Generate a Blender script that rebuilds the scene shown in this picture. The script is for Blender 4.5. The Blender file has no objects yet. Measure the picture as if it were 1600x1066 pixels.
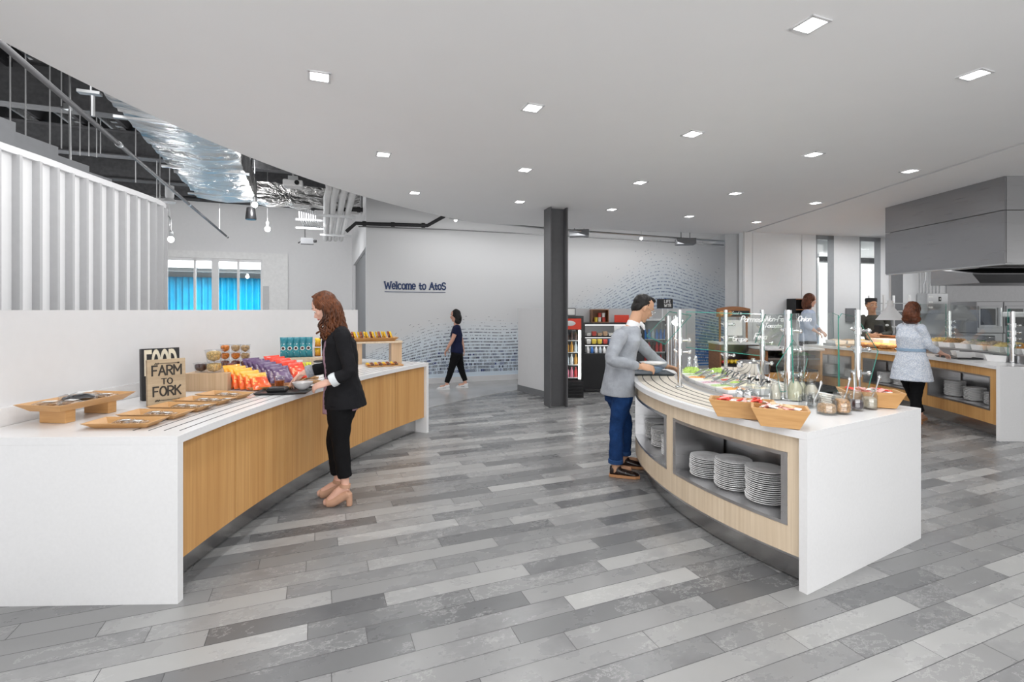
import bpy, bmesh, math, random
from mathutils import Vector, Matrix, noise
from math import sin, cos, pi, sqrt, atan2, radians, asin

C = bpy.context.scene.collection
S = bpy.context.scene
random.seed(7)

# ------------------------------------------------------------------ camera, world, light, exposure
CAMZ = 1.54; F = 755.6; CX = 788.0; CY = 484.0
cam = bpy.data.cameras.new('camera'); cam.lens = 17.0; cam.sensor_width = 36.0
cam.shift_x = 12/1600; cam.shift_y = -49/1600; cam.clip_start = 0.05
co = bpy.data.objects.new('camera', cam); C.objects.link(co)
co.location = (0, 0, CAMZ); co.rotation_euler = (pi/2, 0, 0); S.camera = co

S.view_settings.view_transform = 'Standard'; S.view_settings.look = 'None'
S.view_settings.gamma = 1; S.view_settings.use_curve_mapping = False
S.view_settings.exposure = 0.0
w = bpy.data.worlds.new('world'); S.world = w; w.use_nodes = True
w.node_tree.nodes['Background'].inputs[0].default_value = (1.0, 0.995, 0.99, 1)
w.node_tree.nodes['Background'].inputs[1].default_value = 0.84

def area(name, loc, size, power, rot=(0, 0, 0), sy=None, col=(1, 1, 1), spread=pi, parent=None):
    l = bpy.data.lights.new(name, 'AREA'); l.energy = power; l.size = size; l.color = col; l.spread = spread
    if sy: l.shape = 'RECTANGLE'; l.size_y = sy
    o = bpy.data.objects.new(name, l); C.objects.link(o); o.location = loc; o.rotation_euler = rot
    if parent: o.parent = parent
    return o
# fill areas added behind the camera and round the servery, then kitchen and corridor
area('fill_behind_camera', (0.5, -2.6, 1.2), 9.0, 265, (radians(132), 0, 0), 2.2)  # unseen added area, tilted up to brighten the ceiling
area('back_left_fill', (-5.8, 9.6, 3.45), 4.0, 85, (radians(38), 0, radians(20)), 1.2)  # added fill for the back left wall, its face turned away from view
area('plenum_fill', (-7.4, 7.6, 3.3), 2.0, 40, (pi, 0, 0), 3.0)  # added upward fill for the dark roof steel and ribs
area('mural_fill', (1.6, 9.95, 3.05), 7.0, 33, (radians(35), 0, radians(20)), 0.3)  # added strip that brightens the printed wall, no fixture hangs here
area('drum_fill', (-3.3, 5.2, 3.4), 3.0, 88, (0, radians(40), 0), 4.0)  # added fill aimed at the slatted drum
area('curtain_fill', (-8.2, 14.6, 3.6), 4.0, 400, (radians(25), 0, radians(20)), 1.6)  # area added to brighten the blue curtain
area('kitchen_light', (8.4, 9.0, 3.08), 3.0, 70, (0, 0, 0), 2.0)
area('corridor_light', (8.8, 14.6, 3.0), 3.4, 240, (0, 0, 0), 2.0)

# ------------------------------------------------------------------ projection helpers (photo measurements -> metres)
def G(px, py, z=0.0):
    D = F*(CAMZ-z)/(py-CY); return Vector(((px-CX)/F*D, D, z))
def V(px, py, D):
    return Vector(((px-CX)/F*D, D, CAMZ-(py-CY)*D/F))
R21 = radians(20.5)
DX = Vector((cos(R21), sin(R21), 0)); DY = Vector((-sin(R21), cos(R21), 0))   # the building's second, turned grid

# ------------------------------------------------------------------ materials
def newmat(name):
    m = bpy.data.materials.new(name); m.use_nodes = True; nt = m.node_tree; nt.nodes.clear()
    out = nt.nodes.new('ShaderNodeOutputMaterial'); b = nt.nodes.new('ShaderNodeBsdfPrincipled')
    nt.links.new(b.outputs[0], out.inputs[0]); return m, nt, b, out
class E:
    """small expression helper over Math nodes"""
    def __init__(s, nt, v): s.nt = nt; s.v = v
    def _m(s, op, *a):
        n = s.nt.nodes.new('ShaderNodeMath'); n.operation = op
        for i, x in enumerate((s,)+a):
            x = x.v if isinstance(x, E) else x
            if isinstance(x, (int, float)): n.inputs[i].default_value = x
            else: s.nt.links.new(x, n.inputs[i])
        return E(s.nt, n.outputs[0])
    def __add__(s, o): return s._m('ADD', o)
    def __radd__(s, o): return s._m('ADD', o)
    def __sub__(s, o): return s._m('SUBTRACT', o)
    def __rsub__(s, o): return (s*-1)+o
    def __mul__(s, o): return s._m('MULTIPLY', o)
    def __rmul__(s, o): return s._m('MULTIPLY', o)
    def __truediv__(s, o): return s._m('DIVIDE', o)
    def floor(s): return s._m('FLOOR')
    def fract(s): return s._m('FRACT')
    def abs(s): return s._m('ABSOLUTE')
    def lt(s, o): return s._m('LESS_THAN', o)
    def gt(s, o): return s._m('GREATER_THAN', o)
    def mx(s, o): return s._m('MAXIMUM', o)
    def mn(s, o): return s._m('MINIMUM', o)
def sep(nt, vec):
    n = nt.nodes.new('ShaderNodeSeparateXYZ'); nt.links.new(vec, n.inputs[0]); return [E(nt, n.outputs[i]) for i in range(3)]
def comb(nt, x, y, z=0.0):
    n = nt.nodes.new('ShaderNodeCombineXYZ')
    for i, a in enumerate((x, y, z)):
        if isinstance(a, E): nt.links.new(a.v, n.inputs[i])
        else: n.inputs[i].default_value = a
    return n.outputs[0]
def geo_pos(nt): return nt.nodes.new('ShaderNodeNewGeometry').outputs['Position']
def obj_pos(nt): return nt.nodes.new('ShaderNodeTexCoord').outputs['Object']
def noise_n(nt, vec, scale, detail=4, rough=.5):
    n = nt.nodes.new('ShaderNodeTexNoise'); n.inputs['Scale'].default_value = scale; n.inputs['Detail'].default_value = detail
    n.inputs['Roughness'].default_value = rough
    if vec is not None: nt.links.new(vec, n.inputs['Vector'])
    return E(nt, n.outputs['Fac'])
def white(nt, vec):
    n = nt.nodes.new('ShaderNodeTexWhiteNoise'); nt.links.new(vec, n.inputs['Vector']); return E(nt, n.outputs['Value'])
def ramp(nt, fac, stops):
    n = nt.nodes.new('ShaderNodeValToRGB'); e = n.color_ramp.elements
    while len(e) < len(stops): e.new(0.5)
    for i, (p, c) in enumerate(stops):
        e[i].position = p; e[i].color = (*c, 1) if len(c) == 3 else c
    nt.links.new(fac.v if isinstance(fac, E) else fac, n.inputs[0]); return n.outputs[0]
def mixc(nt, fac, a, b):
    n = nt.nodes.new('ShaderNodeMix'); n.data_type = 'RGBA'
    for k, x in ((0, fac), (6, a), (7, b)):
        if isinstance(x, E): x = x.v
        if isinstance(x, (tuple, list)): n.inputs[k].default_value = (*x, 1)
        elif isinstance(x, (int, float)): n.inputs[k].default_value = x
        else: nt.links.new(x, n.inputs[k])
    return n.outputs[2]
def bump(nt, b, h, strength=.2, dist=.01):
    n = nt.nodes.new('ShaderNodeBump'); n.inputs['Strength'].default_value = strength; n.inputs['Distance'].default_value = dist
    nt.links.new(h.v if isinstance(h, E) else h, n.inputs['Height']); nt.links.new(n.outputs[0], b.inputs['Normal'])

def plain(name, col, rough=.5, metal=0, var=.06, scale=14, bmp=0, trans=0, spec=.5, ior=1.45, coat=0, sheen=0):
    m, nt, b, out = newmat(name)
    n = noise_n(nt, geo_pos(nt), scale, 3)
    lo = tuple(max(0, c*(1-var)) for c in col); hi = tuple(min(1, c*(1+var)) for c in col)
    nt.links.new(ramp(nt, n, [(.3, lo), (.7, hi)]), b.inputs['Base Color'])
    b.inputs['Roughness'].default_value = rough; b.inputs['Metallic'].default_value = metal
    b.inputs['Transmission Weight'].default_value = trans; b.inputs['IOR'].default_value = ior
    b.inputs['Specular IOR Level'].default_value = spec; b.inputs['Coat Weight'].default_value = coat
    b.inputs['Sheen Weight'].default_value = sheen
    if bmp: bump(nt, b, noise_n(nt, obj_pos(nt), scale*6, 3), bmp, .004)
    return m
def emit(name, col, st):
    m, nt, b, out = newmat(name); b.inputs['Base Color'].default_value = (*col, 1)
    b.inputs['Emission Color'].default_value = (*col, 1); b.inputs['Emission Strength'].default_value = st; return m
def wood(name, c1, c2, sx=60, sz=1.6, rough=.45, axis='z', bmp=.05):
    """grain stretched along one world axis"""
    m, nt, b, out = newmat(name)
    x, y, z = sep(nt, obj_pos(nt))
    if axis == 'z': v = comb(nt, x*sx, y*sx, z*sz)
    elif axis == 'x': v = comb(nt, x*sz, y*sx, z*sx)
    else: v = comb(nt, x*sx, y*sz, z*sx)
    a = noise_n(nt, v, 1.0, 5, .6); c = noise_n(nt, v, .18, 2, .5)
    f = a*.6+c*.4
    nt.links.new(ramp(nt, f, [(.32, c1), (.68, c2)]), b.inputs['Base Color'])
    b.inputs['Roughness'].default_value = rough
    if bmp: bump(nt, b, a, bmp, .002)
    return m
def brushed(name, col, rough=.28, axis='x', st=.06):
    m, nt, b, out = newmat(name); x, y, z = sep(nt, obj_pos(nt))
    v = comb(nt, x*2, y*2, z*160) if axis == 'x' else comb(nt, x*120, y*120, z*2)
    n = noise_n(nt, v, 1.0, 3); wv = noise_n(nt, obj_pos(nt), 1.6, 1)
    b.inputs['Base Color'].default_value = (*col, 1); b.inputs['Metallic'].default_value = 1
    r = n*.14+(rough-.07); nt.links.new(r.v, b.inputs['Roughness'])
    bump(nt, b, n*st+wv, .25, .02); return m
def glassy(name, tint=(.97, .99, .985), refl=.08, rough=0.0):
    """thin clear pane: mostly transparent with a fresnel reflection"""
    m, nt, b, out = newmat(name); nt.nodes.remove(b)
    t = nt.nodes.new('ShaderNodeBsdfTransparent'); t.inputs[0].default_value = (*tint, 1)
    g = nt.nodes.new('ShaderNodeBsdfGlossy'); g.inputs['Roughness'].default_value = rough
    fr = nt.nodes.new('ShaderNodeLayerWeight'); fr.inputs[0].default_value = .5
    mx = nt.nodes.new('ShaderNodeMixShader')
    f = E(nt, fr.outputs['Facing'])._m('POWER', 4)*.45+refl*.25
    nt.links.new(f.v, mx.inputs[0]); nt.links.new(t.outputs[0], mx.inputs[1]); nt.links.new(g.outputs[0], mx.inputs[2])
    nt.links.new(mx.outputs[0], out.inputs[0]); return m

M = {}
M['paint_white'] = plain('paint_white', (.74, .74, .75), .6, var=.01)
M['paint_ceiling'] = plain('paint_ceiling', (.88, .88, .885), .8, var=.006, scale=3)
M['paint_kitchen'] = plain('paint_kitchen', (.80, .81, .82), .35, var=.01)
M['quartz'] = plain('white_quartz', (.79, .79, .795), .22, var=.015, scale=60)
M['paint_grey'] = plain('paint_grey', (.20, .205, .215), .6, var=.03)
M['paint_mid'] = plain('paint_mid', (.55, .555, .565), .6, var=.02)
M['steel_dark'] = plain('painted_steel_charcoal', (.10, .10, .105), .38, var=.05)
M['black'] = plain('black_plastic', (.012, .012, .013), .3, var=.1)
M['black_matt'] = plain('black_matt', (.02, .02, .022), .6, var=.1)
M['plenum'] = plain('plenum_dark', (.035, .035, .038), .7, var=.2)
M['deck'] = plain('deck_grey', (.09, .09, .095), .6, var=.2)
M['concrete'] = plain('polished_concrete', (.42, .415, .41), .16, var=.10, scale=2.2)
M['oak'] = wood('oak_veneer', (.50, .245, .075), (.68, .39, .15), 55, 1.1)
M['oak_pale'] = wood('pale_oak_veneer', (.60, .47, .33), (.78, .65, .49), 55, 1.1)
M['bamboo'] = wood('bamboo', (.50, .26, .09), (.66, .38, .16), 6, 60, .4, 'z')
M['crate'] = wood('ply_crate', (.50, .33, .19), (.66, .47, .30), 70, 2)
M['board'] = wood('weathered_board', (.36, .27, .17), (.55, .43, .29), 3, 40, .7)
M['ceramic'] = plain('white_ceramic', (.88, .88, .88), .12, var=.01)
M['steel'] = brushed('brushed_steel', (.58, .58, .59), .30, st=.025)
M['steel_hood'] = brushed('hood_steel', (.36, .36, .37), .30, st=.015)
M['chrome'] = plain('chrome', (.78, .79, .80), .09, 1, .02)
M['toe'] = brushed('toe_steel', (.50, .495, .49), .24)
M['alu'] = plain('aluminium', (.62, .63, .64), .35, 1, .04)
M['pipe_white'] = plain('pipe_insulation_white', (.78, .78, .78), .5, var=.04)
M['glass'] = glassy('clear_glass', (.955, .975, .965), .16)
M['glass_edge'] = plain('glass_edge_green', (.05, .30, .24), .15, var=.2)
M['jar_glass'] = glassy('jar_glass', (.95, .96, .96), .35)
M['plastic_clear'] = glassy('clear_plastic', (.93, .94, .95), .5, .08)
M['paper'] = plain('white_paper', (.85, .85, .83), .6, var=.01)
M['leaf'] = plain('green_leaf', (.16, .38, .04), .5, var=.6, scale=60)
M['lettuce'] = plain('lettuce', (.42, .60, .12), .5, var=.5, scale=70)
M['led'] = emit('downlight_diffuser', (1, 1, 1), 9)
M['bulb'] = emit('lamp_bulb', (1, .98, .95), 14)
M['cooler_led'] = emit('cooler_led', (1, 1, 1), 5)
# ------------------------------------------------------------------ mesh helpers
class MB:
    def __init__(s): s.v = []; s.f = []; s.m = []; s.mi = 0
    def add(s, vs, fs, mi=None):
        b = len(s.v); s.v += [tuple(p) for p in vs]; s.f += [tuple(b+i for i in f) for f in fs]
        s.m += [s.mi if mi is None else mi]*len(fs); return s
    def box(s, c, d, rz=0, mi=None, M4=None):
        x, y, z = d[0]/2, d[1]/2, d[2]/2; c = Vector(c)
        r = Matrix.Rotation(rz, 3, 'Z') if M4 is None else M4
        vs = [c + r @ Vector((a*x, b*y, e*z)) for e in (-1, 1) for b in (-1, 1) for a in (-1, 1)]
        return s.add(vs, [(0, 2, 3, 1), (4, 5, 7, 6), (0, 1, 5, 4), (2, 6, 7, 3), (0, 4, 6, 2), (1, 3, 7, 5)], mi)
    def prism(s, pts, z0, z1, mi=None):
        n = len(pts)
        vs = [(p[0], p[1], z0) for p in pts]+[(p[0], p[1], z1) for p in pts]
        return s.add(vs, [tuple(range(n))[::-1], tuple(range(n, 2*n))]+[(i, (i+1) % n, n+(i+1) % n, n+i) for i in range(n)], mi)
    def strip(s, P, Q, z0, z1, mi=None):
        """closed solid between two parallel plan polylines"""
        n = len(P); vs = []
        for a, b in zip(P, Q): vs += [(a[0], a[1], z0), (b[0], b[1], z0), (b[0], b[1], z1), (a[0], a[1], z1)]
        fs = [(0, 1, 2, 3), tuple(4*(n-1)+k for k in (3, 2, 1, 0))]
        for i in range(n-1):
            for k in range(4): fs.append((4*i+k, 4*i+(k+1) % 4, 4*i+4+(k+1) % 4, 4*i+4+k))
        return s.add(vs, fs, mi)
    def ring(s, rings, closed=True, cap=True, mi=None):
        n = len(rings[0]); vs = [p for r in rings for p in r]; fs = []
        for i in range(len(rings)-1):
            for k in range(n if closed else n-1):
                fs.append((i*n+k, i*n+(k+1) % n, (i+1)*n+(k+1) % n, (i+1)*n+k))
        if cap and closed: fs += [tuple(range(n))[::-1], tuple((len(rings)-1)*n+k for k in range(n))]
        return s.add(vs, fs, mi)
    def tube(s, pts, r, n=10, mi=None, cap=True):
        pts = [Vector(p) for p in pts]; rs = r if isinstance(r, (list, tuple)) else [r]*len(pts)
        rings = []; a = None
        for i, p in enumerate(pts):
            t = (pts[min(i+1, len(pts)-1)]-pts[max(i-1, 0)]).normalized()
            if a is None: a = t.orthogonal().normalized()
            a = (a-t*a.dot(t)).normalized(); b = t.cross(a)
            rings.append([p+(a*cos(2*pi*k/n)+b*sin(2*pi*k/n))*rs[i] for k in range(n)])
        return s.ring(rings, mi=mi, cap=cap)
    def lathe(s, prof, c=(0, 0, 0), n=24, mi=None, cap=True):
        c = Vector(c)
        return s.ring([[c+Vector((r*cos(2*pi*k/n), r*sin(2*pi*k/n), z)) for k in range(n)] for r, z in prof], mi=mi, cap=cap)
    def ball(s, c, r, n=10, m=6, mi=None, rot=None):
        c = Vector(c); r = Vector(r) if not isinstance(r, (int, float)) else Vector((r, r, r)); rings = []
        for i in range(m+1):
            th = pi*(i+.0)/m; th = min(max(th, .08), pi-.08); ring = []
            for k in range(n):
                d = Vector((sin(th)*cos(2*pi*k/n)*r.x, sin(th)*sin(2*pi*k/n)*r.y, -cos(th)*r.z))
                ring.append(c+(rot @ d if rot else d))
            rings.append(ring)
        return s.ring(rings, mi=mi)
    def quadslab(s, c4, th, mi=None, mi_edge=None):
        """a flat slab from four corners with real thickness"""
        c4 = [Vector(p) for p in c4]; n = (c4[1]-c4[0]).cross(c4[3]-c4[0]).normalized()*th/2
        vs = [p-n for p in c4]+[p+n for p in c4]; k = len(c4)
        s.add(vs, [tuple(range(k))[::-1], tuple(range(k, 2*k))], mi)
        return s.add(vs, [(i, (i+1) % k, k+(i+1) % k, k+i) for i in range(k)], mi if mi_edge is None else mi_edge)

def obj(name, mb, mats, parent=None, smooth=False, bevel=0, loc=None, rz=0, mods=(), fixn=True):
    me = bpy.data.meshes.new(name); me.from_pydata([tuple(v) for v in mb.v], [], mb.f)
    if not isinstance(mats, (list, tuple)): mats = [mats]
    for m in mats: me.materials.append(m)
    if len(mats) > 1: me.polygons.foreach_set('material_index', mb.m)
    if fixn:
        bm = bmesh.new(); bm.from_mesh(me); bmesh.ops.remove_doubles(bm, verts=bm.verts, dist=1e-6)
        bmesh.ops.recalc_face_normals(bm, faces=bm.faces); bm.to_mesh(me); bm.free()
    me.update()
    if smooth:
        me.polygons.foreach_set('use_smooth', [True]*len(me.polygons))
        try: me.set_sharp_from_angle(angle=radians(38 if smooth is True else smooth))
        except Exception: pass
    o = bpy.data.objects.new(name, me); C.objects.link(o)
    if parent: o.parent = parent
    if loc is not None: o.location = loc
    o.rotation_euler[2] = rz
    if bevel:
        b = o.modifiers.new('bevel', 'BEVEL'); b.width = bevel; b.segments = 2; b.limit_method = 'ANGLE'; b.angle_limit = radians(40)
    for fn in mods: fn(o)
    return o
def tag(o, label, cat, group=None, kind=None):
    o['label'] = label; o['category'] = cat
    if group: o['group'] = group
    if kind: o['kind'] = kind
    return o
def thing(name, label, cat, loc=(0, 0, 0), rz=0, group=None):
    o = bpy.data.objects.new(name, None); C.objects.link(o); o.location = loc; o.rotation_euler[2] = rz
    o.empty_display_size = .05
    return tag(o, label, cat, group)
def struct(name, mb, mats, **k):
    o = obj(name, mb, mats, **k); o['kind'] = 'structure'; return o
def copy_tree(o, loc=None, rz=None, label=None, parent=None, group=None):
    c = o.copy(); C.objects.link(c)
    if parent: c.parent = parent
    if loc is not None: c.location = loc
    if rz is not None: c.rotation_euler[2] = rz
    if label: c['label'] = label
    if group: c['group'] = group
    for ch in o.children:
        copy_tree(ch, parent=c)
    return c
def remesh(vox, it=3, fac=.5):
    def fn(o):
        r = o.modifiers.new('remesh', 'REMESH'); r.mode = 'VOXEL'; r.voxel_size = vox; r.use_smooth_shade = True
        s = o.modifiers.new('smooth', 'SMOOTH'); s.iterations = it; s.factor = fac
    return fn
def displace(st, size, typ='CLOUDS'):
    def fn(o):
        t = bpy.data.textures.new('folds', typ)
        t.noise_scale = size
        d = o.modifiers.new('folds', 'DISPLACE'); d.texture = t; d.strength = st; d.mid_level = .5; d.texture_coords = 'LOCAL'
    return fn
def subsurf(n=1):
    def fn(o):
        s = o.modifiers.new('sub', 'SUBSURF'); s.levels = n; s.render_levels = n
    return fn

# stroke lettering -------------------------------------------------------------
def arc(cx, cy, rx, ry, a0, a1, n=10):
    return [(cx+rx*cos(radians(a0+(a1-a0)*i/n)), cy+ry*sin(radians(a0+(a1-a0)*i/n))) for i in range(n+1)]
GL = {
 'A': (.62, [[(0, 0), (.31, 1), (.62, 0)], [(.12, .35), (.5, .35)]]),
 'D': (.55, [[(0, 0), (0, 1), (.2, 1)]+arc(.2, .5, .35, .5, 90, -90)+[(0, 0)]]),
 'E': (.46, [[(.46, 0), (0, 0), (0, 1), (.46, 1)], [(0, .52), (.38, .52)]]),
 'F': (.46, [[(0, 0), (0, 1), (.46, 1)], [(0, .52), (.38, .52)]]),
 'G': (.6, [arc(.3, .5, .3, .5, 50, 360)+[(.35, .5)]]),
 'I': (.08, [[(.04, 0), (.04, 1)]]),
 'K': (.52, [[(0, 0), (0, 1)], [(.5, 1), (0, .42)], [(.16, .58), (.52, 0)]]),
 'L': (.44, [[(0, 1), (0, 0), (.44, 0)]]),
 'M': (.7, [[(0, 0), (0, 1), (.35, .35), (.7, 1), (.7, 0)]]),
 'N': (.55, [[(0, 0), (0, 1), (.55, 0), (.55, 1)]]),
 'O': (.58, [arc(.29, .5, .29, .5, 0, 360, 18)]),
 'R': (.52, [[(0, 0), (0, 1), (.22, 1)]+arc(.22, .75, .28, .25, 90, -90)+[(0, .5)], [(.22, .5), (.52, 0)]]),
 'S': (.48, [arc(.24, .75, .22, .24, 20, 270, 10)+arc(.24, .26, .23, .26, 90, -160, 10)]),
 'T': (.54, [[(0, 1), (.54, 1)], [(.27, 1), (.27, 0)]]),
 'W': (.86, [[(0, 1), (.2, 0), (.43, .8), (.66, 0), (.86, 1)]]),
 'P': (.5, [[(0, 0), (0, 1), (.22, 1)]+arc(.22, .74, .27, .26, 90, -90)+[(0, .48)]]),
 'a': (.42, [arc(.2, .26, .2, .26, 60, 360), [(.4, .52), (.4, .05), (.46, 0)]]),
 'c': (.4, [arc(.23, .27, .22, .27, 50, 310)]),
 'e': (.44, [[(.02, .28), (.43, .28)]+arc(.22, .28, .21, .27, 0, 315)]),
 'l': (.1, [[(.05, 1), (.05, 0)]]),
 'm': (.68, [[(0, 0), (0, .54)], [(0, .4)]+arc(.17, .37, .16, .17, 150, 0, 6)+[(.33, 0)], [(.33, .4)]+arc(.5, .37, .16, .17, 150, 0, 6)+[(.66, 0)]]),
 'n': (.4, [[(0, 0), (0, .54)], [(0, .4)]+arc(.19, .35, .18, .19, 150, 0, 6)+[(.37, 0)]]),
 'o': (.46, [arc(.23, .27, .22, .27, 0, 360, 16)]),
 'p': (.42, [[(0, .54), (0, -.3)], arc(.2, .27, .2, .27, 180, -180)]),
 'r': (.3, [[(0, 0), (0, .54)], [(0, .36)]+arc(.16, .38, .16, .16, 160, 40, 5)]),
 's': (.34, [arc(.17, .4, .15, .13, 30, 270, 8)+arc(.17, .14, .16, .14, 90, -160, 8)]),
 't': (.32, [[(.12, .85), (.12, .12), (.2, .01), (.32, .03)], [(0, .54), (.3, .54)]]),
 'i': (.08, [[(.04, .54), (.04, 0)], [(.04, .72), (.04, .78)]]),
 'd': (.42, [arc(.2, .27, .2, .27, 0, 360), [(.4, 1), (.4, 0)]]),
 'g': (.42, [arc(.2, .27, .2, .27, 0, 360), [(.4, .54), (.4, -.2)]+arc(.2, -.2, .2, .13, 0, -150, 6)]),
 '-': (.3, [[(.03, .3), (.27, .3)]]), ' ': (.28, []),
}
SERIF = {'A': [(0, 0), (.62, 0)], 'l': [(.05, 0), (-.03, 1)], 'm': [(0, 0), (.33, 0), (.66, 0), (-.05, .54)], 'W': [(0, 1), (.43, .84), (.86, 1)]}
def lettering(mb, text, o, xd, yd, h, th=.12, depth=.006, gap=.16, slant=0, serif=False, mi=None, center=False, xh=1):
    """flat raised strokes; th is the stroke width as a share of h"""
    o = Vector(o); xd = Vector(xd).normalized(); yd = Vector(yd).normalized(); n = xd.cross(yd)
    W_ = sum((GL[ch][0]+gap) for ch in text)*h-gap*h
    x0 = -W_/2 if center else 0
    def seg(a, b, wd):
        a = o+xd*(x0+(a[0]+slant*a[1])*h)+yd*(a[1]*h); b = o+xd*(x0+(b[0]+slant*b[1])*h)+yd*(b[1]*h)
        t = (b-a)
        if t.length < 1e-6: return
        t.normalize(); s_ = n.cross(t)*wd*h/2; a2 = a-t*wd*h*.42; b2 = b+t*wd*h*.42
        vs = [a2-s_, b2-s_, b2+s_, a2+s_]; vs += [p+n*(depth+.00003*(len(mb.v)//8 % 40)) for p in vs]
        mb.add(vs, [(3, 2, 1, 0), (4, 5, 6, 7), (0, 1, 5, 4), (1, 2, 6, 5), (2, 3, 7, 6), (3, 0, 4, 7)], mi)
    x = 0
    for ch in text:
        wd, st = GL[ch]
        if xh != 1 and ch in 'acemnorsgp': st = [[(a, b*xh) for a, b in pl] for pl in st]
        for pl in st:
            for a, b in zip(pl, pl[1:]): seg((x+a[0], a[1]), (x+b[0], b[1]), th)
        if serif:
            for sx, sy in SERIF.get(ch, []): seg((x+sx-.07, sy), (x+sx+.07, sy), th*.8)
        x += wd+gap
    return W_

# plan circles -----------------------------------------------------------------
C0 = Vector((6.09, 2.71, 0))                  # centre of the left counter, the low wall and the ceiling edge
def PC(r, deg, z=0): return Vector((C0.x-r*cos(radians(deg)), C0.y+r*sin(radians(deg)), z))
def arcC(r, a0, a1, n=40): return [PC(r, a0+(a1-a0)*i/n) for i in range(n+1)]
def deg_at(px, r):
    k = (px-CX)/F; lo, hi = -6.0, 40.0
    for _ in range(50):
        m_ = (lo+hi)/2; p = PC(r, m_)
        if p.x/p.y < k: lo = m_
        else: hi = m_
    return lo
# ================================================================== STRUCTURE
# floor: long grey stone planks on the turned grid
def floor_mat():
    m, nt, b, out = newmat('stone_plank_floor')
    x, y, z = sep(nt, geo_pos(nt)); a = radians(21.3)
    u = x*cos(a)+y*sin(a); v = y*cos(a)-x*sin(a)
    PW, PL = .128, .82
    row = (v/PW).floor(); fv = (v/PW).fract()
    rh = white(nt, comb(nt, row, 3.7))
    uu = u/PL+row*.37+rh*.22
    col = uu.floor(); fu = uu.fract()
    h1 = white(nt, comb(nt, row, col, 1.3)); h2 = white(nt, comb(nt, row, col, 8.1))
    base = ramp(nt, h1, [(0, (.125, .127, .131)), (.25, (.185, .187, .19)), (.6, (.255, .255, .256)), (.88, (.325, .325, .322)), (1, (.385, .385, .38))])
    off = comb(nt, u+h2*7, v*1.6+h1*9, h2*3)
    cl = noise_n(nt, off, 2.6, 6, .62); vein = noise_n(nt, off, 7, 8, .7)
    f1 = ramp(nt, cl, [(.3, (.80, .80, .81)), (.5, (1, 1, 1)), (.72, (1.0, 1.0, .99))])
    mul = nt.nodes.new('ShaderNodeMix'); mul.data_type = 'RGBA'; mul.blend_type = 'MULTIPLY'; mul.inputs[0].default_value = 1
    nt.links.new(base, mul.inputs[6]); nt.links.new(f1, mul.inputs[7])
    ridge = (vein-.5).abs(); rm = ridge.lt(.012)*noise_n(nt, off, 1.7, 2).gt(.56)
    c2 = mixc(nt, rm*.35, mul.outputs[2], (.52, .52, .51))
    c3 = mixc(nt, noise_n(nt, off, 1.2, 3).gt(.66)*.25, c2, mixc(nt, cl, c2, (.10, .10, .105)))
    e = fu.mn(1-fu)*PL; g = fv.mn(1-fv)*PW
    seam = e.mn(g).lt(.0016)
    c4 = mixc(nt, seam, c3, (.05, .05, .052))
    nt.links.new(c4, b.inputs['Base Color'])
    r = cl*.22+.17; nt.links.new((r+seam*.3).v, b.inputs['Roughness'])
    bump(nt, b, (1-seam)*.6+cl*.4, .25, .002)
    b.inputs['Specular IOR Level'].default_value = .5
    return m
mb = MB(); mb.prism([(-14, -6), (16, -6), (16, 22), (-14, 22)], -.2, 0)
struct('floor', mb, floor_mat())
mb = MB(); mb.prism(arcC(8.75, -20, 48.2)+[Vector((1.0, 13, 0)), Vector((-4, 21, 0)), Vector((-14, 21, 0)), Vector((-13.5, -1, 0))], 0, .004)
struct('floor', mb, M['concrete'])

# ceiling of the servery with its arc edge, and the plain field beyond the slot
CE = 3.15
edge = arcC(9.1, -42, 43.5, 60)
e2 = [Vector(p) for p in ((.1, 9.17, 0), (.77, 9.36, 0), (1.27, 9.53, 0), (3.0, 9.92, 0), (4.67, 10.27, 0), (5.0, 10.33, 0))]
mb = MB(); mb.prism(edge+e2+[Vector((5.0, -6, 0))], CE, CE+.14)
struct('ceiling', mb, M['paint_ceiling'])
mb = MB(); mb.prism([(5.06, -6), (16, -6), (16, 16), (5.06, 16)], CE, CE+.14)
struct('ceiling', mb, M['paint_ceiling'])
mb = MB(); mb.box((5.03, 2.2, CE+.05), (.06, 16.2, .05))
struct('trim_1', mb, M['steel_dark'])
# roof deck above the open area
mb = MB(); mb.prism([(-16, -6), (8, -6), (8, 20), (-16, 20)], 5.1, 5.2)
struct('ceiling', mb, M['plenum'])

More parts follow.
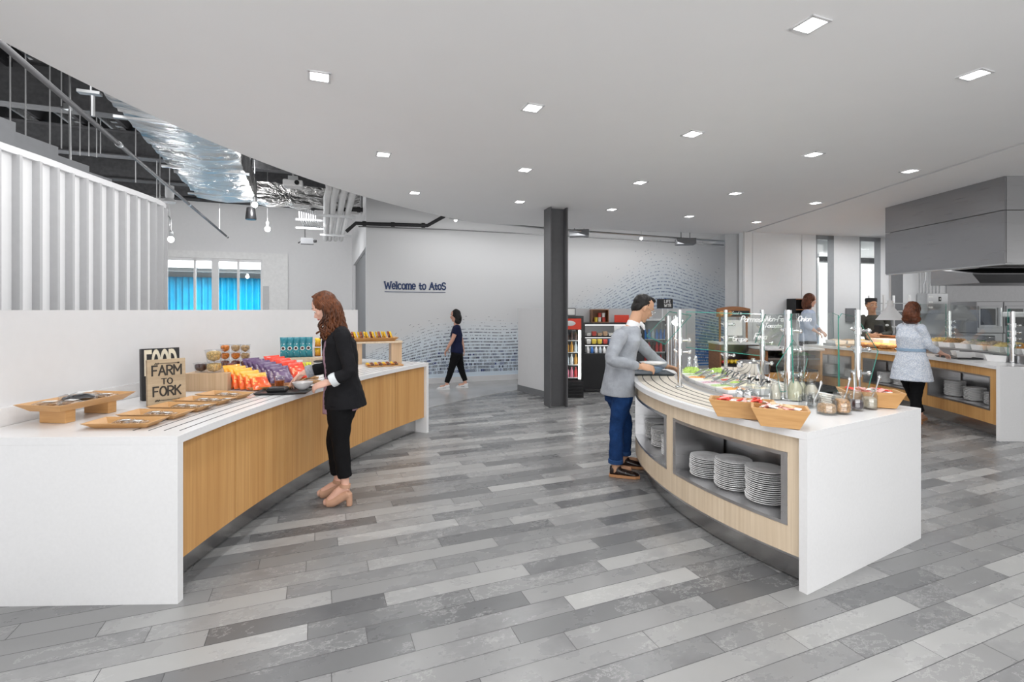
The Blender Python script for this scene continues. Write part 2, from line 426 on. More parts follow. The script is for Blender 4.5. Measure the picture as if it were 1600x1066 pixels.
# end wall with the printed wave of binary digits
WO = Vector((-1.553, 10.02, 0)); WD = Vector((1.85, .65, 0)).normalized(); WN = Vector((WD.y, -WD.x, 0))
def WP(px, z=0, off=0):
    """point of the printed wall at a photo column"""
    k = (px-CX)/F; t = (k*WO.y-WO.x)/(WD.x-k*WD.y)
    return WO+WD*t+Vector((0, 0, z))+WN*off
def mural_mat():
    m, nt, b, out = newmat('binary_wave_wallcovering')
    x, y, z = sep(nt, geo_pos(nt))
    s = (x-WO.x)*WD.x+(y-WO.y)*WD.y
    fc = nt.nodes.new('ShaderNodeFloatCurve'); cv = fc.mapping.curves[0]
    pts = [(-1.4, .30), (-.9, .72), (-.3, 1.10), (.3, 1.28), (.8, 1.36), (1.8, 1.30), (2.5, 1.48), (3.17, 1.95), (3.9, 2.42), (4.8, 2.88), (5.7, 3.1), (6.6, 3.0), (7.8, 2.72)]
    for i, (a, c) in enumerate(pts):
        px_, py_ = (a+1.4)/9.2, c/3.2
        if i < 2: cv.points[i].location = (px_, py_)
        else: cv.points.new(px_, py_)
    cv.points[0].location = (0, pts[0][1]/3.2)
    fc.mapping.use_clip = False; fc.mapping.update()
    nt.links.new(((s+1.4)/9.2).v, fc.inputs['Value'])
    Wv = E(nt, fc.outputs[0])*3.2
    neg = Wv.lt(1.25); zc = neg*(z/1.0).mn(1)+(1-neg)*(z/3.3).mn(1)
    rs = .066-((s-2.3)/.9).mx(0).mn(1)*.029
    v = (z-(Wv-1.25)*zc)/rs
    row = v.floor(); fv = v.fract()
    t = row*rs/1.287
    u = s/.036+white(nt, comb(nt, row, 5.5))*3
    col = u.floor(); fu = u.fract()
    h = white(nt, comb(nt, row, col, 2)); h2 = white(nt, comb(nt, row, col, 6)); h3 = white(nt, comb(nt, (col/3).floor(), row, 4))
    run = noise_n(nt, comb(nt, col*.22, row*.9, 1), 1.0, 1)
    size = (1.10-t).mx(.16).mn(1.0)               # glyphs shrink up the wave
    px_ = (fu-.5).abs(); py_ = (fv-.5).abs()/size
    inside = py_.lt(.41)*px_.lt(.44)
    hole = py_.lt(.22)*px_.lt(.15)
    zero = inside*(1-hole*run.lt(.60))
    one = py_.lt(.42)*px_.lt(.13)
    isone = h.lt(.36)
    glyph = isone*one+(1-isone)*zero
    prob = h2.lt((1.12-t).mx(0)*1.9)*t.lt(1.25)
    thin = (t.gt(.93))*(h2.gt(.14))
    mask = glyph*prob*(1-thin)*z.gt(.20)
    right = ((s-2.0)/3.0).mx(0).mn(1)
    blue = ramp(nt, (h3*.8+t*.45), [(.0, (.006, .03, .26)), (.4, (.022, .035, .09)), (1.0, (.10, .105, .13))])
    blue2 = ramp(nt, (h3*.5+t*.55), [(.0, (.005, .12, .58)), (.4, (.03, .11, .32)), (1.0, (.12, .15, .22))])
    inkc = mixc(nt, right, blue, blue2)
    bgl = ramp(nt, t, [(0, (.68, .79, .90)), (.7, (.73, .80, .86)), (1.1, (.76, .765, .775))])
    # wide blue bars along the lowest rows of the right part
    bar = right.gt(.30)*fv.gt(.55)*t.lt(.46)
    barc = mixc(nt, bar*(1.15-t*1.6).mx(0).mn(1), bgl, (.03, .25, .72))
    colr = mixc(nt, mask, barc, inkc)
    nt.links.new(colr, b.inputs['Base Color']); b.inputs['Roughness'].default_value = .55
    return m
A_ = WP(572); B_ = WP(1150)+WD*3.0
mb = MB(); mb.strip([A_, B_], [A_-WN*.15, B_-WN*.15], 0, 5.1)
struct('wall_mural', mb, mural_mat())
mb = MB(); mb.strip([A_+WN*.012, B_+WN*.012], [A_, B_], 0, .12)
struct('baseboard_mural', mb, M['paint_white'])
# return wall at its left end with a tall dark opening
RB = A_+DY*5.1
mb = MB(); T_ = DX*-.0
mb.strip([A_, RB], [A_+DX*.12, RB+DX*.12], 2.80, 5.1)
mb.strip([A_+DY*4.4, RB], [A_+DY*4.4+DX*.12, RB+DX*.12], 0, 2.80)
struct('wall_return', mb, M['paint_white'])
mb = MB(); mb.strip([A_+DX*.06+DY*.08, A_+DX*.06+DY*4.4], [A_+DX*.1+DY*.08, A_+DX*.1+DY*4.4], 0, 2.80)
struct('door_1', mb, M['paint_grey'])

# far left wall with the glazed opening
Lw = lambda s, off=0: RB-DX*s-DY*off           # s to the left along the wall
def s_at(px, off=0):
    k = (px-CX)/F; P0 = RB-DY*off; return (P0.x-k*P0.y)/(DX.x-k*DX.y)
s0, s1, s2, s3 = s_at(450), s_at(410), s_at(255), 9.0
ztop = 2.93
mb = MB()
mb.strip([Lw(0), Lw(s1)], [Lw(0, -.2), Lw(s1, -.2)], 0, 5.1)
mb.strip([Lw(s1), Lw(s3)], [Lw(s1, -.2), Lw(s3, -.2)], ztop, 5.1)
struct('wall_back_left', mb, M['paint_white'])
mb = MB(); mb.strip([Lw(s0, .05), Lw(s1, .05)], [Lw(s0), Lw(s1)], 0, 3.12); mb.strip([Lw(s1, .05), Lw(s3, .05)], [Lw(s1), Lw(s3)], 2.93, 3.12)
struct('trim_2', mb, M['pipe_white'])
mb = MB(); mb.strip([Lw(s_at(420), .08), Lw(s1-.02, .08)], [Lw(s_at(420), .055), Lw(s1-.02, .055)], .1, 2.2)
struct('door_2', mb, M['paint_mid'])
frame = MB()
for px, wd in ((410, .09), (336, .16), (304, .05), (372, .05), (258, .09)):
    s_ = s_at(px); frame.strip([Lw(s_-wd/2), Lw(s_+wd/2)], [Lw(s_-wd/2, -.08), Lw(s_+wd/2, -.08)], 0, ztop)
frame.strip([Lw(s1), Lw(s3)], [Lw(s1, -.08), Lw(s3, -.08)], 2.86, ztop)
frame.strip([Lw(s1), Lw(s3)], [Lw(s1, -.08), Lw(s3, -.08)], 0, .1)
wo = struct('window_1', frame, M['paint_white'])
mb = MB(); mb.strip([Lw(s1, -.035), Lw(s3, -.035)], [Lw(s1, -.045), Lw(s3, -.045)], .1, 2.86)
obj('pane', mb, M['glass'], wo)
# room behind: white bulkhead and a deep blue pleated curtain
mb = MB(); n = 260; P = []; Q = []
for i in range(n+1):
    s_ = 1.2+9.5*i/n; r_ = .05*sin(i*1.25)+.02*sin(i*.37)
    P.append(Lw(s_, -3.6+r_)); Q.append(Lw(s_, -3.62+r_))
mb.strip(P, Q, .02, 2.62)
cb = plain('blue_curtain', (.0, .36, .62), .55, var=.12, scale=3)
tag(obj('curtain', mb, cb, smooth=True), 'bright blue pleated curtain behind the far left glazing', 'curtain')
mb = MB(); mb.strip([Lw(-1, -3.9), Lw(12, -3.9)], [Lw(-1, -4.0), Lw(12, -4.0)], 0, 5.1)
struct('wall_back_room', mb, M['paint_white'])
mb = MB(); mb.strip([Lw(-1, -2.9), Lw(12, -2.9)], [Lw(-1, -3.0), Lw(12, -3.0)], 2.75, 2.85); 
struct('trim_3', mb, M['paint_mid'])
mb = MB(); mb.strip([Lw(-1, -2.6), Lw(12, -2.6)], [Lw(-1, -2.7), Lw(12, -2.7)], 2.85, 5.1)
struct('wall_bulkhead', mb, M['paint_white'])

# slatted curved wall of the meeting drum
HT = 1.5
dr = [(-3.02, 2.2), (-3.03, 2.6), (-3.045, 2.955), (-3.055, 3.2), (-3.085, 3.45), (-3.11, 3.7), (-3.128, 3.95), (-3.15, 4.2), (-3.185, 4.42), (-3.26, 4.6), (-3.40, 4.76), (-3.65, 4.88), (-4.0, 4.94), (-4.6, 4.96)]
dr = [Vector((a*HT, b*HT, 0)) for a, b in dr]
def cat(P, per=8):
    out = []
    for i in range(len(P)-1):
        p0 = P[max(i-1, 0)]; p1 = P[i]; p2 = P[i+1]; p3 = P[min(i+2, len(P)-1)]
        for k in range(per):
            t = k/per
            out.append(.5*((2*p1)+(p2-p0)*t+(2*p0-5*p1+4*p2-p3)*t*t+(3*p1-p0-3*p2+p3)*t**3))
    return out+[P[-1]]
drc = cat(dr, 10)
def offs(P, d):
    out = []
    for i, p in enumerate(P):
        t = (P[min(i+1, len(P)-1)]-P[max(i-1, 0)]).normalized(); out.append(p+Vector((t.y, -t.x, 0))*d)
    return out
mb = MB(); mb.strip(drc, offs(drc, -.05), 0, 2.98, mi=0)
mb.strip(offs(drc, .05), offs(drc, -.09), 2.98, 3.045, mi=1)
L = 0; last = drc[0]; want = 0
for i in range(1, len(drc)):
    seg = (drc[i]-drc[i-1]); L += seg.length
    while want < L:
        p = drc[i]-seg.normalized()*(L-want); t = seg.normalized(); nn = Vector((t.y, -t.x, 0))
        mb.box(p+nn*.03+Vector((0, 0, 1.49)), (.03, .085, 2.98), atan2(nn.y, nn.x)-pi/2, mi=2)
        mb.box(p+nn*.004+t*.02+Vector((0, 0, 1.49)), (.012, .02, 2.98), atan2(nn.y, nn.x)-pi/2, mi=1)
        want += .2
struct('wall_slatted', mb, [plain('slat_panel', (.84, .84, .845), .5, var=.01), M['paint_white'], plain('slat_fin', (.50, .50, .51), .5, var=.02)])
# stepped boards standing behind the drum top
mb = MB(); k = 0
for i, (a, b_, zt) in enumerate([(0, 1.1, 3.62), (1.1, 2.1, 3.52), (2.1, 3.0, 3.42), (3.0, 3.8, 3.34), (3.8, 4.5, 3.26), (4.5, 5.1, 3.2), (5.1, 5.6, 3.14)]):
    p0 = Vector((-4.85-.03*i, 3.0+a*.62, 0)); p1 = Vector((-4.85-.03*i, 3.0+b_*.62, 0))
    mb.strip([p0, p1], [p0-Vector((.06, 0, 0)), p1-Vector((.06, 0, 0))], 2.6, zt)
struct('trim_4', mb, M['paint_grey'])

# low wall behind the left counter
mb = MB(); mb.strip(arcC(8.95, -30, 25.5, 60), arcC(9.07, -30, 25.5, 60), 0, 1.537)
struct('wall_left', mb, M['paint_white'])
# low wall by the steel column
Q0 = Vector((.26, 9.23, 0)); Q1 = Vector((.80, 8.33, 0)); Q2 = Vector((1.25, 9.25, 0)); Q3 = Vector((4.05, 10.25, 0))
mb = MB(); mb.prism([Q0, Q1, Vector((1.0, 8.75, 0)), Vector((.62, 9.35, 0))], .0, 1.56)
struct('wall_low', mb, M['paint_white'])
mb = MB(); d = (Q1-Q0).normalized(); nn = Vector((d.y, -d.x, 0))
mb.strip([Q0+nn*.012, Q1+nn*.012], [Q0, Q1], 0, .11)
struct('baseboard_low', mb, M['paint_grey'])
mb = MB(); mb.strip([Q2, Q3], [Q2+Vector((-.1, .2, 0)), Q3+Vector((-.05, .15, 0))], 0, 1.56)
struct('wall_cooler', mb, M['paint_mid'])  # grey paint carries the shade this wall lies in

# wide pilaster closing the mural and the panelled kitchen wall with two tall glazed strips
mb = MB(); mb.prism([V(1133, 484, 10.35), V(1160.5, 484, 10.25), V(1160.5, 484, 10.6)+Vector((.05, 0, 0)), V(1133, 484, 10.7)], 0, 5.0)
struct('wall_pilaster', mb, M['paint_mid'])
KO = Vector((5.05, 10.05, 0)); KD = Vector((3.45, .80, 0)).normalized(); KN = Vector((KD.y, -KD.x, 0))
def KP(px, z=0, off=0):
    k = (px-CX)/F; P0 = KO+KN*off; t = (k*P0.y-P0.x)/(KD.x-k*KD.y); return P0+KD*t+Vector((0, 0, z))
mb = MB()
for a, b_ in ((1161, 1275), (1303, 1343), (1376, 1700)):
    mb.strip([KP(a), KP(b_)], [KP(a)-KN*.12, KP(b_)-KN*.12], 0, CE)
struct('wall_kitchen', mb, M['paint_kitchen'])
mb = MB()
for px in (1176, 1253):
    mb.strip([KP(px, 0, .006)-KD*.006, KP(px, 0, .006)+KD*.006], [KP(px)-KD*.006, KP(px)+KD*.006], .1, CE)
mb.strip([KP(1161), KP(1163.5)], [KP(1161, 0, .05), KP(1163.5, 0, .05)], 0, CE)
struct('trim_5', mb, M['paint_mid'])
for i, (a, b_) in enumerate(((1275, 1303), (1343, 1376))):
    mb = MB()
    mb.strip([KP(a), KP(a+2)], [KP(a, 0, -.1), KP(a+2, 0, -.1)], 0, CE); mb.strip([KP(b_-10), KP(b_)], [KP(b_-10, 0, -.12), KP(b_, 0, -.12)], 0, CE)
    mb.strip([KP(a), KP(b_)], [KP(a, 0, -.1), KP(b_, 0, -.1)], CE-.09, CE)
    wn = struct('window_%d' % (i+2), mb, plain('frame_grey_%d' % i, (.33, .35, .37), .4, var=.03))
    mb = MB(); mb.strip([KP(a+2, 0, -.05), KP(b_-10, 0, -.05)], [KP(a+2, 0, -.06), KP(b_-10, 0, -.06)], 0, CE-.09); obj('pane', mb, M['glass'], wn)
# bright room behind the strips
mb = MB(); a0 = KP(1150, 0, -3.5); a1 = KP(1600, 0, -3.5); mb.strip([a0, a1], [a0-KN*.3, a1-KN*.3], 3.0, 5)
struct('trim_6', mb, M['deck'])
mb = MB(); a0 = KP(1100, 0, -4.5); a1 = KP(1650, 0, -4.5); mb.strip([a0, a1], [a0-KN*.1, a1-KN*.1], 0, 5)
struct('wall_room_behind', mb, emit('glowing_blind', (1, 1, 1), 1.0))  # wall glows by its own emission in place of daylight
# ================================================================== FIXTURES UNDER AND ABOVE THE CEILING
# recessed square downlights
LP = [(1266, 38, 'nearest the camera on the right'), (1523, 116, 'nearest the right edge of the ceiling'), (499, 119, 'nearest on the left, above the snack counter'),
      (832, 168, 'nearest in the middle of the ceiling'), (1082, 209, 'directly above the curved salad bar'), (1271, 241, 'right of the salad bar, third row from the camera'),
      (599, 241, 'in the left file, second from the camera'), (820, 265, 'in the middle file, second from the camera'), (1422, 267, 'nearest the steel extraction hood'),
      (1000, 285, 'beyond the salad bar light, third in its file'), (648, 301, 'in the left file, farthest and closest to the arc edge'), (1149, 302, 'fourth row, left of the ceiling slot'),
      (812, 315, 'in the middle file, farthest before the column'), (1274, 317, 'beside the far half of the ceiling slot'), (956, 327, 'just right of the steel column top'),
      (1077, 338, 'far row, in front of the printed wave wall'), (1182, 347, 'farthest, where the ceiling slot meets the panelled wall')]
proto = None
for px, py, where in LP:
    p = G(px, py, CE)
    if proto is None:
        proto = thing('recessed_downlight', '', 'ceiling light', (0, 0, CE), R21, 'square downlights in the white ceiling')
        mb = MB(); a = .075; b_ = .058
        for sx, sy, dx, dy in ((0, a-.008, 2*a, .016), (0, -a+.008, 2*a, .016), (a-.008, 0, .016, 2*a), (-a+.008, 0, .016, 2*a)):
            mb.box((sx, sy, -.004), (dx, dy, .008))
        obj('frame', mb, M['paint_white'], proto)
        mb = MB(); mb.box((0, 0, -.002), (2*b_, 2*b_, .004)); obj('diffuser', mb, M['led'], proto)
        t = proto
    else: t = copy_tree(proto)
    t.location = (p.x, p.y, CE); t['label'] = 'small square recessed downlight '+where
    area('downlight_lamp', (p.x, p.y, CE-.02), .12, 8.0, spread=radians(150))
# same grid of lamps continues over the camera
for x, y in ((-1.3, 1.7), (.2, 1.9), (1.7, .9), (3.2, .2), (.2, .3), (-1.3, .1), (4.6, 1.0), (4.6, 4.0)):
    area('downlight_lamp', (x, y, CE-.02), .12, 12.0, spread=radians(150))

# roof steel: heavy beams on the turned grid, joists across them
beams = [(6.45, 'nearest, over the slatted drum', 4.3, .55), (8.8, 'second from the camera', 4.3, .42), (10.9, 'third from the camera', 4.32, .42), (12.7, 'farthest, against the back wall', 4.35, .4)]
for Y, lab, zb, hh in beams:
    p = Vector((-6.6, Y, 0))-DX*5; q = p+DX*12.5
    mb = MB()
    mb.strip([p, q], [p+DY*.015, q+DY*.015], zb, zb+hh)
    mb.strip([p-DY*.11, q-DY*.11], [p+DY*.12, q+DY*.12], zb-.02, zb); mb.strip([p-DY*.11, q-DY*.11], [p+DY*.12, q+DY*.12], zb+hh, zb+hh+.02)
    tag(obj('roof_beam', mb, [M['deck']]), 'dark steel roof beam, '+lab, 'beam', 'dark roof beams')
ribm = plain('deck_rib', (.50, .50, .505), .4, .5, .3)
for i in range(12):
    p = Vector((-10.2, 3.6, 0))+DX*(.62*i); q = p+DY*10.5
    mb = MB(); mb.strip([p, q], [p+DX*.06, q+DX*.06], 4.78, 5.08)
    mb.strip([p+DX*.2, q+DX*.2], [p+DX*.24, q+DX*.24], 4.95, 5.09, mi=1)
    for k in range(44):
        c = p+DY*(.24*k+.1)+DX*.33; mb.box(c+Vector((0, 0, 5.03)), (.1, .09, .06), R21, mi=1)
    tag(obj('roof_joist', mb, [M['plenum'], ribm]), 'dark roof joist with pale deck ribs between the beams', 'joist', 'roof joists')
# hanger rods
n = 0
for px, py0, py1, D in ((16, 172, 215, 6.0), (40, 172, 216, 6.2), (78, 172, 228, 6.5), (96, 172, 232, 6.6), (125, 200, 243, 8.0), (139, 200, 244, 8.0), (151, 200, 246, 8.0), (157, 205, 240, 8.1),
                        (212, 265, 285, 8.6), (245, 275, 312, 8.9), (265, 290, 352, 9.0), (343, 320, 358, 9.8), (418, 318, 350, 10.2)):
    a = V(px, py0, D); b_ = V(px, py1, D); a.z = 5.1
    mb = MB(); mb.tube([a, b_], .008, 6)
    tag(obj('hanger_rod', mb, M['paint_mid'], smooth=True), 'thin steel hanger rod dropping from the roof beams', 'rod', 'hanger rods from the roof')
mb = MB(); mb.tube([V(109, 168, 6.0)+Vector((0, 0, 1.05)), V(109, 175, 6.0), V(110, 250, 6.0)], .014, 8); mb.box(V(106, 167, 6.0), (.07, .05, .07))
tag(obj('suspension_bracket', mb, M['alu'], smooth=True), 'pale clamp and rod hanging below the nearest roof beam', 'bracket')
mb = MB(); mb.box(V(140, 145, 5.2), (.20, .08, .03), R21); mb.tube([V(145, 150, 5.2), V(145, 182, 5.2)], .022, 8); mb.tube([V(142, 145, 5.2), Vector((V(142, 145, 5.2).x, 5.2, 5.1))], .01, 8)
tag(obj('pipe_clamp', mb, [M['alu']], smooth=True), 'pale rectangular clamp with black stem at the ceiling edge', 'bracket')

# long sloping drain pipe
def lineVP(px, py, z): return G(px, py, z)
a = G(28, 85, 3.45)-DY*1.5; b_ = G(356, 371, 3.45)
t = thing('drain_pipe', 'long grey pipe running diagonally over the slatted drum', 'pipe', (0, 0, 0))
mb = MB(); mb.tube([a, b_], .025, 12); obj('pipe_run', mb, plain('pipe_grey', (.10, .10, .105), .45), t, smooth=True)
for f in (0, .32, .62, .98):
    p = a.lerp(b_, f); d = (b_-a).normalized(); mb = MB(); mb.tube([p-d*.03, p+d*.03], .034, 12); obj('coupling', mb, M['alu'], t, smooth=True)
# black sprinkler mains
def pipe_thing(label, pts, r, mat, fl=()):
    t = thing('sprinkler_pipe', label, 'pipe'); mb = MB(); mb.tube(pts, r, 12); obj('pipe_run', mb, mat, t, smooth=True)
    for i, f in fl:
        p = Vector(pts[i]).lerp(Vector(pts[i+1]), f); d = (Vector(pts[i+1])-Vector(pts[i])).normalized()
        mb = MB(); mb.tube([p-d*.035, p+d*.035], r*1.35, 12); obj('coupling', mb, mat, t, smooth=True)
    return t
pipe_thing('thick black sprinkler main crossing above the far left room', [V(262, 308, 9.3), V(493, 325, 10.2), V(640, 331, 10.6), V(702, 338, 11.0)], .045, M['black_matt'], ((0, .98), (1, .12), (1, .45), (1, .75)))
pipe_thing('black sprinkler branch running along the top of the wave wall', [V(541, 362, 9.2), V(556, 349, 9.25), V(600, 350.5, 9.35), V(668, 352.5, 9.55), V(694, 338, 9.3)], .035, M['black_matt'], ((1, .3), (2, .2), (2, .9)))
mb = MB(); mb.tube([V(702, 341, 9.3), V(850, 357, 9.75), V(1000, 368, 10.6), V(1131, 377, 11.3)], .02, 8)
tag(obj('conduit', mb, M['alu'], smooth=True), 'grey conduit along the top of the printed wave wall', 'conduit')
mb = MB(); mb.tube([V(560, 354, 9.3), V(700, 359, 9.6), V(850, 367, 9.9), V(1000, 376, 10.9), V(1131, 383, 11.5)], .012, 8)
tag(obj('conduit', mb, plain('conduit_dark', (.16, .16, .165), .4), smooth=True), 'thin dark conduit just below the grey conduit on the wave wall', 'conduit')
for i, (px, py, D, lab) in enumerate(((905, 365, 10.2, 'grey box beside the column top, under the ceiling edge'), (1071, 378, 10.9, 'grey box hanging in front of the wave crest'))):
    mb = MB(); p = V(px, py, D); mb.box(p, (.40, .3, .13), R21-.5); mb.tube([p+Vector((-.1, 0, .06)), p+Vector((-.1, 0, 2))], .008, 6); mb.tube([p+Vector((.1, 0, .06)), p+Vector((.1, 0, 2))], .008, 6)
    tag(obj('control_box', mb, M['paint_grey']), lab, 'box')
# small open track lamps
for px, py, D, lab in ((712, 342, 9.5, 'small bright lamp at the ceiling edge left of the column'), (1002, 371, 10.7, 'small bright lamp over the crest of the wave')):
    t = thing('track_lamp', lab, 'lamp', V(px, py, D)); mb = MB(); mb.lathe([(.02, .05), (.035, .04), (.045, -.01), (.0, -.01)]); mb.tube([(0, 0, .05), (0, 0, 5.1-t.location.z)], .008, 6); obj('lamp_body', mb, M['alu'], t, smooth=True)
    mb = MB(); mb.ball((0, 0, -.02), .035); obj('bulb', mb, M['bulb'], t, smooth=True)
# foil duct
fo, nt, b, out = newmat('crinkled_foil')
b.inputs['Metallic'].default_value = 1; b.inputs['Roughness'].default_value = .30; b.inputs['Base Color'].default_value = (.66, .655, .65, 1)
x, y, z = sep(nt, obj_pos(nt)); uu = x*cos(R21)+y*sin(R21); vv = y*cos(R21)-x*sin(R21)
bump(nt, b, noise_n(nt, comb(nt, uu*1.4+noise_n(nt, obj_pos(nt), 1.5, 2)*3, vv*4.5, z*3), 1.0, 5, .6), 1.0, .22)
def foil_duct(label, p, q, wd, h, zb, along, across, parent=None):
    """crinkled box duct sagging a little between straps"""
    mb = MB(); L_ = (q-p).length; n = int(L_/.08); rings = []
    for i in range(n+1):
        c = p.lerp(q, i/n); sag = .035*abs(sin(pi*i/n*L_/.55)); ring = []
        for (u, v_) in [(-.5, 0), (-.25, -.3), (0, -.45), (.25, -.3), (.5, 0), (.5, .5), (.5, 1), (0, 1.02), (-.5, 1), (-.5, .5)]:
            zz = zb+h*(v_ if v_ > 0 else 0)+(v_*.12 if v_ < 0 else 0)-(sag if v_ < .4 else 0)
            j = .018*noise.noise(Vector((i*.9, u*9, v_*7)))
            ring.append(Vector((c.x, c.y, 0))+across*(u*wd+j)+Vector((0, 0, zz+j)))
        rings.append(ring)
    mb.ring(rings); return tag(obj('foil_duct', mb, fo, smooth=60, parent=parent), label, 'duct')
zd = 3.72
pl = G(168, 150, zd); pl2 = G(308, 305, zd); d_ = (pl2-pl).normalized(); ac = Vector((d_.y, -d_.x, 0))
foil_duct('wide duct wrapped in crinkled silver foil above the drum', pl+ac*.5-d_*1.2, pl2+ac*.5+d_*.15, 1.0, .42, zd, d_, ac)
for f in (.28, .62, .93):
    p = (pl-d_*1.2).lerp(pl2, f); mb = MB(); mb.box(Vector((p.x, p.y, zd-.06))+ac*.5, (1.15, .04, .03), atan2(ac.y, ac.x)); 
    tag(obj('duct_strap', mb, M['alu']), 'metal strap under the wide foil duct', 'strap', 'straps of the wide foil duct')
a = V(402, 300, 9.75); b_ = V(560, 312, 10.6); zz = 3.72; a.z = b_.z = 0; dd = (b_-a).normalized()
foil_duct('narrow horizontal foil duct beyond the wide one', a, b_, .42, .36, zz, dd, Vector((dd.y, -dd.x, 0)))
# four insulated pipes
for i, (px, pf) in enumerate(((509.8, 507), (518.6, 513.5), (530, 520), (541.4, 527))):
    q = G(px, 341, 3.40); d_ = DY; qa = q-d_*2.2; qb = q+d_*3.2
    mb = MB(); mb.tube([qa+Vector((1.2, .4, .42)), qa+Vector((.12, 0, .42)), qa+Vector((.02, .03, .37)), qa+Vector((0, .06, .25)), qa+Vector((0, .1, .1)), qa+d_*.25, qb], .055, 14)
    tag(obj('insulated_pipe', mb, M['pipe_white'], smooth=True), ('leftmost', 'second from left', 'third from left', 'rightmost')[i]+' of four white insulated pipes bending under the roof', 'pipe', 'white insulated pipes')
for py, L_ in ((338, .75), (368, .75)):
    p = G(525, py, 3.33); mb = MB(); mb.box(p, (.72, .04, .05), R21)
    tag(obj('pipe_trapeze', mb, M['alu']), ('near' if py == 338 else 'far')+' metal rail carrying the white pipes', 'rail')
# conduit rack
t = thing('conduit_rack', 'rack of thin bent conduits hanging left of the white pipes', 'conduit', (0, 0, 0))
D = 10.4
for i in range(8):
    x0 = 467+i*3.6; mb = MB(); mb.tube([V(x0, 316, D), V(x0+1, 342, D), V(x0+7, 352, D+.1), V(x0+13, 357, D+.3)], .012, 6); obj('conduit_run', mb, M['alu'], t, smooth=True)
mb = MB()
for py in (344, 357): mb.box(V(484, py, D+.1), (.56, .04, .04), R21)
obj('rack_rail', mb, M['alu'], t)
t = thing('junction_box', 'grey junction box hung below the conduit rack', 'box', V(480, 377, 10.6)); mb = MB(); mb.box((0, 0, 0), (.26, .15, .13), R21); obj('box_body', mb, M['paint_grey'], t)
mb = MB(); mb.tube([(-.05, 0, .06), (-.05, 0, .45)], .01, 6); mb.tube([(.12, 0, .0), (.2, 0, 0)], .03, 8); mb.tube([(-.12, 0, .0), (-.2, 0, -.04)], .012, 6); obj('fitting', mb, M['black_matt'], t, smooth=True)
# projector, speaker, pendants
t = thing('ceiling_projector', 'white projector hanging at the arc edge of the ceiling', 'projector', V(458, 288, 6.4), R21)
mb = MB(); mb.box((0, 0, 0), (.24, .2, .085)); obj('projector_body', mb, M['paint_white'], t, bevel=.015)
mb = MB(); mb.tube([(.05, -.1, 0), (.05, -.125, 0)], .03, 12); obj('lens', mb, M['black'], t, smooth=True)
mb = MB(); mb.box((0, 0, .075), (.12, .1, .05)); mb.tube([(0, 0, .08), (0, 0, 5.1-t.location.z)], .012, 8); obj('mount', mb, M['alu'], t)
t = thing('pendant_speaker', 'black cylindrical pendant speaker under the sprinkler main', 'speaker', V(392, 334, 9.4))
mb = MB(); mb.lathe([(.06, .12), (.075, .11), (.10, -.10), (.095, -.115), (0, -.115)], n=24); obj('speaker_body', mb, M['black'], t, smooth=True)
mb = MB(); mb.tube([(0, 0, .1), (0, 0, 5.1-t.location.z)], .008, 6); obj('suspension_cable', mb, M['alu'], t)
for px, py, D, lab, arm in ((267, 374, 8.8, 'bare bulb pendant on a bent arm beside the slatted drum', 1), (418, 358, 9.9, 'bare bulb pendant hanging above the blue curtain window', 0), (360, 243, 8.9, 'bright bare bulb at the end of the wide foil duct', 0), (398, 320, 9.2, 'bright bare bulb just above the pendant speaker', 0)):
    t = thing('pendant_bulb', lab, 'lamp', V(px, py, D)); mb = MB(); mb.lathe([(.03, .045), (.034, .05), (.034, .14), (.012, .16)], n=14); obj('lamp_socket', mb, M['alu'], t, smooth=True)
    mb = MB(); mb.ball((0, 0, 0), (.052, .052, .055), 14, 10); obj('bulb', mb, M['bulb'], t, smooth=True)
    mb = MB()
    if arm: mb.tube([(0, 0, .15), (0, 0, .32), (-.03, 0, .4), (-.14, 0, .5), (-.2, 0, .56), (-.2, 0, 5.1-t.location.z)], .012, 8)
    else: mb.tube([(0, 0, .15), (0, 0, 5.1-t.location.z)], .006, 6)
    obj('suspension_cable', mb, M['alu'], t, smooth=True)
    l = bpy.data.lights.new('bulb_light', 'POINT'); l.energy = 22; l.shadow_soft_size = .06; lo = bpy.data.objects.new('bulb_light', l); C.objects.link(lo); lo.parent = t; lo.location = (0, 0, -.09)
mb = MB(); p = V(265, 317, 8.7); mb.lathe([(.10, 0), (.11, .015), (.06, .08), (.07, .12), (.07, .3), (0, .3)], c=p, n=18)
tag(obj('wifi_dome', mb, M['paint_mid'], smooth=True), 'grey dome fixture hanging at the top right of the drum', 'fixture')

# H-section steel column
def hsec(a, b_, tf, tw): 
    return [(-a, -b_), (-a+tf, -b_), (-a+tf, -tw), (a-tf, -tw), (a-tf, -b_), (a, -b_), (a, b_), (a-tf, b_), (a-tf, tw), (-a+tf, tw), (-a+tf, b_), (-a, b_)]
mb = MB(); mb.prism(hsec(.15, .14, .022, .012), 0, 3.2)
oc = obj('steel_column', mb, M['steel_dark'], loc=(.822, 7.72, 0), rz=radians(16), bevel=.002); oc['kind'] = 'structure'; oc.name = 'column_steel'

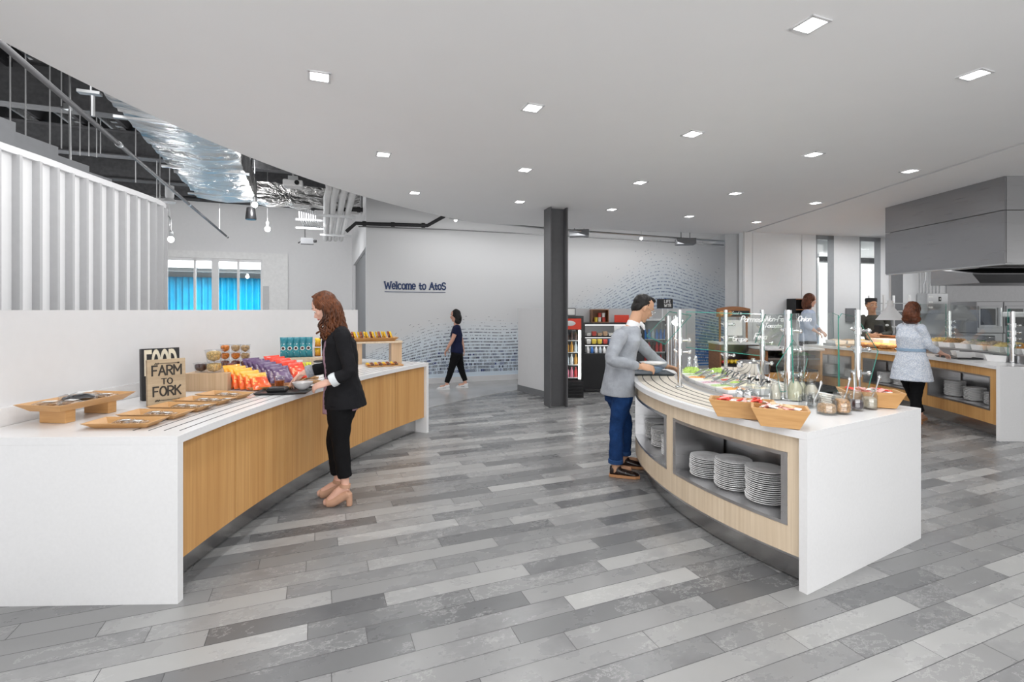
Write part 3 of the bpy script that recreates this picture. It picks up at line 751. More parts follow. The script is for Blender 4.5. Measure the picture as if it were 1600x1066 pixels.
# ================================================================== LEFT SERVING COUNTER
TOP = .877; TH = .042
A0, A1 = -1.34, 25.5; RF, RBK = 7.80, 8.95
t = thing('snack_counter', 'long curved snack counter with white quartz top and oak doors', 'counter', (-1.9, 4.2, 0))
def lc(name, mb, m, **k):
    o = obj(name, mb, m, t, **k); o.matrix_parent_inverse = Matrix.Translation((1.9, -4.2, 0)); return o
mb = MB(); mb.strip(arcC(RF, A0, A1, 60), arcC(RBK-.02, A0, A1, 60), TOP-TH, TOP); lc('countertop', mb, M['quartz'], bevel=.0008)
dt = math.degrees(.045/7.8)
for a in (A0, A1-dt):
    mb = MB(); mb.strip(arcC(RF, a, a+dt, 1), arcC(RBK-.02, a, a+dt, 1), 0, TOP-TH-.00005); lc('end_panel', mb, M['quartz'], bevel=.0005)
bounds = [A0+dt+.02]+[deg_at(px, 7.84) for px in (367, 444.5, 513, 566, 617)]+[A1-dt-.02]
for i in range(len(bounds)-1):
    g = .025
    mb = MB(); mb.strip(arcC(7.835, bounds[i]+g, bounds[i+1]-g, 12), arcC(7.86, bounds[i]+g, bounds[i+1]-g, 12), .195, TOP-TH-.004); lc('door_panel', mb, M['oak'])
mb = MB(); mb.strip(arcC(7.865, bounds[0], bounds[-1], 40), arcC(8.9, bounds[0], bounds[-1], 40), .20, TOP-TH-.003); lc('cabinet_body', mb, M['black_matt'])
mb = MB(); mb.strip(arcC(7.965, bounds[0], bounds[-1], 60), arcC(7.98, bounds[0], bounds[-1], 60), .008, .20); lc('toe_kick', mb, M['toe'])
for r in (7.865, 7.95, 8.035, 8.12):
    mb = MB(); mb.strip(arcC(r, A0+.9, A1-.25, 60), arcC(r+.006, A0+.9, A1-.25, 60), TOP-.002, TOP+.0012); lc('rail_groove', mb, M['black_matt'])
mb = MB(); mb.strip(arcC(RBK-.018, A0, A1, 60), arcC(RBK-.001, A0, A1, 60), TOP+.0005, TOP+.105); lc('backsplash', mb, M['quartz'])

# ================================================================== CURVED SALAD BAR
SC = Vector((3.825, 4.10, 0)); SR = 2.65
def SP(r, deg, z=0): return Vector((SC.x+r*cos(radians(deg)), SC.y+r*sin(radians(deg)), z))
dA = math.degrees(atan2(2.607-4.1, 1.633-3.825)) % 360         # ~214
def outer(off, z=0, a0=None, a1=151.0, n=48):
    a0 = dA if a0 is None else a0
    return [SP(SR-off, a0+(a1-a0)*i/n, z) for i in range(n+1)]
inner_pts = [Vector(p) for p in ((2.805, 3.255, 0), (2.66, 3.5, 0), (2.56, 3.85, 0), (2.525, 4.2, 0), (2.56, 4.6, 0), (2.67, 5.03, 0), (2.86, 5.45, 0))]
inner = cat(inner_pts, 8)          # 49 points
sb = thing('salad_bar', 'curved salad bar island with white top and pale oak front', 'counter', (2.2, 4.1, 0))
def sc(name, mb, m, **k):
    o = obj(name, mb, m, sb, **k); o.matrix_parent_inverse = Matrix.Translation((-2.2, -4.1, 0)); return o
oz = outer(0)
mb = MB(); mb.strip(oz, inner, TOP-TH, TOP); sc('countertop', mb, M['quartz'], bevel=.0008)
# inlaid tray slide of pale slats with grooves
nearE = (inner[0]-oz[0]).normalized()
# near end panel
e0, e1 = oz[0], inner[0]; ed = (e1-e0).normalized(); en = Vector((-ed.y, ed.x, 0))
mb = MB(); mb.strip([e0, e1], [e0+en*.045, e1+en*.045], 0, TOP-TH-.00005); sc('end_panel', mb, M['quartz'], bevel=.0005)
f0, f1 = oz[-1], inner[-1]; fd = (f1-f0).normalized(); fn = Vector((fd.y, -fd.x, 0))
mb = MB(); mb.strip([f0, f1], [f0+fn*.045, f1+fn*.045], 0, TOP-TH-.0005); sc('end_panel', mb, M['quartz'])
# front fascia with two framed niches
aS = dA-1.1; aE = 152.0
ZB, ZT = .17, TOP-TH-.002
def ang_px(px, off):            # outer curve angle at a photo column (near half)
    k = (px-CX)/F; best = min(((SP(SR-off, a_/10).x/SP(SR-off, a_/10).y-k)**2, a_/10) for a_ in range(1760, 2150)); return best[1]
w1, w0 = ang_px(1052, .03), ang_px(1231, .03)     # big niche
v1, v0 = 167.0, ang_px(1042, .03)     # small niche
NZ0, NZ1 = .325, .735
def fasc(a0, a1, z0, z1, name='fascia', m=None, off=.03, th=.03):
    n = max(2, int(abs(a1-a0)/2)); mb = MB(); mb.strip(outer(off, 0, a0, a1, n), outer(off+th, 0, a0, a1, n), z0, z1); return sc(name, mb, m or M['oak_pale'])
fasc(aS, aE, NZ1, ZT); fasc(aS, aE, ZB, NZ0); fasc(aS, w0, NZ0, NZ1); fasc(w1, v0, NZ0, NZ1); fasc(v1, aE, NZ0, NZ1)
for (p0, p1) in ((w0, w1), (v0, v1)):
    g = .8
    for a0, a1, z0, z1 in ((p0, p1, NZ0, NZ0+.02), (p0, p1, NZ1-.022, NZ1), (p0, p0-g, NZ0, NZ1), (p1+g, p1, NZ0, NZ1)):
        fasc(a0, a1, z0+.0005, z1-.0005, 'niche_frame', M['steel'], .026, .42 if z1-z0 < .05 else .40)
    fasc(p0, p1, NZ0, NZ1, 'niche_back', M['steel'], .44, .012)
mb = MB(); mb.strip(outer(.115, 0, aS, aE, 50), outer(.13, 0, aS, aE, 50), .006, ZB+.02); sc('toe_kick', mb, M['toe'])
mb = MB(); mb.strip(outer(.03, 0, aS, aE, 50), outer(.06, 0, aS, aE, 50), ZB-.012, ZB-.0005); sc('bottom_trim', mb, M['steel'])
# inner side carcass
mb = MB(); ic = [p for p in inner[2:-2]]; io = []
for i, p in enumerate(ic):
    tt = (ic[min(i+1, len(ic)-1)]-ic[max(i-1, 0)]).normalized(); io.append(p+Vector((-tt.y, tt.x, 0))*.03)
mb.strip([p+(q-p)*2 for p, q in zip(ic, io)], [p+(q-p)*3 for p, q in zip(ic, io)], .02, ZT); sc('rear_panel', mb, M['oak_pale'])
# pale slatted tray slides each side, with dark grooves
slide = plain('tray_slide_pale', (.72, .66, .57), .35, var=.03)
a1s, a0s = 156.0, dA-6.0
mb = MB(); mb.strip(outer(.05, 0, a0s, a1s, 50), outer(.40, 0, a0s, a1s, 50), TOP+.0002, TOP+.003); sc('tray_slide', mb, slide)
for k in range(4):
    o_ = .095+.08*k; mb = MB(); mb.strip(outer(o_, 0, a0s, a1s, 50), outer(o_+.008, 0, a0s, a1s, 50), TOP+.003, TOP+.0045); sc('rail_groove', mb, M['black_matt'])
def inoff(d, i0=8, i1=48):
    out_ = []
    for i in range(i0, i1+1):
        tt = (inner[min(i+1, 48)]-inner[max(i-1, 0)]).normalized(); out_.append(inner[i]+Vector((-tt.y, tt.x, 0))*d)
    return out_
mb = MB(); mb.strip(inoff(.04), inoff(.38), TOP+.0002, TOP+.003); sc('tray_slide', mb, slide)
for k in range(4):
    mb = MB(); mb.strip(inoff(.09+.08*k), inoff(.096+.08*k), TOP+.003, TOP+.0045); sc('rail_groove', mb, M['black_matt'])
# sunken cold well between the slides
def wellc(f, i):     # f 0..1 between outer slide and inner slide, i 0..1 along
    a_ = (a0s-16)+(157.5-(a0s-16))*i; po = SP(SR-.43, a_); pi_ = SP(SR-.93, a_); return po.lerp(pi_, f)
W0 = [wellc(0, i/30) for i in range(31)]; W1 = [wellc(1, i/30) for i in range(31)]
mb = MB(); mb.strip(W0, [wellc(.03, i/30) for i in range(31)], TOP+.0005, TOP+.030); mb.strip([wellc(.97, i/30) for i in range(31)], W1, TOP+.0005, TOP+.030)
mb.strip(W0[:2], W1[:2], TOP+.0005, TOP+.030); mb.strip(W0[-2:], W1[-2:], TOP+.0005, TOP+.03)
sc('cold_well_rim', mb, M['steel'])
mb = MB(); mb.strip([wellc(.03, i/30) for i in range(31)], [wellc(.97, i/30) for i in range(31)], TOP+.0005, TOP+.006); sc('cold_well', mb, M['steel'])

# ================================================================== BACK SERVING COUNTER
BF = cat([Vector(p) for p in ((5.80, 5.70, 0), (5.95, 6.4, 0), (6.03, 7.2, 0), (6.0, 8.0, 0), (5.86, 8.8, 0), (5.72, 9.25, 0))], 8)   # 41 points
def boff(P, d):
    out_ = []
    for i, p in enumerate(P):
        tt = (P[min(i+1, len(P)-1)]-P[max(i-1, 0)]).normalized(); out_.append(p+Vector((tt.y, -tt.x, 0))*d)
    return out_
bc = thing('kitchen_counter', 'long curved white and oak serving counter in front of the kitchen', 'counter', (6.2, 7.2, 0))
def kc(name, mb, m, **k):
    o = obj(name, mb, m, bc, **k); o.matrix_parent_inverse = Matrix.Translation((-6.2, -7.2, 0)); return o
BW = 1.15
def bstrip(i0, i1, d0, d1, z0, z1, name, m, **k):
    mb = MB(); mb.strip(boff(BF, d0)[i0:i1+1], boff(BF, d1)[i0:i1+1], z0, z1); return kc(name, mb, m, **k)
bstrip(0, 40, 0, BW, TOP-TH, TOP, 'countertop', M['quartz'])
mb = MB(); mb.box((5.79+2.2, 5.67, TOP/2), (4.4, .045, TOP)); kc('end_panel', mb, M['quartz'])
mb = MB(); mb.box((5.80+2.6, 6.2, TOP-TH/2), (4.4-.62, .95, TOP)); mb = MB(); mb.prism([(6.88, 5.694), (10.2, 5.694), (10.2, 6.6), (7.05, 6.6)], TOP-TH, TOP); kc('countertop', mb, M['quartz'])
bays = [(2, 13), (15, 25), (27, 37)]
bstrip(0, 40, .02, .05, .735, TOP-TH, 'fascia', M['oak']); bstrip(0, 40, .02, .05, .17, .325, 'fascia', M['oak'])
pv = 0
for i0, i1 in bays:
    bstrip(pv, i0, .02, .05, .325, .735, 'fascia', M['oak'])
    bstrip(i0, i1, .016, .44, .325, .345, 'niche_frame', M['steel']); bstrip(i0, i1, .016, .05, .715, .735, 'niche_frame', M['steel'])
    q = boff(BF, .018); q2 = boff(BF, .44)
    for j, sg in ((i0, 1), (i1, -1)):
        tt = (BF[min(j+1, 40)]-BF[max(j-1, 0)]).normalized()*sg*.02
        mb = MB(); mb.strip([q[j], q2[j]], [q[j]+tt, q2[j]+tt], .345, .715); kc('niche_frame', mb, M['steel'])
    bstrip(i0, i1, .46, .48, .325, .735, 'niche_back', M['steel']); pv = i1
bstrip(pv, 40, .02, .05, .325, .735, 'fascia', M['oak'])
bstrip(0, 40, .12, .135, .006, .17, 'toe_kick', M['toe'])
mb = MB(); q = boff(BF, .0); q2 = boff(BF, BW); mb.strip([q[40], q2[40]], [q[40]-Vector((0, .04, 0)), q2[40]-Vector((0, .04, 0))], 0, TOP-TH); kc('end_panel', mb, M['paint_mid'])

# ------------------------------------------------------------------ plates, one object each
def plate_mesh(r, h=.022):
    mb = MB(); mb.lathe([(r*.45, 0), (r*.52, .004), (r*.62, .006), (r*.98, h-.004), (r, h), (r*.97, h+.001), (r*.70, h*.45), (r*.62, h*.36), (0.001, h*.36)], n=32); return mb
pm = {}
def plate(r):
    if r not in pm: pm[r] = obj('dinner_plate', plate_mesh(r), M['ceramic'], smooth=50); return pm[r]
    c = pm[r].copy(); C.objects.link(c); return c
def stack(p, n, r, where, dz=.0125):
    for k in range(n):
        o = plate(r); o.location = (p.x+random.uniform(-.004, .004), p.y+random.uniform(-.004, .004), p.z+.0005+k*dz)
        o['group'] = 'plates '+where; o['category'] = 'plate'
        o['label'] = ('topmost white plate, '+where) if k == n-1 else ('lowest white plate, '+where) if k == 0 else 'white plate in the middle layers, '+where
SZ = NZ0+.02
def Sat(px, py, z):  return G(px, py, z)
# big niche stacks
aR = ang_px(1196, .2)
for da, n, wh in ((11.6, 11, 'left stack of the large salad bar niche'), (5.8, 15, 'middle stack of the large salad bar niche'), (0, 16, 'right stack of the large salad bar niche')):
    a_ = aR-da; p = SP(SR-.20, a_); stack(Vector((p.x, p.y, SZ)), n, .115, wh)
for a_, n, wh in ((v0-5.5, 12, 'right stack of the small salad bar niche'), (v0-12.0, 12, 'middle stack of the small salad bar niche'), (v0-18.5, 12, 'left stack of the small salad bar niche')):
    p = SP(SR-.22, a_); stack(Vector((p.x, p.y, SZ)), n, .112, wh)
bo = boff(BF, .24)
names = {4.6: 'right stack of the nearest kitchen counter niche', 7.9: 'middle stack of the nearest kitchen counter niche', 11.2: 'left stack of the nearest kitchen counter niche', 17: 'right stack of the second kitchen counter niche', 20: 'middle stack of the second kitchen counter niche', 23: 'left stack of the second kitchen counter niche', 29: 'right stack of the farthest kitchen counter niche', 33.3: 'left stack of the farthest kitchen counter niche'}
for i_, n in ((4.6, 11), (7.9, 12), (11.2, 15), (17, 9), (20, 13), (23, 12), (29, 10), (33.3, 13)):
    p = bo[int(i_)].lerp(bo[int(i_)+1], i_ % 1); stack(Vector((p.x, p.y, .345)), n, .115, names[i_], .0135)
# ================================================================== GOODS ON THE SNACK COUNTER
T0 = TOP+.0006
def tray(name, label, cat_, loc, rz, L_, W_, h=.035, flare=.02, th=.008, mat=None, group=None, bevel=.0015):
    """shallow rectangular tray with flared sides"""
    mb = MB(); a, b_ = L_/2-flare, W_/2-flare
    o0 = [(-a, -b_, 0), (a, -b_, 0), (a, b_, 0), (-a, b_, 0)]; o1 = [(-L_/2, -W_/2, h), (L_/2, -W_/2, h), (L_/2, W_/2, h), (-L_/2, W_/2, h)]
    i1 = [(-L_/2+th, -W_/2+th, h), (L_/2-th, -W_/2+th, h), (L_/2-th, W_/2-th, h), (-L_/2+th, W_/2-th, h)]
    i0 = [(-a+th*.7, -b_+th*.7, th), (a-th*.7, -b_+th*.7, th), (a-th*.7, b_-th*.7, th), (-a+th*.7, b_-th*.7, th)]
    mb.ring([o0, o1, i1, i0])
    t = obj(name, mb, mat or M['bamboo'], loc=loc, rz=rz, bevel=bevel); return tag(t, label, cat_, group)
def pillow(w_, h_, th, n=10, m=12, seal=.06, twist=0):
    """a sealed snack bag standing in its XZ plane: crimped ends, puffed middle"""
    mb = MB(); rows = []
    for side in (1, -1):
        for j in range(m+1):
            v = j/m; row = []
            for i in range(n+1):
                u = i/n*2-1; vv = abs(v*2-1)
                puff = max(0, 1-abs(u)**2.4)*max(0, 1-(vv/(1-seal*.5))**3 if vv < 1-seal*.5 else 0)
                wig = .004*sin(i*2.1+j*.7) if vv > .8 else .0025*sin(i*1.3+j*1.9)
                x = u*w_/2*(1-.10*(1-vv)); row.append((x, side*(th/2*puff**.6 if puff > 0 else 0)+wig*(side if puff > .05 else 0)+side*.0006, v*h_))
            rows.append(row)
    a = [p for r in rows[:m+1] for p in r]; b_ = [p for r in rows[m+1:] for p in r]; N = n+1
    fs = []; k = len(a)
    for j in range(m):
        for i in range(n):
            q = (j*N+i, j*N+i+1, (j+1)*N+i+1, (j+1)*N+i); fs.append(q); fs.append(tuple(k+x for x in q[::-1]))
    bd = [(i) for i in range(N)]+[(j*N+n) for j in range(1, m+1)]+[(m*N+i) for i in range(n-1, -1, -1)]+[(j*N) for j in range(m-1, 0, -1)]
    for x, y in zip(bd, bd[1:]+bd[:1]): fs.append((x, k+x, k+y, y))
    mb.add(a+b_, fs); return mb
def bagmat(name, top, mid, low, stripe=None):
    """printed snack bag: colour bands and blotches fixed to the bag's own height"""
    m, nt, b, out = newmat(name); x, y, z = sep(nt, obj_pos(nt))
    n = noise_n(nt, obj_pos(nt), 26, 3)
    f = z/.2+(n-.5)*.22
    c = ramp(nt, f, [(0, low), (.38, mid), (.62, mid), (.75, top), (1, top)])
    patch = noise_n(nt, obj_pos(nt), 34, 2).gt(.60)*z.gt(.05)*z.lt(.15)
    c = mixc(nt, patch*.8, c, stripe or (.9, .85, .7)); nt.links.new(c, b.inputs['Base Color'])
    b.inputs['Roughness'].default_value = .22; bump(nt, b, noise_n(nt, obj_pos(nt), 30, 3), .35, .01); return m
BM = {'orange': bagmat('bag_orange', (.95, .45, .05), (.85, .10, .02), (.80, .16, .03), (.98, .55, .15)),
      'purple': bagmat('bag_purple', (.12, .07, .16), (.16, .10, .20), (.10, .06, .13), (.50, .42, .45)),
      'red': bagmat('bag_red', (.80, .06, .03), (.85, .08, .03), (.70, .04, .02), (.95, .55, .30)),
      'teal': bagmat('pouch_teal', (.03, .22, .28), (.05, .32, .38), (.03, .20, .28), (.45, .65, .68)),
      'yellow': bagmat('pack_yellow', (.75, .48, .02), (.85, .55, .02), (.45, .12, .02), (.95, .75, .15)),
      'brown': bagmat('wrap_brown', (.12, .04, .02), (.25, .06, .03), (.08, .03, .02), (.8, .3, .1)),
      'green': bagmat('wrap_green', (.15, .45, .05), (.75, .75, .05), (.12, .35, .05), (.9, .9, .2))}

# footed board with packed cutlery
t = thing('footed_tray', 'long wooden tray raised on two wooden blocks at the left end of the counter', 'tray', (-2.62, 2.98, T0), radians(-6))
def tray_child(name, parent, *a, **k):
    o = tray(name, '', '', *a, **k); o.parent = parent
    for key in ('label', 'category'): del o[key]
    return o
tray_child('tray_top', t, (0, 0, .075), 0, .30, .50, .045, .05)
for y in (-.13, .14):
    mb = MB(); mb.box((0, y, .0375), (.17, .06, .0745)); obj('block_foot', mb, M['bamboo'], t, bevel=.002)
film = M['plastic_clear']
def packet(label, loc, rz, col, size=(.14, .09, .03), name='wrapped_packet', group=None, lab=True, tilt=0.0, base=0.0):
    t = thing(name, label, 'packet', loc, rz, group); t.rotation_euler[0] = tilt
    mb = pillow(size[0], size[1], size[2]); v = [(x, z-size[1]/2, y+size[2]/2+.001) for x, y, z in mb.v]; mb.v = v
    obj('wrapper', mb, film, t, smooth=60)
    mb = MB(); mb.ball((0, 0, size[2]*.5+.001), (size[0]*.36, size[1]*.34, size[2]*.34), 12, 6); obj('contents', mb, col, t, smooth=True)
    if lab:
        mb = MB(); mb.box((.01, 0, size[2]+.001), (size[0]*.42, size[1]*.36, .0012)); obj('price_label', mb, M['paper'], t)
    return t
bread = plain('baked_brown', (.42, .24, .11), .7, var=.35, scale=60); dark = plain('dark_packet', (.02, .02, .025), .35)
zz = T0+.084
for i, (x, y, rz, c, sz, lab) in enumerate([(-2.70, 2.86, .3, bread, (.15, .10, .035), 'clear packet with brown contents at the near end of the footed tray'),
    (-2.61, 2.91, -.2, bread, (.14, .10, .035), 'clear packet with white label beside the black packet on the footed tray'),
    (-2.63, 3.02, .5, dark, (.17, .13, .065), 'large black packet with white label in the middle of the footed tray'),
    (-2.70, 3.03, .9, dark, (.16, .11, .05), 'black packet lying behind the large one on the footed tray'),
    (-2.58, 3.12, .1, bread, (.13, .10, .035), 'clear packet with label at the far end of the footed tray'),
    (-2.70, 3.14, .1, bread, (.12, .09, .03), 'clear packet at the far left corner of the footed tray')]):
    packet(lab, (x, y, zz), rz, c, sz)
# five small trays of wrapped cookies
order = ['nearest', 'second', 'third', 'fourth', 'farthest']
for k in range(5):
    cx_, cy_ = -2.15+.012*k, 2.75+.222*k; rz = radians(2-3.6*k)
    tray('wooden_tray', order[k]+' of the five small wooden trays along the counter edge', 'tray', (cx_, cy_, T0), rz, .37, .185, .035, .045, group='small wooden trays of wrapped cookies')
    for j in range(3 if k in (2, 3) else 2):
        x = cx_+(.02+.085*(j-.5))
        packet('%s cookie packet in the %s small tray' % (['left', 'right', 'rightmost'][j], order[k]), (x, cy_+.008*(-1)**j, T0+.010), rz+.5*(-1)**j*.5, bread, (.10, .085, .022))
# signs
def sign_block(label, loc, rz, w_, d_, h_, m, words, ink, th, arrow=False, mat_side=None):
    t = thing('table_sign', label, 'sign', loc, rz); t.rotation_euler[0] = radians(-4)
    mb = MB(); mb.box((0, 0, h_/2), (w_, d_, h_)); obj('sign_block', mb, m, t, bevel=.002)
    mb = MB()
    for txt, z, hh, wmax in words:
        tw = sum(GL[c][0]+.16 for c in txt)*hh; sx = wmax/tw
        tmp = MB(); lettering(tmp, txt, (0, 0, 0), (1, 0, 0), (0, 0, 1), hh, th, .002, center=True)
        base = len(mb.v); mb.v += [(x*sx, y-d_/2-.0002, zz_+z) for x, y, zz_ in tmp.v]; mb.f += [tuple(base+i for i in f) for f in tmp.f]; mb.m += tmp.m
    if arrow:
        for az in (h_-.03, .03):
            mb.box((0, -d_/2-.001, az), (w_*.62, .002, .004))
            for dx in (-.30, -.26, -.22): mb.box((w_*dx, -d_/2-.001, az), (.004, .002, .016), M4=Matrix.Rotation(.5, 3, 'Y'))
            mb.box((w_*.31, -d_/2-.001, az), (.012, .002, .010))
    obj('lettering', mb, ink, t); return t
cream = plain('cream_ink', (.72, .66, .52), .6); ink = plain('black_ink', (.03, .025, .02), .6)
sign_block('tall black block sign reading FOOD standing behind the farm sign', (-2.56, 3.60, T0), radians(47), .235, .07, .375, M['black_matt'], [('FOOD', .19, .16, .20), ('FORK', .02, .14, .20)][:1], cream, .2)
sign_block('weathered wooden block sign reading FARM TO FORK', (-2.375, 3.40, T0), radians(47), .225, .05, .315, M['board'], [('FARM', .205, .065, .18), ('TO', .142, .038, .07), ('FORK', .062, .062, .17)], ink, .16, True)
# plywood riser box
def crate(label, c, w_, d_, h_, rz, mat=None):
    mb = MB(); mb.box((0, 0, h_/2), (w_, d_, h_)); t = obj('riser_box', mb, mat or M['crate'], loc=(c[0], c[1], T0), rz=rz, bevel=.002); return tag(t, label, 'box')
crate('plain plywood riser box behind the small trays, carrying snack cups', (-2.44, 4.17, 0), .34, .50, .145, radians(4))
# snack cups
nutm = plain('mixed_nuts', (.50, .33, .16), .6, var=.7, scale=120, bmp=.5); pret = plain('golden_snack', (.62, .42, .16), .6, var=.6, scale=110)
apr = plain('dried_apricot', (.72, .20, .02), .45, var=.5, scale=70); choc = plain('dark_chocolate_nuts', (.06, .02, .02), .4, var=.8, scale=90); berry = plain('dark_berries', (.13, .02, .03), .4, var=.6, scale=80)
def cup(label, loc, r0, r1, h, fill):
    t = thing('snack_cup', label, 'cup', loc, 0, None)
    mb = MB(); mb.lathe([(r0*.98, 0), (r0, .002), (r1, h*.94), (r1*1.07, h*.95), (r1*1.07, h), (r1*.9, h)], n=28); obj('cup_shell', mb, M['plastic_clear'], t, smooth=50)
    mb = MB(); mb.lathe([(r0*.93, .003), (r1*.92, h*.80), (r1*.6, h*.86), (.001, h*.88)], n=24)
    o = obj('filling', mb, fill, t, smooth=True, mods=(subsurf(1), displace(.012, .012))); return t
Z1 = T0+.1455
cup('clear cup of dark chocolate nuts at the left of the riser box', (-2.52, 4.02, Z1), .042, .056, .075, choc)
cup('lower of two clear cups of golden snack mix', (-2.40, 4.0, Z1), .052, .064, .085, pret)
cup('upper of two clear cups of golden snack mix', (-2.402, 4.0, Z1+.0855), .050, .066, .10, pret)
cup('clear cup of dark berries between the snack mix and apricots', (-2.325, 4.10, Z1), .034, .042, .072, berry)
for i, (x, y, fs) in enumerate(((-2.50, 4.33, (berry, apr, apr)), (-2.41, 4.34, (berry, apr, nutm)), (-2.32, 4.33, (berry, nutm, nutm)))):
    for k in range(3):
        if i == 0 and k == 0: pass
        cup('%s cup of the %s stack of small clear cups on the riser box' % (('bottom', 'middle', 'top')[k], ('left', 'middle', 'right')[i]), (x, y, Z1+.0685*k), .034, .0405, .068, fs[k])
# snack bags in ranks on a wooden tray
tray('wooden_tray', 'wooden tray under the ranks of coloured snack bags', 'tray', (-1.985, 4.33, T0), radians(10), .34, .78, .03, .03)
def bag(kind, label, loc, rz, tilt, size, group):
    key = 'bag'+kind+str(size)
    if key not in pm: pm[key] = obj('snack_bag', pillow(*size), BM[kind], smooth=60); o = pm[key]
    else: o = pm[key].copy(); C.objects.link(o)
    o.location = loc; o.rotation_euler = (tilt, 0, rz); return tag(o, label, 'snack bag', group)
ordn = ['first', 'second', 'third', 'fourth', 'fifth', 'sixth']
for k in range(5):
    bag('orange', '%s orange and red snack bag of the front rank, counted from the left' % ordn[k], (-2.235+.066*k, 4.04-.022*k, T0+.012), radians(62-4*k), radians(-22-8*k), (.15, .20, .034), 'front rank of orange snack bags')
for k in range(6):
    bag('purple', '%s dark purple snack bag of the middle rank, counted from the left' % ordn[k], (-2.185+.060*k, 4.27-.018*k, T0+.03), radians(60-3*k), radians(-24-6*k), (.16, .22, .034), 'middle rank of purple snack bags')
for k in range(5):
    bag('red', '%s red snack bag of the back rank, counted from the left' % ordn[k], (-2.12+.062*k, 4.52-.012*k, T0+.03), radians(58-3*k), radians(-26-7*k), (.16, .22, .034), 'back rank of red snack bags')
# cafeteria tray with black box, drink and bowl
tb = plain('tray_black', (.03, .03, .033), .35)
tray('cafeteria_tray', 'black cafeteria tray under the hands of the woman in the black blazer', 'tray', (-1.76, 3.90, T0), radians(8), .40, .32, .018, .015, .006, tb)
t = thing('takeaway_box', 'black takeaway box with clear lid on the cafeteria tray', 'box', (-1.79, 3.82, T0+.007), radians(10))
mb = MB(); mb.ring([[(-.06, -.045, 0), (.06, -.045, 0), (.06, .045, 0), (-.06, .045, 0)], [(-.075, -.055, .028), (.075, -.055, .028), (.075, .055, .028), (-.075, .055, .028)]]); obj('box_body', mb, M['black'], t, bevel=.004)
mb = MB(); mb.ring([[(-.075, -.055, .029), (.075, -.055, .029), (.075, .055, .029), (-.075, .055, .029)], [(-.06, -.045, .045), (.06, -.045, .045), (.06, .045, .045), (-.06, .045, .045)]]); obj('lid', mb, M['black'], t, bevel=.004)
t = thing('iced_tea_cup', 'clear plastic cup of iced tea on the cafeteria tray', 'cup', (-1.845, 3.97, T0+.007))
mb = MB(); mb.lathe([(.030, 0), (.042, .10), (.044, .102), (.044, .108), (.02, .112), (0, .112)], n=24); obj('cup_shell', mb, M['plastic_clear'], t, smooth=50)
mb = MB(); mb.lathe([(.028, .002), (.037, .075), (0, .076)], n=20); obj('drink', mb, plain('iced_tea', (.40, .10, .02), .15, var=.3, scale=60), t, smooth=50)
def bowl_mb(r, h): 
    mb = MB(); mb.lathe([(r*.4, 0), (r*.45, .004), (r*.8, h*.5), (r, h), (r*.96, h), (r*.74, h*.5), (r*.4, h*.16), (0.001, h*.14)], n=28); return mb
tag(obj('soup_bowl', bowl_mb(.082, .06), M['ceramic'], loc=(-1.66, 3.98, T0+.007), smooth=50), 'white soup bowl on the black cafeteria tray', 'bowl')
# candy basket, small cards, black bin
tray('wooden_basket', 'square wooden basket of wrapped candy bars behind the cafeteria tray', 'basket', (-2.06, 4.78, T0), radians(14), .34, .16, .075, .02)
for k in range(11):
    kind = 'brown' if k < 6 else 'green' if k > 7 else 'yellow'
    x = -2.19+.027*k
    bag(kind, ('brown' if k < 6 else 'green and yellow' if k > 7 else 'golden')+' candy bar, number %d from the left in the wooden basket' % (k+1), (x, 4.745+.007*k+.02*(k % 2), T0+.012), radians(60+12*(k % 3)), radians(-10-6*(k % 2)), (.035, .13, .02), 'candy bars in the wooden basket')
def card(label, c, w_, h_, rz, line='II'):
    t = thing('tent_card', label, 'card', c, rz); t.rotation_euler[0] = radians(-12)
    mb = MB(); mb.box((0, 0, h_/2), (w_, .003, h_)); obj('card_panel', mb, M['paper'], t)
    mb = MB()
    for k in range(3): mb.box((.004*(k % 2), -.002, h_*(.62-.13*k)), (.012+.01*k, .001, .006))
    obj('print', mb, ink, t); return t
card('white card with small print in front of the teal pouches', (-2.13, 4.93, T0), .13, .15, radians(14))
card('white card beside the black cutlery bin', (-1.90, 4.87, T0), .12, .11, radians(14))
# long oak riser with the teal pouches and yellow packs
crate('long oak riser carrying teal pouches and yellow packs', (-2.07, 5.22, 0), .66, .26, .155, radians(17), M['oak_pale'])
Z2 = T0+.1556; rd = Vector((cos(radians(17)), sin(radians(17)), 0)); rc = Vector((-2.07, 5.22, Z2)); rn = Vector((-rd.y, rd.x, 0))
for k in range(5):
    p = rc+rd*(-.28+.062*k)-rn*.03; o = bag('teal', '%s teal pouch from the left on the long oak riser' % ordn[k], p, radians(10+4*(k % 2)), radians(2), (.075, .215, .05), 'teal pouches on the long riser')
    mb = MB(); mb.lathe([(.021, 0), (.021, .002), (0, .002)], n=16); mb.v = [(x, -z-.026, y+.10) for x, y, z in mb.v]; q = obj('round_emblem', mb, M['paper'], o)
    mb = MB(); mb.lathe([(.014, 0), (.014, .002), (0, .002)], n=12); mb.v = [(x, -z-.0285, y+.10) for x, y, z in mb.v]; obj('emblem_print', mb, choc, q)
mb = MB(); mb.box((0, 0, .001), (.30, .12, .004)); mb.box((0, 0, .104), (.30, .12, .006))
for sx in (-.148, .148): mb.box((sx, 0, .052), (.004, .12, .10))
pr = rc+rd*.165-rn*.02
tag(obj('snack_shelf', mb, M['paint_white'], loc=(pr.x, pr.y, Z2+.001), rz=radians(17)), 'low white two-level shelf of yellow packs on the long oak riser', 'shelf')
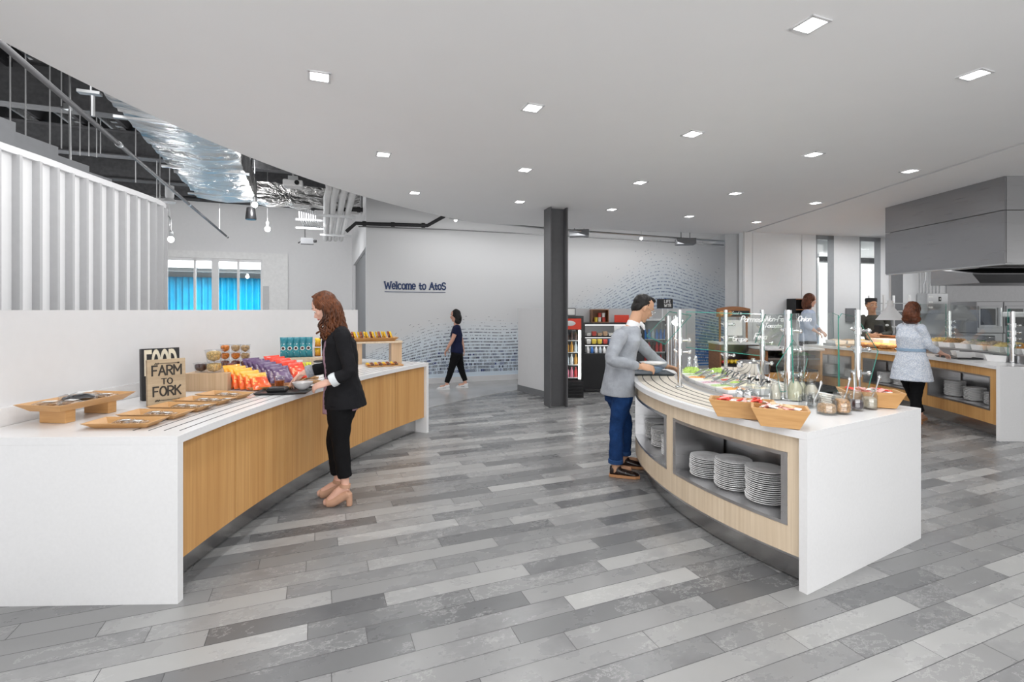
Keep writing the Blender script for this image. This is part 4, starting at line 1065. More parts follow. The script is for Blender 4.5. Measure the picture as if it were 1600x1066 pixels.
for lv in (0, 1):
    for k in range(4):
        p = rc+rd*(.055+.072*k)-rn*.03+Vector((0, 0, .005+lv*.104))
        bag('yellow' if k < 3 or lv else 'brown', '%s pack from the left on the %s level of the white shelf' % (ordn[k], ('lower', 'upper')[lv]), p, radians(17), 0, (.062, .092, .045), 'small packs on the white shelf')
# black cutlery bin with takeaway lids
t = thing('cutlery_bin', 'black bin of dark lids below the yellow packs', 'bin', (-1.83, 5.02, T0), radians(14))
mb = MB(); mb.box((0, 0, .06), (.26, .10, .12)); obj('bin_body', mb, M['paint_white'], t, bevel=.004)
mb = MB()
for k in range(5): mb.lathe([(.05, 0), (.055, .01), (.03, .018), (0, .018)], c=(-.09+.045*k, .01*(k % 2), .121+.004*(k % 3)), n=16)
obj('stacked_lid', mb, M['black'], t, smooth=50)['kind'] = 'stuff'
for i, (x, y) in enumerate(((-1.86, 4.62), (-1.66, 4.75), (-1.72, 4.35))):
    mb = MB(); mb.box((0, 0, .010), (.16, .05, .018)); mb.ball((0, 0, .018), (.07, .02, .016), 10, 5)
    tag(obj('wrapped_roll', mb, bread, loc=(x, y, T0), rz=radians((10, 40, 25)[i]), bevel=.004), ('roll on the counter left of the woman in the blazer', 'roll on the counter behind the woman in the blazer', 'roll beside the bowl on the cafeteria tray')[i], 'bread')
# far end riser table with tray of yellow wrapped bars
rt = thing('riser_table', 'small oak riser table at the far end of the snack counter', 'riser', (-1.60, 6.02, T0), radians(22))
mb = MB(); mb.box((0, 0, .262), (.62, .26, .022)); obj('riser_top', mb, M['oak_pale'], rt, bevel=.002)
for sx in (-.24, .24): mb = MB(); mb.box((sx, 0, .1255), (.13, .2, .250)); obj('riser_leg', mb, M['crate'], rt, bevel=.002)
zt = T0+.2735
tray('wooden_tray', 'wooden tray of yellow wrapped bars on the far riser table', 'tray', (-1.62, 6.0, zt), radians(22), .58, .24, .045, .05)
for k in range(14):
    x, y = -1.84+.033*k, 5.93+.0145*k
    bag('yellow' if k % 3 else 'brown', 'wrapped bar number %d from the left on the far riser tray' % (k+1), (x, y-.03*(k % 2), zt+.012), radians(70+15*(k % 3)), radians(-18), (.045, .11, .02), 'wrapped bars on the far riser tray')
tray('flat_board', 'flat wooden board of bars at the far end of the counter', 'board', (-1.42, 5.72, T0), radians(24), .42, .24, .014, .01)
for k in range(8):
    bag('brown' if k % 2 else 'yellow', 'bar number %d from the left lying on the flat board' % (k+1), (-1.57+.042*k, 5.60+.02*k, T0+.016), radians(24), radians(-84), (.04, .14, .02), 'bars on the flat board')
# ================================================================== GOODS ON THE SALAD BAR
T1 = TOP+.0006
def deepbox(name, label, c4b, c4t, z0, z1, mat, th=.012):
    """flared wooden box from its bottom and top outlines"""
    b_ = [Vector((p[0], p[1], z0)) for p in c4b]; tt = [Vector((p[0], p[1], z1)) for p in c4t]
    cb = sum(b_, Vector())/4; ct = sum(tt, Vector())/4
    sh = lambda P, c, d: [p+(c-p).normalized()*d*1.4 for p in P]
    mb = MB(); it = sh(tt, Vector((ct.x, ct.y, z1)), th); ib = [Vector((p.x, p.y, z0+th)) for p in sh(b_, cb, th*.6)]
    mb.ring([b_, tt, it, ib]); return tag(obj(name, mb, mat, bevel=.0015), label, 'box')
def boxat(label, near, ang, L_, W_, zh=.105, flare=.05, fill=None, fl=None):
    """near: the near bottom corner (front-right); box runs left along ang and away"""
    u = Vector((cos(ang), sin(ang), 0)); v = Vector((-u.y, u.x, 0)); n = Vector(near)
    bt = [n, n-u*L_, n-u*L_+v*W_, n+v*W_]; tp = [n+u*flare-v*flare*.4, n-u*(L_+flare)-v*flare*.4, n-u*(L_+flare)+v*(W_+flare*.4), n+u*flare+v*(W_+flare*.4)]
    o = deepbox('wooden_box', label, bt, tp, T1+.004, T1+.004+zh, M['bamboo'])
    c = (n-u*L_/2+v*W_/2)
    return c, u, v
sugar = ['white', 'red', 'pink', 'tan']
pkm = [plain('sachet_white', (.82, .80, .76), .5), plain('sachet_red', (.72, .06, .04), .5), plain('sachet_pink', (.80, .40, .36), .5), plain('sachet_tan', (.66, .46, .26), .5)]
def sachets(c, u, v, L_, W_, n, where, mats):
    for k in range(n):
        p = c+u*random.uniform(-L_/2, L_/2)+v*random.uniform(-W_/2, W_/2); mi = random.choice(mats)
        key = 'sach%d' % mi
        if key not in pm:
            mb = MB(); mb.box((0, 0, 0), (.055, .03, .006)); o = pm[key] = obj('sachet', mb, pkm[mi], bevel=.002)
        else: o = pm[key].copy(); C.objects.link(o)
        o.location = (p.x, p.y, T1+.086+.0062*(k//3)*.5+random.uniform(0, .004)); o.rotation_euler = (random.uniform(-.35, .35), random.uniform(-.35, .35), random.uniform(0, 3))
        tag(o, '%s sachet in the %s' % (sugar[mi], where), 'sachet', '%s sachets in the %s' % (sugar[mi], where))
def under(c, u, v, L_, W_, label):
    mb = MB(); mb.box((0, 0, .0), (L_, W_, .06)); tag(obj('sachet_pile', mb, pkm[3], loc=(c.x, c.y, T1+.052), rz=atan2(u.y, u.x)), label, 'sachets', kind='stuff')
a29 = radians(-6)
for near, ang, L_, W_, lab, mats in ((G(1196, 659, TOP), radians(-27), .26, .125, 'left wooden box at the front corner of the salad bar', (0, 1, 1, 2)), (G(1250, 673, TOP), radians(-27), .19, .15, 'right wooden box at the front corner of the salad bar', (0, 3, 3, 2)), (G(1401, 640, TOP), radians(-20), .25, .16, 'wooden box at the right corner of the salad bar', (0, 1, 2, 2))):
    near = near+Vector((0, 0, 0)); c, u, v = boxat('flared '+lab, near, ang, L_, W_)
    under(c, u, v, L_*.9, W_*.9, 'pile of sachets filling the '+lab); sachets(c, u, v, L_*.85, W_*.8, 34, lab, mats)
# jars
def jar(label, p, r, h, fill, lvl, spoon=True, lid=False, tilt=.4, name='glass_jar'):
    t = thing(name, label, 'jar', p)
    mb = MB(); mb.lathe([(r*.9, 0), (r, .008), (r, h*.74), (r*.78, h*.86), (r*.82, h*.88), (r*.82, h), (r*.76, h), (r*.72, h*.86), (r*.94, h*.72), (r*.93, .012), (0.001, .008)], n=28); obj('jar_glass', mb, M['jar_glass'], t, smooth=50)
    if fill: mb = MB(); mb.lathe([(r*.86, .010), (r*.9, .02), (r*.9, h*lvl), (r*.5, h*lvl+.004), (0, h*lvl)], n=22); obj('filling', mb, fill, t, smooth=True, mods=(subsurf(1), displace(.012, .012)))
    if spoon:
        mb = MB(); d = Vector((sin(tilt), .2, 1)).normalized(); mb.tube([d*.02+Vector((-.02, 0, 0)), d*(h*1.15), d*(h*1.75)], [.004, .004, .006], 8); mb.ball(d*(h*1.78), (.011, .006, .016), 10, 6)
        obj('scoop', mb, M['chrome'] if spoon is True else M['alu'], t, smooth=True)
    if lid: mb = MB(); mb.lathe([(r*.84, h*.98), (r*.84, h*1.04), (0, h*1.05)], n=20); obj('lid', mb, M['alu'], t, smooth=40)
    return t
crout = plain('croutons', (.52, .28, .12), .6, var=.55, scale=70); seeds = plain('seeds', (.45, .38, .28), .6, var=.4, scale=160); rais = plain('raisins', (.04, .015, .025), .4, var=.7, scale=110); gran = plain('granola', (.50, .32, .18), .7, var=.5, scale=120)
jar('glass jar of granola beside the right front box', G(1300, 650, TOP)+Vector((0, .05, 0)), .058, .115, gran, .55, False)
jar('glass jar of croutons with a steel scoop', G(1320, 648, TOP)+Vector((0, .03, 0)), .055, .13, crout, .68, True)
jar('glass jar of dark raisins', G(1344, 643.5, TOP)+Vector((0, .04, 0)), .045, .135, rais, .5, True, tilt=.1)
jar('glass jar of pale seeds with a long scoop', G(1364, 641, TOP)+Vector((0, .03, 0)), .045, .13, seeds, .6, True, tilt=.5)
jar('small glass jar with two spoons behind the right front box', G(1284, 641, TOP)+Vector((0, .08, 0)), .04, .10, None, .4, 'alu', tilt=.45)
jar('empty glass jar left of the granola jar', G(1268, 640, TOP)+Vector((0, .06, 0)), .045, .09, None, .4, False)
lem = plain('pale_dressing', (.72, .70, .50), .35, var=.05); crm = plain('cream_dressing', (.80, .74, .62), .35, var=.04)
def carafe(label, p, r, h, fill):
    t = thing('dressing_carafe', label, 'carafe', p)
    mb = MB(); mb.lathe([(r, 0), (r*1.02, h*.55), (r*.55, h*.78), (r*.55, h*.9), (r*.75, h), (r*.7, h), (r*.5, h*.9), (r*.5, h*.78), (r*.95, h*.55), (r*.93, .008), (0.001, .006)], n=26); obj('carafe_glass', mb, M['jar_glass'], t, smooth=50)
    mb = MB(); mb.lathe([(r*.9, .008), (r*.92, h*.52), (r*.48, h*.74), (0, h*.75)], n=20); obj('dressing', mb, fill, t, smooth=50)
    mb = MB(); pts = [Vector((r*.4+.03*cos(a_)+.012*sin(a_)*0, 0, h+.02+.035*sin(a_)))+Vector((.012*sin(a_), 0, 0)) for a_ in [2*pi*i/16 for i in range(17)]]; mb.tube(pts, .003, 6, cap=False)
    obj('wire_lid', mb, M['plastic_clear'], t, smooth=True); return t
for px, py, dy, r, h, f, lab in ((1222, 628, .22, .04, .15, crm, 'leftmost carafe of cream dressing behind the left box'), (1247, 628, .10, .05, .19, lem, 'tall carafe of pale yellow dressing right of the steel post'), (1262, 628, .2, .045, .17, lem, 'second tall carafe of yellow dressing'), (1277, 630, .17, .045, .16, crm, 'carafe of cream dressing behind the spoon jar')):
    carafe(lab, G(px, py, TOP)+Vector((0, dy*.4, 0)), r, h, f)
oil = plain('oil', (.35, .28, .06), .2)
for px, py, lab in ((1177, 625, 'left'), (1190, 628, 'middle'), (1208, 632, 'right')):
    t = thing('oil_bottle', lab+' of three slim pourer bottles on the salad bar', 'bottle', G(px, py, TOP)+Vector((0, .06, 0)))
    mb = MB(); mb.lathe([(.028, 0), (.03, .01), (.026, .08), (.012, .12), (.012, .145), (.010, .145), (.010, .12), (.023, .08), (.026, .012), (0.001, .008)], n=20); obj('bottle_glass', mb, M['jar_glass'], t, smooth=50)
    mb = MB(); mb.lathe([(.013, .142), (.013, .158), (.008, .160), (0, .160)], n=14); obj('stopper', mb, M['black'], t, smooth=40)
    mb = MB(); mb.tube([(0, 0, .158), (.002, 0, .178), (.010, 0, .205)], [.006, .005, .0025], 8); obj('pourer', mb, M['chrome'], t, smooth=True)
for px, py, lab in ((1158, 622, 'left'), (1172, 624, 'right')):
    t = thing('spice_pot', lab+' small steel pot with lid near the pans', 'pot', G(px, py, TOP)+Vector((0, .02, 0)))
    mb = MB(); mb.lathe([(.025, 0), (.035, .02), (.035, .045), (.03, .05), (0, .05)], n=20); obj('pot_body', mb, M['chrome'], t, smooth=50)
    mb = MB(); mb.lathe([(.031, .0505), (.02, .065), (.005, .07), (.006, .08), (0, .082)], n=18); obj('lid', mb, M['chrome'], t, smooth=50)
t = thing('glass_shaker', 'small glass shaker left of the front wooden boxes', 'shaker', G(1156, 648, TOP)); mb = MB(); mb.lathe([(.018, 0), (.016, .05), (.012, .055), (0, .055)], n=16); obj('shaker_glass', mb, M['jar_glass'], t, smooth=50)
mb = MB(); mb.lathe([(.014, .0555), (.013, .068), (0, .072)], n=14); obj('cap', mb, M['chrome'], t, smooth=50)

# food pans along the well
foods = [('lettuce', M['lettuce'], 'green lettuce'), ('carrot', plain('shredded_carrot', (.80, .34, .06), .5, var=.3, scale=90), 'shredded carrot'), ('tomato', plain('chopped_tomato', (.62, .08, .04), .4, var=.5, scale=60), 'chopped tomato'),
         ('cucumber', plain('cucumber', (.45, .60, .25), .4, var=.4, scale=60), 'cucumber'), ('beans', plain('white_beans', (.72, .66, .52), .5, var=.25, scale=70), 'white beans'), ('onion', plain('onion', (.62, .42, .48), .5, var=.3, scale=60), 'red onion'),
         ('cheese', plain('cheese', (.84, .76, .55), .5, var=.15, scale=60), 'grated cheese'), ('egg', plain('egg', (.85, .80, .62), .5, var=.15, scale=50), 'chopped egg')]
random.seed(3)
def heap(w_, d_, h_, n=14):
    mb = MB(); vs = []
    for j in range(n+1):
        for i in range(n+1):
            u, v_ = i/n*2-1, j/n*2-1; e = max(0, (1-u**4)*(1-v_**4))
            vs.append((u*w_/2, v_*d_/2, h_*e*(.6+.6*random.random())))
    fs = [(j*(n+1)+i, j*(n+1)+i+1, (j+1)*(n+1)+i+1, (j+1)*(n+1)+i) for j in range(n) for i in range(n)]
    k = len(vs); vs += [(x, y, -.002) for x, y, z in vs]; fs += [tuple(k+x for x in f[::-1]) for f in fs]
    N = n+1; bd = list(range(N))+[j*N+n for j in range(1, N)]+[n*N+i for i in range(n-1, -1, -1)]+[j*N for j in range(n-1, 0, -1)]
    for x, y in zip(bd, bd[1:]+bd[:1]): fs.append((x, k+x, k+y, y))
    mb.add(vs, fs); return mb
def pan(name, label, p, rz, w_, d_, h_, mat, heap_h, fm, base=M['ceramic'], cat_='food pan'):
    t = thing(name, label, cat_, p, rz); mb = MB(); th = .006
    mb.ring([[(-w_/2+.01, -d_/2+.01, 0), (w_/2-.01, -d_/2+.01, 0), (w_/2-.01, d_/2-.01, 0), (-w_/2+.01, d_/2-.01, 0)], [(-w_/2, -d_/2, h_), (w_/2, -d_/2, h_), (w_/2, d_/2, h_), (-w_/2, d_/2, h_)],
             [(-w_/2+th, -d_/2+th, h_), (w_/2-th, -d_/2+th, h_), (w_/2-th, d_/2-th, h_), (-w_/2+th, d_/2-th, h_)], [(-w_/2+.014, -d_/2+.014, .006), (w_/2-.014, -d_/2+.014, .006), (w_/2-.014, d_/2-.014, .006), (-w_/2+.014, d_/2-.014, .006)]])
    obj('pan_shell', mb, base, t, bevel=.002)
    mb = heap(w_-.03, d_-.03, heap_h); mb.v = [(x, y, z+h_*.62) for x, y, z in mb.v]; obj('food', mb, fm, t, smooth=60); return t
def tongs(label, p, rz, tilt=.25):
    mb = MB(); 
    for s_ in (-1, 1): mb.tube([(0, s_*.003, 0), (.06, s_*.010, .004), (.15, s_*.018, .006), (.19, s_*.008, .0)], [.006, .007, .008, .010], 6)
    mb.ball((0, 0, 0), (.012, .009, .008), 8, 6); o = obj('serving_tongs', mb, M['chrome'], loc=p, rz=rz, smooth=True); o.rotation_euler[1] = -tilt; return tag(o, label, 'tongs', None)
NP = 8; ordn8 = ['nearest', 'second', 'third', 'fourth', 'fifth', 'sixth', 'seventh', 'farthest']
for i in range(NP):
    f = (i+.5)/NP; a_ = (a0s-16)+(157.5-(a0s-16))*f; c = SP(SR-.68, a_); c2 = SP(SR-.68, a_+1); rz = atan2((c2-c).y, (c2-c).x)
    nm, fm, txt = foods[(0, 4, 2, 1, 5, 3, 6, 0)[i] if i != NP-1 else 0] if i else foods[3]
    sub = [0.26, .26, .26]
    for j, rr in enumerate((-.115, .115)):
        q = c+Vector((cos(radians(a_)), sin(radians(a_)), 0))*rr*-1
        k = (i*2+j*3+1) % 8 if i < NP-2 else (0 if j == 0 else 0); nm, fm, txt = foods[k]
        pan('food_pan', 'white pan of %s, %s pan pair from the near end, %s side' % (txt, ordn8[i], ('guest', 'staff')[j]), Vector((q.x, q.y, TOP+.007)), rz, .162, .215, .05, None, .02 if i < NP-2 else .05, fm)
        if i < 6: tongs('steel tongs on the %s, %s pan pair from the near end, %s side' % (txt, ordn8[i], ('guest', 'staff')[j]), Vector((q.x, q.y, TOP+.062)), radians(30+20*j), .18)
# steel pot and tall items at the far end
t = thing('soup_warmer', 'round steel soup warmer at the far end of the salad bar', 'soup warmer', SP(SR-1.0, 150, T1+.004)+Vector((.2, .12, 0)))
mb = MB(); mb.lathe([(.15, 0), (.155, .01), (.155, .10), (.16, .11), (0, .11)], n=36); obj('warmer_body', mb, M['chrome'], t, smooth=50)
mb = MB(); mb.lathe([(.158, .1105), (.13, .125), (.02, .135), (.02, .15), (0, .152)], n=32); obj('lid', mb, M['chrome'], t, smooth=50)
mb = MB(); mb.box((.06, -.05, .15), (.03, .012, .05)); obj('handle', mb, M['black'], t, bevel=.004)
for i, (x, y) in enumerate(((2.02, 5.28), (2.12, 5.36))):
    t = thing('pepper_mill', ('left', 'right')[i]+' chrome mill at the far end of the salad bar', 'mill', (x, y, T1+.004)); mb = MB(); mb.lathe([(.03, 0), (.03, .05), (.018, .08), (.024, .11), (.012, .125), (.018, .14), (0, .15)], n=18); obj('mill_body', mb, M['chrome'], t, smooth=50)
# the man's tray, bowl and plate
tray('cafeteria_tray', 'black cafeteria tray at the left end of the salad bar', 'tray', (1.50, 4.98, T1+.004), radians(-4), .42, .34, .018, .015, .006, plain('tray_navy', (.06, .075, .09), .3))
tag(obj('soup_bowl', bowl_mb(.075, .058), plain('pale_blue_bowl', (.45, .58, .72), .2, var=.03), loc=(1.56, 4.98, T1+.011), smooth=50), 'pale blue soup bowl on the tray below the man', 'bowl')

# sneeze guards: steel posts, clamps and tilted glass with hand lettering
def post(label, p, h, r=.019, clamps=(.25, .42)):
    t = thing('sneeze_guard_post', label, 'post', p, 0, 'steel posts of the salad bar guard' if label.endswith('salad bar') else None)
    mb = MB(); mb.lathe([(r, 0), (r, h), (0, h+.002)], n=18); obj('post_tube', mb, M['chrome'], t, smooth=50)
    mb = MB(); mb.lathe([(r*2.0, 0), (r*2.0, .006), (r*1.1, .014), (r*1.02, .014)], n=18, cap=False); obj('post_base', mb, M['chrome'], t, smooth=50)
    for cz in clamps:
        mb = MB(); mb.lathe([(r*1.4, cz-.025), (r*1.4, cz+.025)], n=16); mb.tube([(r, 0, cz), (r+.06, 0, cz)], .010, 10); mb.ball((r+.065, 0, cz), .018, 10, 6); mb.tube([(-r, 0, cz), (-r-.03, 0, cz+.02)], .010, 10)
        obj('glass_clamp', mb, M['chrome'], t, smooth=50)
    return t
zt = CAMZ
P1 = G(1062, 606, TOP); P2 = G(1191, 600, TOP); P3 = G(1231, 625, TOP); P4 = G(1340, 622, TOP); P5 = G(1134, 583, TOP)
for p, lab in ((P1, 'front left steel post of the salad bar'), (P2, 'middle back steel post of the salad bar'), (P3, 'thick front steel post beside the dressings of the salad bar'), (P4, 'rear right steel post of the salad bar'), (P5, 'far left steel post of the salad bar')):
    post(lab, p+Vector((0, 0, .0047)), zt-TOP-.008, .026 if p is P3 else .019, (.36, .18, .50) if p is not P1 else (.40, .30))
def pane(label, c4, name='sneeze_guard_glass', th=.008):
    mb = MB(); mb.quadslab(c4, th, 0, 1); return tag(obj(name, mb, [M['glass'], M['glass_edge']], fixn=False), label, 'glass panel')
q = lambda p, z, dx=0, dy=0: Vector((p.x+dx, p.y+dy, z))
U = Vector((0, 0, 1))
pane('tilted glass shield between the far left and middle back posts', [V(1072, 487.5, 4.55), V(1189, 491, 4.05), V(1196, 557, 4.35), V(1072, 543, 4.95)])
pane('small tilted glass shield at the left front post', [V(1010, 525, 4.0), V(1039, 538, 3.8), V(1080, 493, 4.15), V(1046, 487, 4.4)])
pane('glass shield sloping between the middle back and thick front posts', [V(1196, 491, 3.9), V(1238, 491, 3.45), V(1216, 541, 3.85), V(1180, 536, 4.2)])
pane('bent side glass below the thick front post', [V(1240, 531, 3.42), V(1213, 572, 3.55), V(1219, 612, 3.5), V(1250, 612, 3.7), V(1262, 560, 3.8)])
pane('tall upright glass panel between the thick front and rear right posts', [V(1236, 490, 3.5), V(1300, 489, 3.85), V(1310, 493, 3.85), V(1310, 612, 3.85), V(1240, 612, 3.5)])
pane('rounded end glass panel near the rear right post', [V(1310, 498, 3.9), V(1315, 490, 3.92), V(1339, 496, 3.95), V(1372, 549, 3.95), V(1357, 606, 3.85), V(1312, 606, 3.86)])
def vsep(x, y0, y1, D, lab):
    mb = MB(); mb.tube([V(x, y0, D), V(x, y1, D)], .005, 6); tag(obj('glass_rail', mb, M['chrome'], smooth=True), lab, 'rail')
# hand lettering on the glass, as drawn in white marker
hw = plain('white_marker', (.9, .9, .9), .5)
def glass_text(txt, px, py, D, hpx, ang=0):
    o = V(px, py, D); hh = hpx*D/F; xd = Vector((cos(ang), -.25, -sin(ang)*.2)).normalized(); mb = MB()
    lettering(mb, txt, o, xd, (0, 0, 1), hh, .13, .001, gap=.1, slant=.3); return mb
for txt, px, py, D, hp, lab in (('Parmesan', 1157, 503, 4.08, 9, 'hand lettered word Parmesan on the guard glass'), ('Non-Fat', 1196, 502, 3.80, 8, 'hand lettered words Non-Fat on the guard glass'), ('Tomato', 1194, 512, 3.80, 7, 'hand lettered word Tomato on the guard glass'),
                         ('Grape', 1144, 533, 4.15, 8, 'hand lettered word Grape on the guard glass'), ('Feta', 1178, 530, 4.0, 9, 'hand lettered word Feta on the guard glass'), ('Onion', 1246, 502, 3.50, 8, 'hand lettered word Onion on the tall glass panel')):
    txt = ''.join(c for c in txt if c in GL)
    tag(obj('marker_lettering', glass_text(txt, px, py, D, hp), hw), lab, 'writing')
# ================================================================== WALL LETTERING
navy = plain('navy_letters', (.01, .035, .13), .45)
xa, xb = WP(601, 0, .004), WP(696, 0, .004); span = (xb-xa).length
txt = 'Welcome to AtoS'; hh = .142
w0_ = sum(GL[c][0]+.13 for c in txt)*hh-.13*hh
mb = MB(); lettering(mb, txt, (0, 0, 0), (1, 0, 0), (0, 0, 1), hh, .17, .008, serif=True, xh=1.35, gap=.13)
zl = CAMZ+(CY-452)*9.9/F; sx = span/w0_
mb.v = [tuple(xa+WD*(x*sx)+WN*(-y*1)+Vector((0, 0, zl+z))) for x, y, z in mb.v]
tag(obj('wall_lettering', mb, navy), 'navy serif words Welcome to AtoS on the white wall', 'lettering')
mb = MB(); z_ = CAMZ+(CY-456.4)*9.9/F; mb.strip([xa, xb], [xa+WN*.008, xb+WN*.008], z_-.008, z_+.006)
tag(obj('underline_bar', mb, plain('underline', (.10, .13, .22), .5)), 'thin dark line under the navy wall lettering', 'lettering')

# ================================================================== COOLERS BY THE COLUMN
t = thing('drinks_cooler', 'tall black glass-door drinks cooler with red header beside the steel column', 'fridge', (1.085, 8.75, 0))
cw, cd, chh = .60, .60, 1.43
for nm, c, d in (('cabinet_side', (-cw/2+.02, 0, .86), (.04, cd, 1.14)), ('cabinet_side', (cw/2-.02, 0, .86), (.04, cd, 1.14)), ('cabinet_back', (0, cd/2-.02, .86), (cw-.08, .04, 1.14)), ('cabinet_top', (0, 0, chh-.02), (cw-.08, cd, .04))):
    mb = MB(); mb.box(c, d); obj(nm, mb, M['black'], t)
mb = MB(); mb.box((0, 0, .145), (cw, cd, .285))
for k in range(4): mb.box((0, -cd/2-.01, .06+.055*k), (cw-.04, .03, .02))
obj('base_grille', mb, M['black_matt'], t)
redm = plain('red_header', (.75, .05, .02), .4)
mb = MB(); mb.box((0, -cd/2+.012, 1.29), (cw-.082, .024, .19)); hd = obj('header_panel', mb, redm, t)
mb = MB(); mb.ball((.06, -cd/2-.001, 1.30), (.10, .004, .045), 16, 8); mb.tube([(-.15, -cd/2-.002, 1.26), (-.05, -cd/2-.002, 1.29), (.02, -cd/2-.003, 1.33)], .008, 6); obj('header_swirl', mb, M['paint_white'], hd, smooth=True)
for sx in (-.235, .235): mb = MB(); mb.box((sx, -cd/2+.04, .75), (.035, .03, .86)); obj('light_strip', mb, M['cooler_led'], t)
mb = MB(); mb.box((0, -cd/2+.01, .745), (cw-.09, .012, .88)); obj('door_pane', mb, M['glass'], t)
for z in (.33, .56, .78, .99): mb = MB(); mb.box((0, .02, z), (cw-.1, .40, .012)); obj('shelf', mb, M['paint_white'], t)
bcols = [plain('bottle_%s' % n, c, .25) for n, c in (('clear', (.55, .62, .68)), ('dark', (.10, .05, .04)), ('pink', (.75, .25, .35)), ('amber', (.60, .30, .05)), ('red', (.60, .05, .05)), ('blue', (.05, .20, .60)), ('green', (.12, .45, .12)), ('white', (.82, .82, .82)), ('yellow', (.82, .62, .05)))]
def bottle(col, loc, h=.19, r=.03, label='', group=None):
    key = 'bot%d%g%g' % (col, h, r)
    if key not in pm: mb = MB(); mb.lathe([(r, 0), (r, h*.6), (r*.45, h*.8), (r*.45, h*.92), (r*.5, h), (0, h)], n=14); o = pm[key] = obj('drink_bottle', mb, bcols[col], smooth=45)
    else: o = pm[key].copy(); C.objects.link(o)
    o.location = loc; return tag(o, label, 'bottle', group)
rows = ['bottom', 'second', 'third', 'top']
for r_, (z, cols) in enumerate(((.336, (2, 2, 4, 2, 2, 4)), (.566, (2, 3, 0, 0, 7, 3)), (.786, (0, 0, 0, 3, 3, 0)), (.996, (1, 1, 0, 1, 1, 1)))):
    for k, c in enumerate(cols):
        bottle(c, (1.085-.19+.076*k, 8.62, z), .185 if r_ < 3 else .15, .031, 'bottle number %d from the left on the %s shelf of the tall drinks cooler' % (k+1, rows[r_]), 'bottles in the tall drinks cooler')
# open display case
t = thing('open_display_case', 'low black open display case of chilled food right of the drinks cooler', 'display case', (2.05, 9.35, 0))
W_, D_ = 1.15, .6
mb = MB(); mb.box((0, 0, .36), (W_, D_, .72)); mb.box((0, -.05, .03), (W_-.04, D_, .05)); obj('case_base', mb, plain('case_black', (.018, .018, .02), .3), t, bevel=.01)
mb = MB(); mb.box((0, .26, 1.0), (W_, .06, .55)); obj('case_back', mb, M['alu'], t)
for sx in (-W_/2+.02, W_/2-.02): mb = MB(); mb.box((sx, 0, 1.0), (.035, D_, .55)); obj('case_side', mb, M['black'], t)
mb = MB(); mb.box((0, 0, 1.275), (W_+.02, D_+.02, .04)); obj('case_top', mb, M['black'], t)
for z in (.88, 1.03): mb = MB(); mb.box((0, -.02, z), (W_-.08, .48, .015)); mb.box((0, -.262, z), (W_-.08, .008, .03)); obj('shelf', mb, M['black'], t)
for z in (.865, 1.015, 1.25): mb = MB(); mb.box((0, -.22, z), (W_-.1, .03, .01)); obj('light_strip', mb, M['cooler_led'], t)
tubm = [plain('tub_white', (.85, .84, .80), .4), plain('tub_tan', (.66, .44, .28), .5, var=.3, scale=60), plain('tub_red', (.65, .10, .08), .4), plain('tub_blue', (.15, .25, .55), .4), plain('tub_yellow', (.85, .65, .10), .4)]
def tub(ci, loc, w_, h_, label, group):
    key = 'tub%d%g%g' % (ci, w_, h_)
    if key not in pm: mb = MB(); mb.ring([[(-w_*.42, -w_*.42, 0), (w_*.42, -w_*.42, 0), (w_*.42, w_*.42, 0), (-w_*.42, w_*.42, 0)], [(-w_/2, -w_/2, h_), (w_/2, -w_/2, h_), (w_/2, w_/2, h_), (-w_/2, w_/2, h_)]]); o = pm[key] = obj('food_tub', mb, tubm[ci], bevel=.006)
    else: o = pm[key].copy(); C.objects.link(o)
    o.location = loc; return tag(o, label, 'tub', group)
for k in range(9): tub((0, 2, 1, 1, 0, 0, 1, 0, 1)[k], (1.60+.105*k, 9.2, 1.038), .085, .06+.03*(k % 2), 'tub number %d from the left on the upper shelf of the open display case' % (k+1), 'tubs on the upper display shelf')
for k in range(9): tub((0, 4, 4, 2, 3, 4, 0, 3, 0)[k], (1.60+.105*k, 9.2, .888), .085, .09, 'tub number %d from the left on the middle shelf of the open display case' % (k+1), 'tubs on the middle display shelf')
for k in range(12): bottle((7, 5, 7, 0, 7, 7, 0, 7, 5, 7, 7, 0)[k], (1.585+.078*k, 9.17, .7206), .12, .028, 'small bottle number %d from the left in the bottom of the open display case' % (k+1), 'small bottles in the display case')
# wooden crate shelf on the case
cb_ = thing('wooden_crate', 'brown wooden crate with a stack of cups on top of the display case', 'crate', (1.82, 9.28, 1.2955))
wal = wood('walnut', (.20, .08, .03), (.36, .16, .07), 8, 50)
for nm, c, d in (('crate_side', (-.155, 0, .125), (.014, .22, .25)), ('crate_side', (.155, 0, .125), (.014, .22, .25)), ('crate_bottom', (0, 0, .007), (.296, .22, .014)), ('crate_top', (0, 0, .243), (.296, .22, .014)), ('crate_back', (0, .104, .125), (.296, .012, .222))):
    mb = MB(); mb.box(c, d); obj(nm, mb, wal, cb_)
for i, (x, z, ci) in enumerate(((-.07, 0, 4), (0, 0, 0), (.08, 0, 2), (0, .085, 2), (.075, .085, 0))):
    mb = MB(); mb.lathe([(.028, 0), (.034, .08), (.036, .082), (0, .083)], n=16); tag(obj('paper_cup', mb, tubm[ci], loc=(1.82+x, 9.25, 1.311+z), smooth=45), ('left yellow cup', 'middle white cup', 'right red cup', 'upper red cup', 'upper white cup')[i]+' in the brown crate on the display case', 'cup')
t = thing('photo_frame', 'small framed card on top of the drinks cooler', 'frame', (1.20, 8.72, 1.4306)); mb = MB(); mb.box((0, 0, .07), (.17, .02, .14)); obj('frame_body', mb, M['steel_dark'], t); mb = MB(); mb.box((0, -.011, .07), (.14, .002, .11)); obj('card_insert', mb, M['paper'], t)
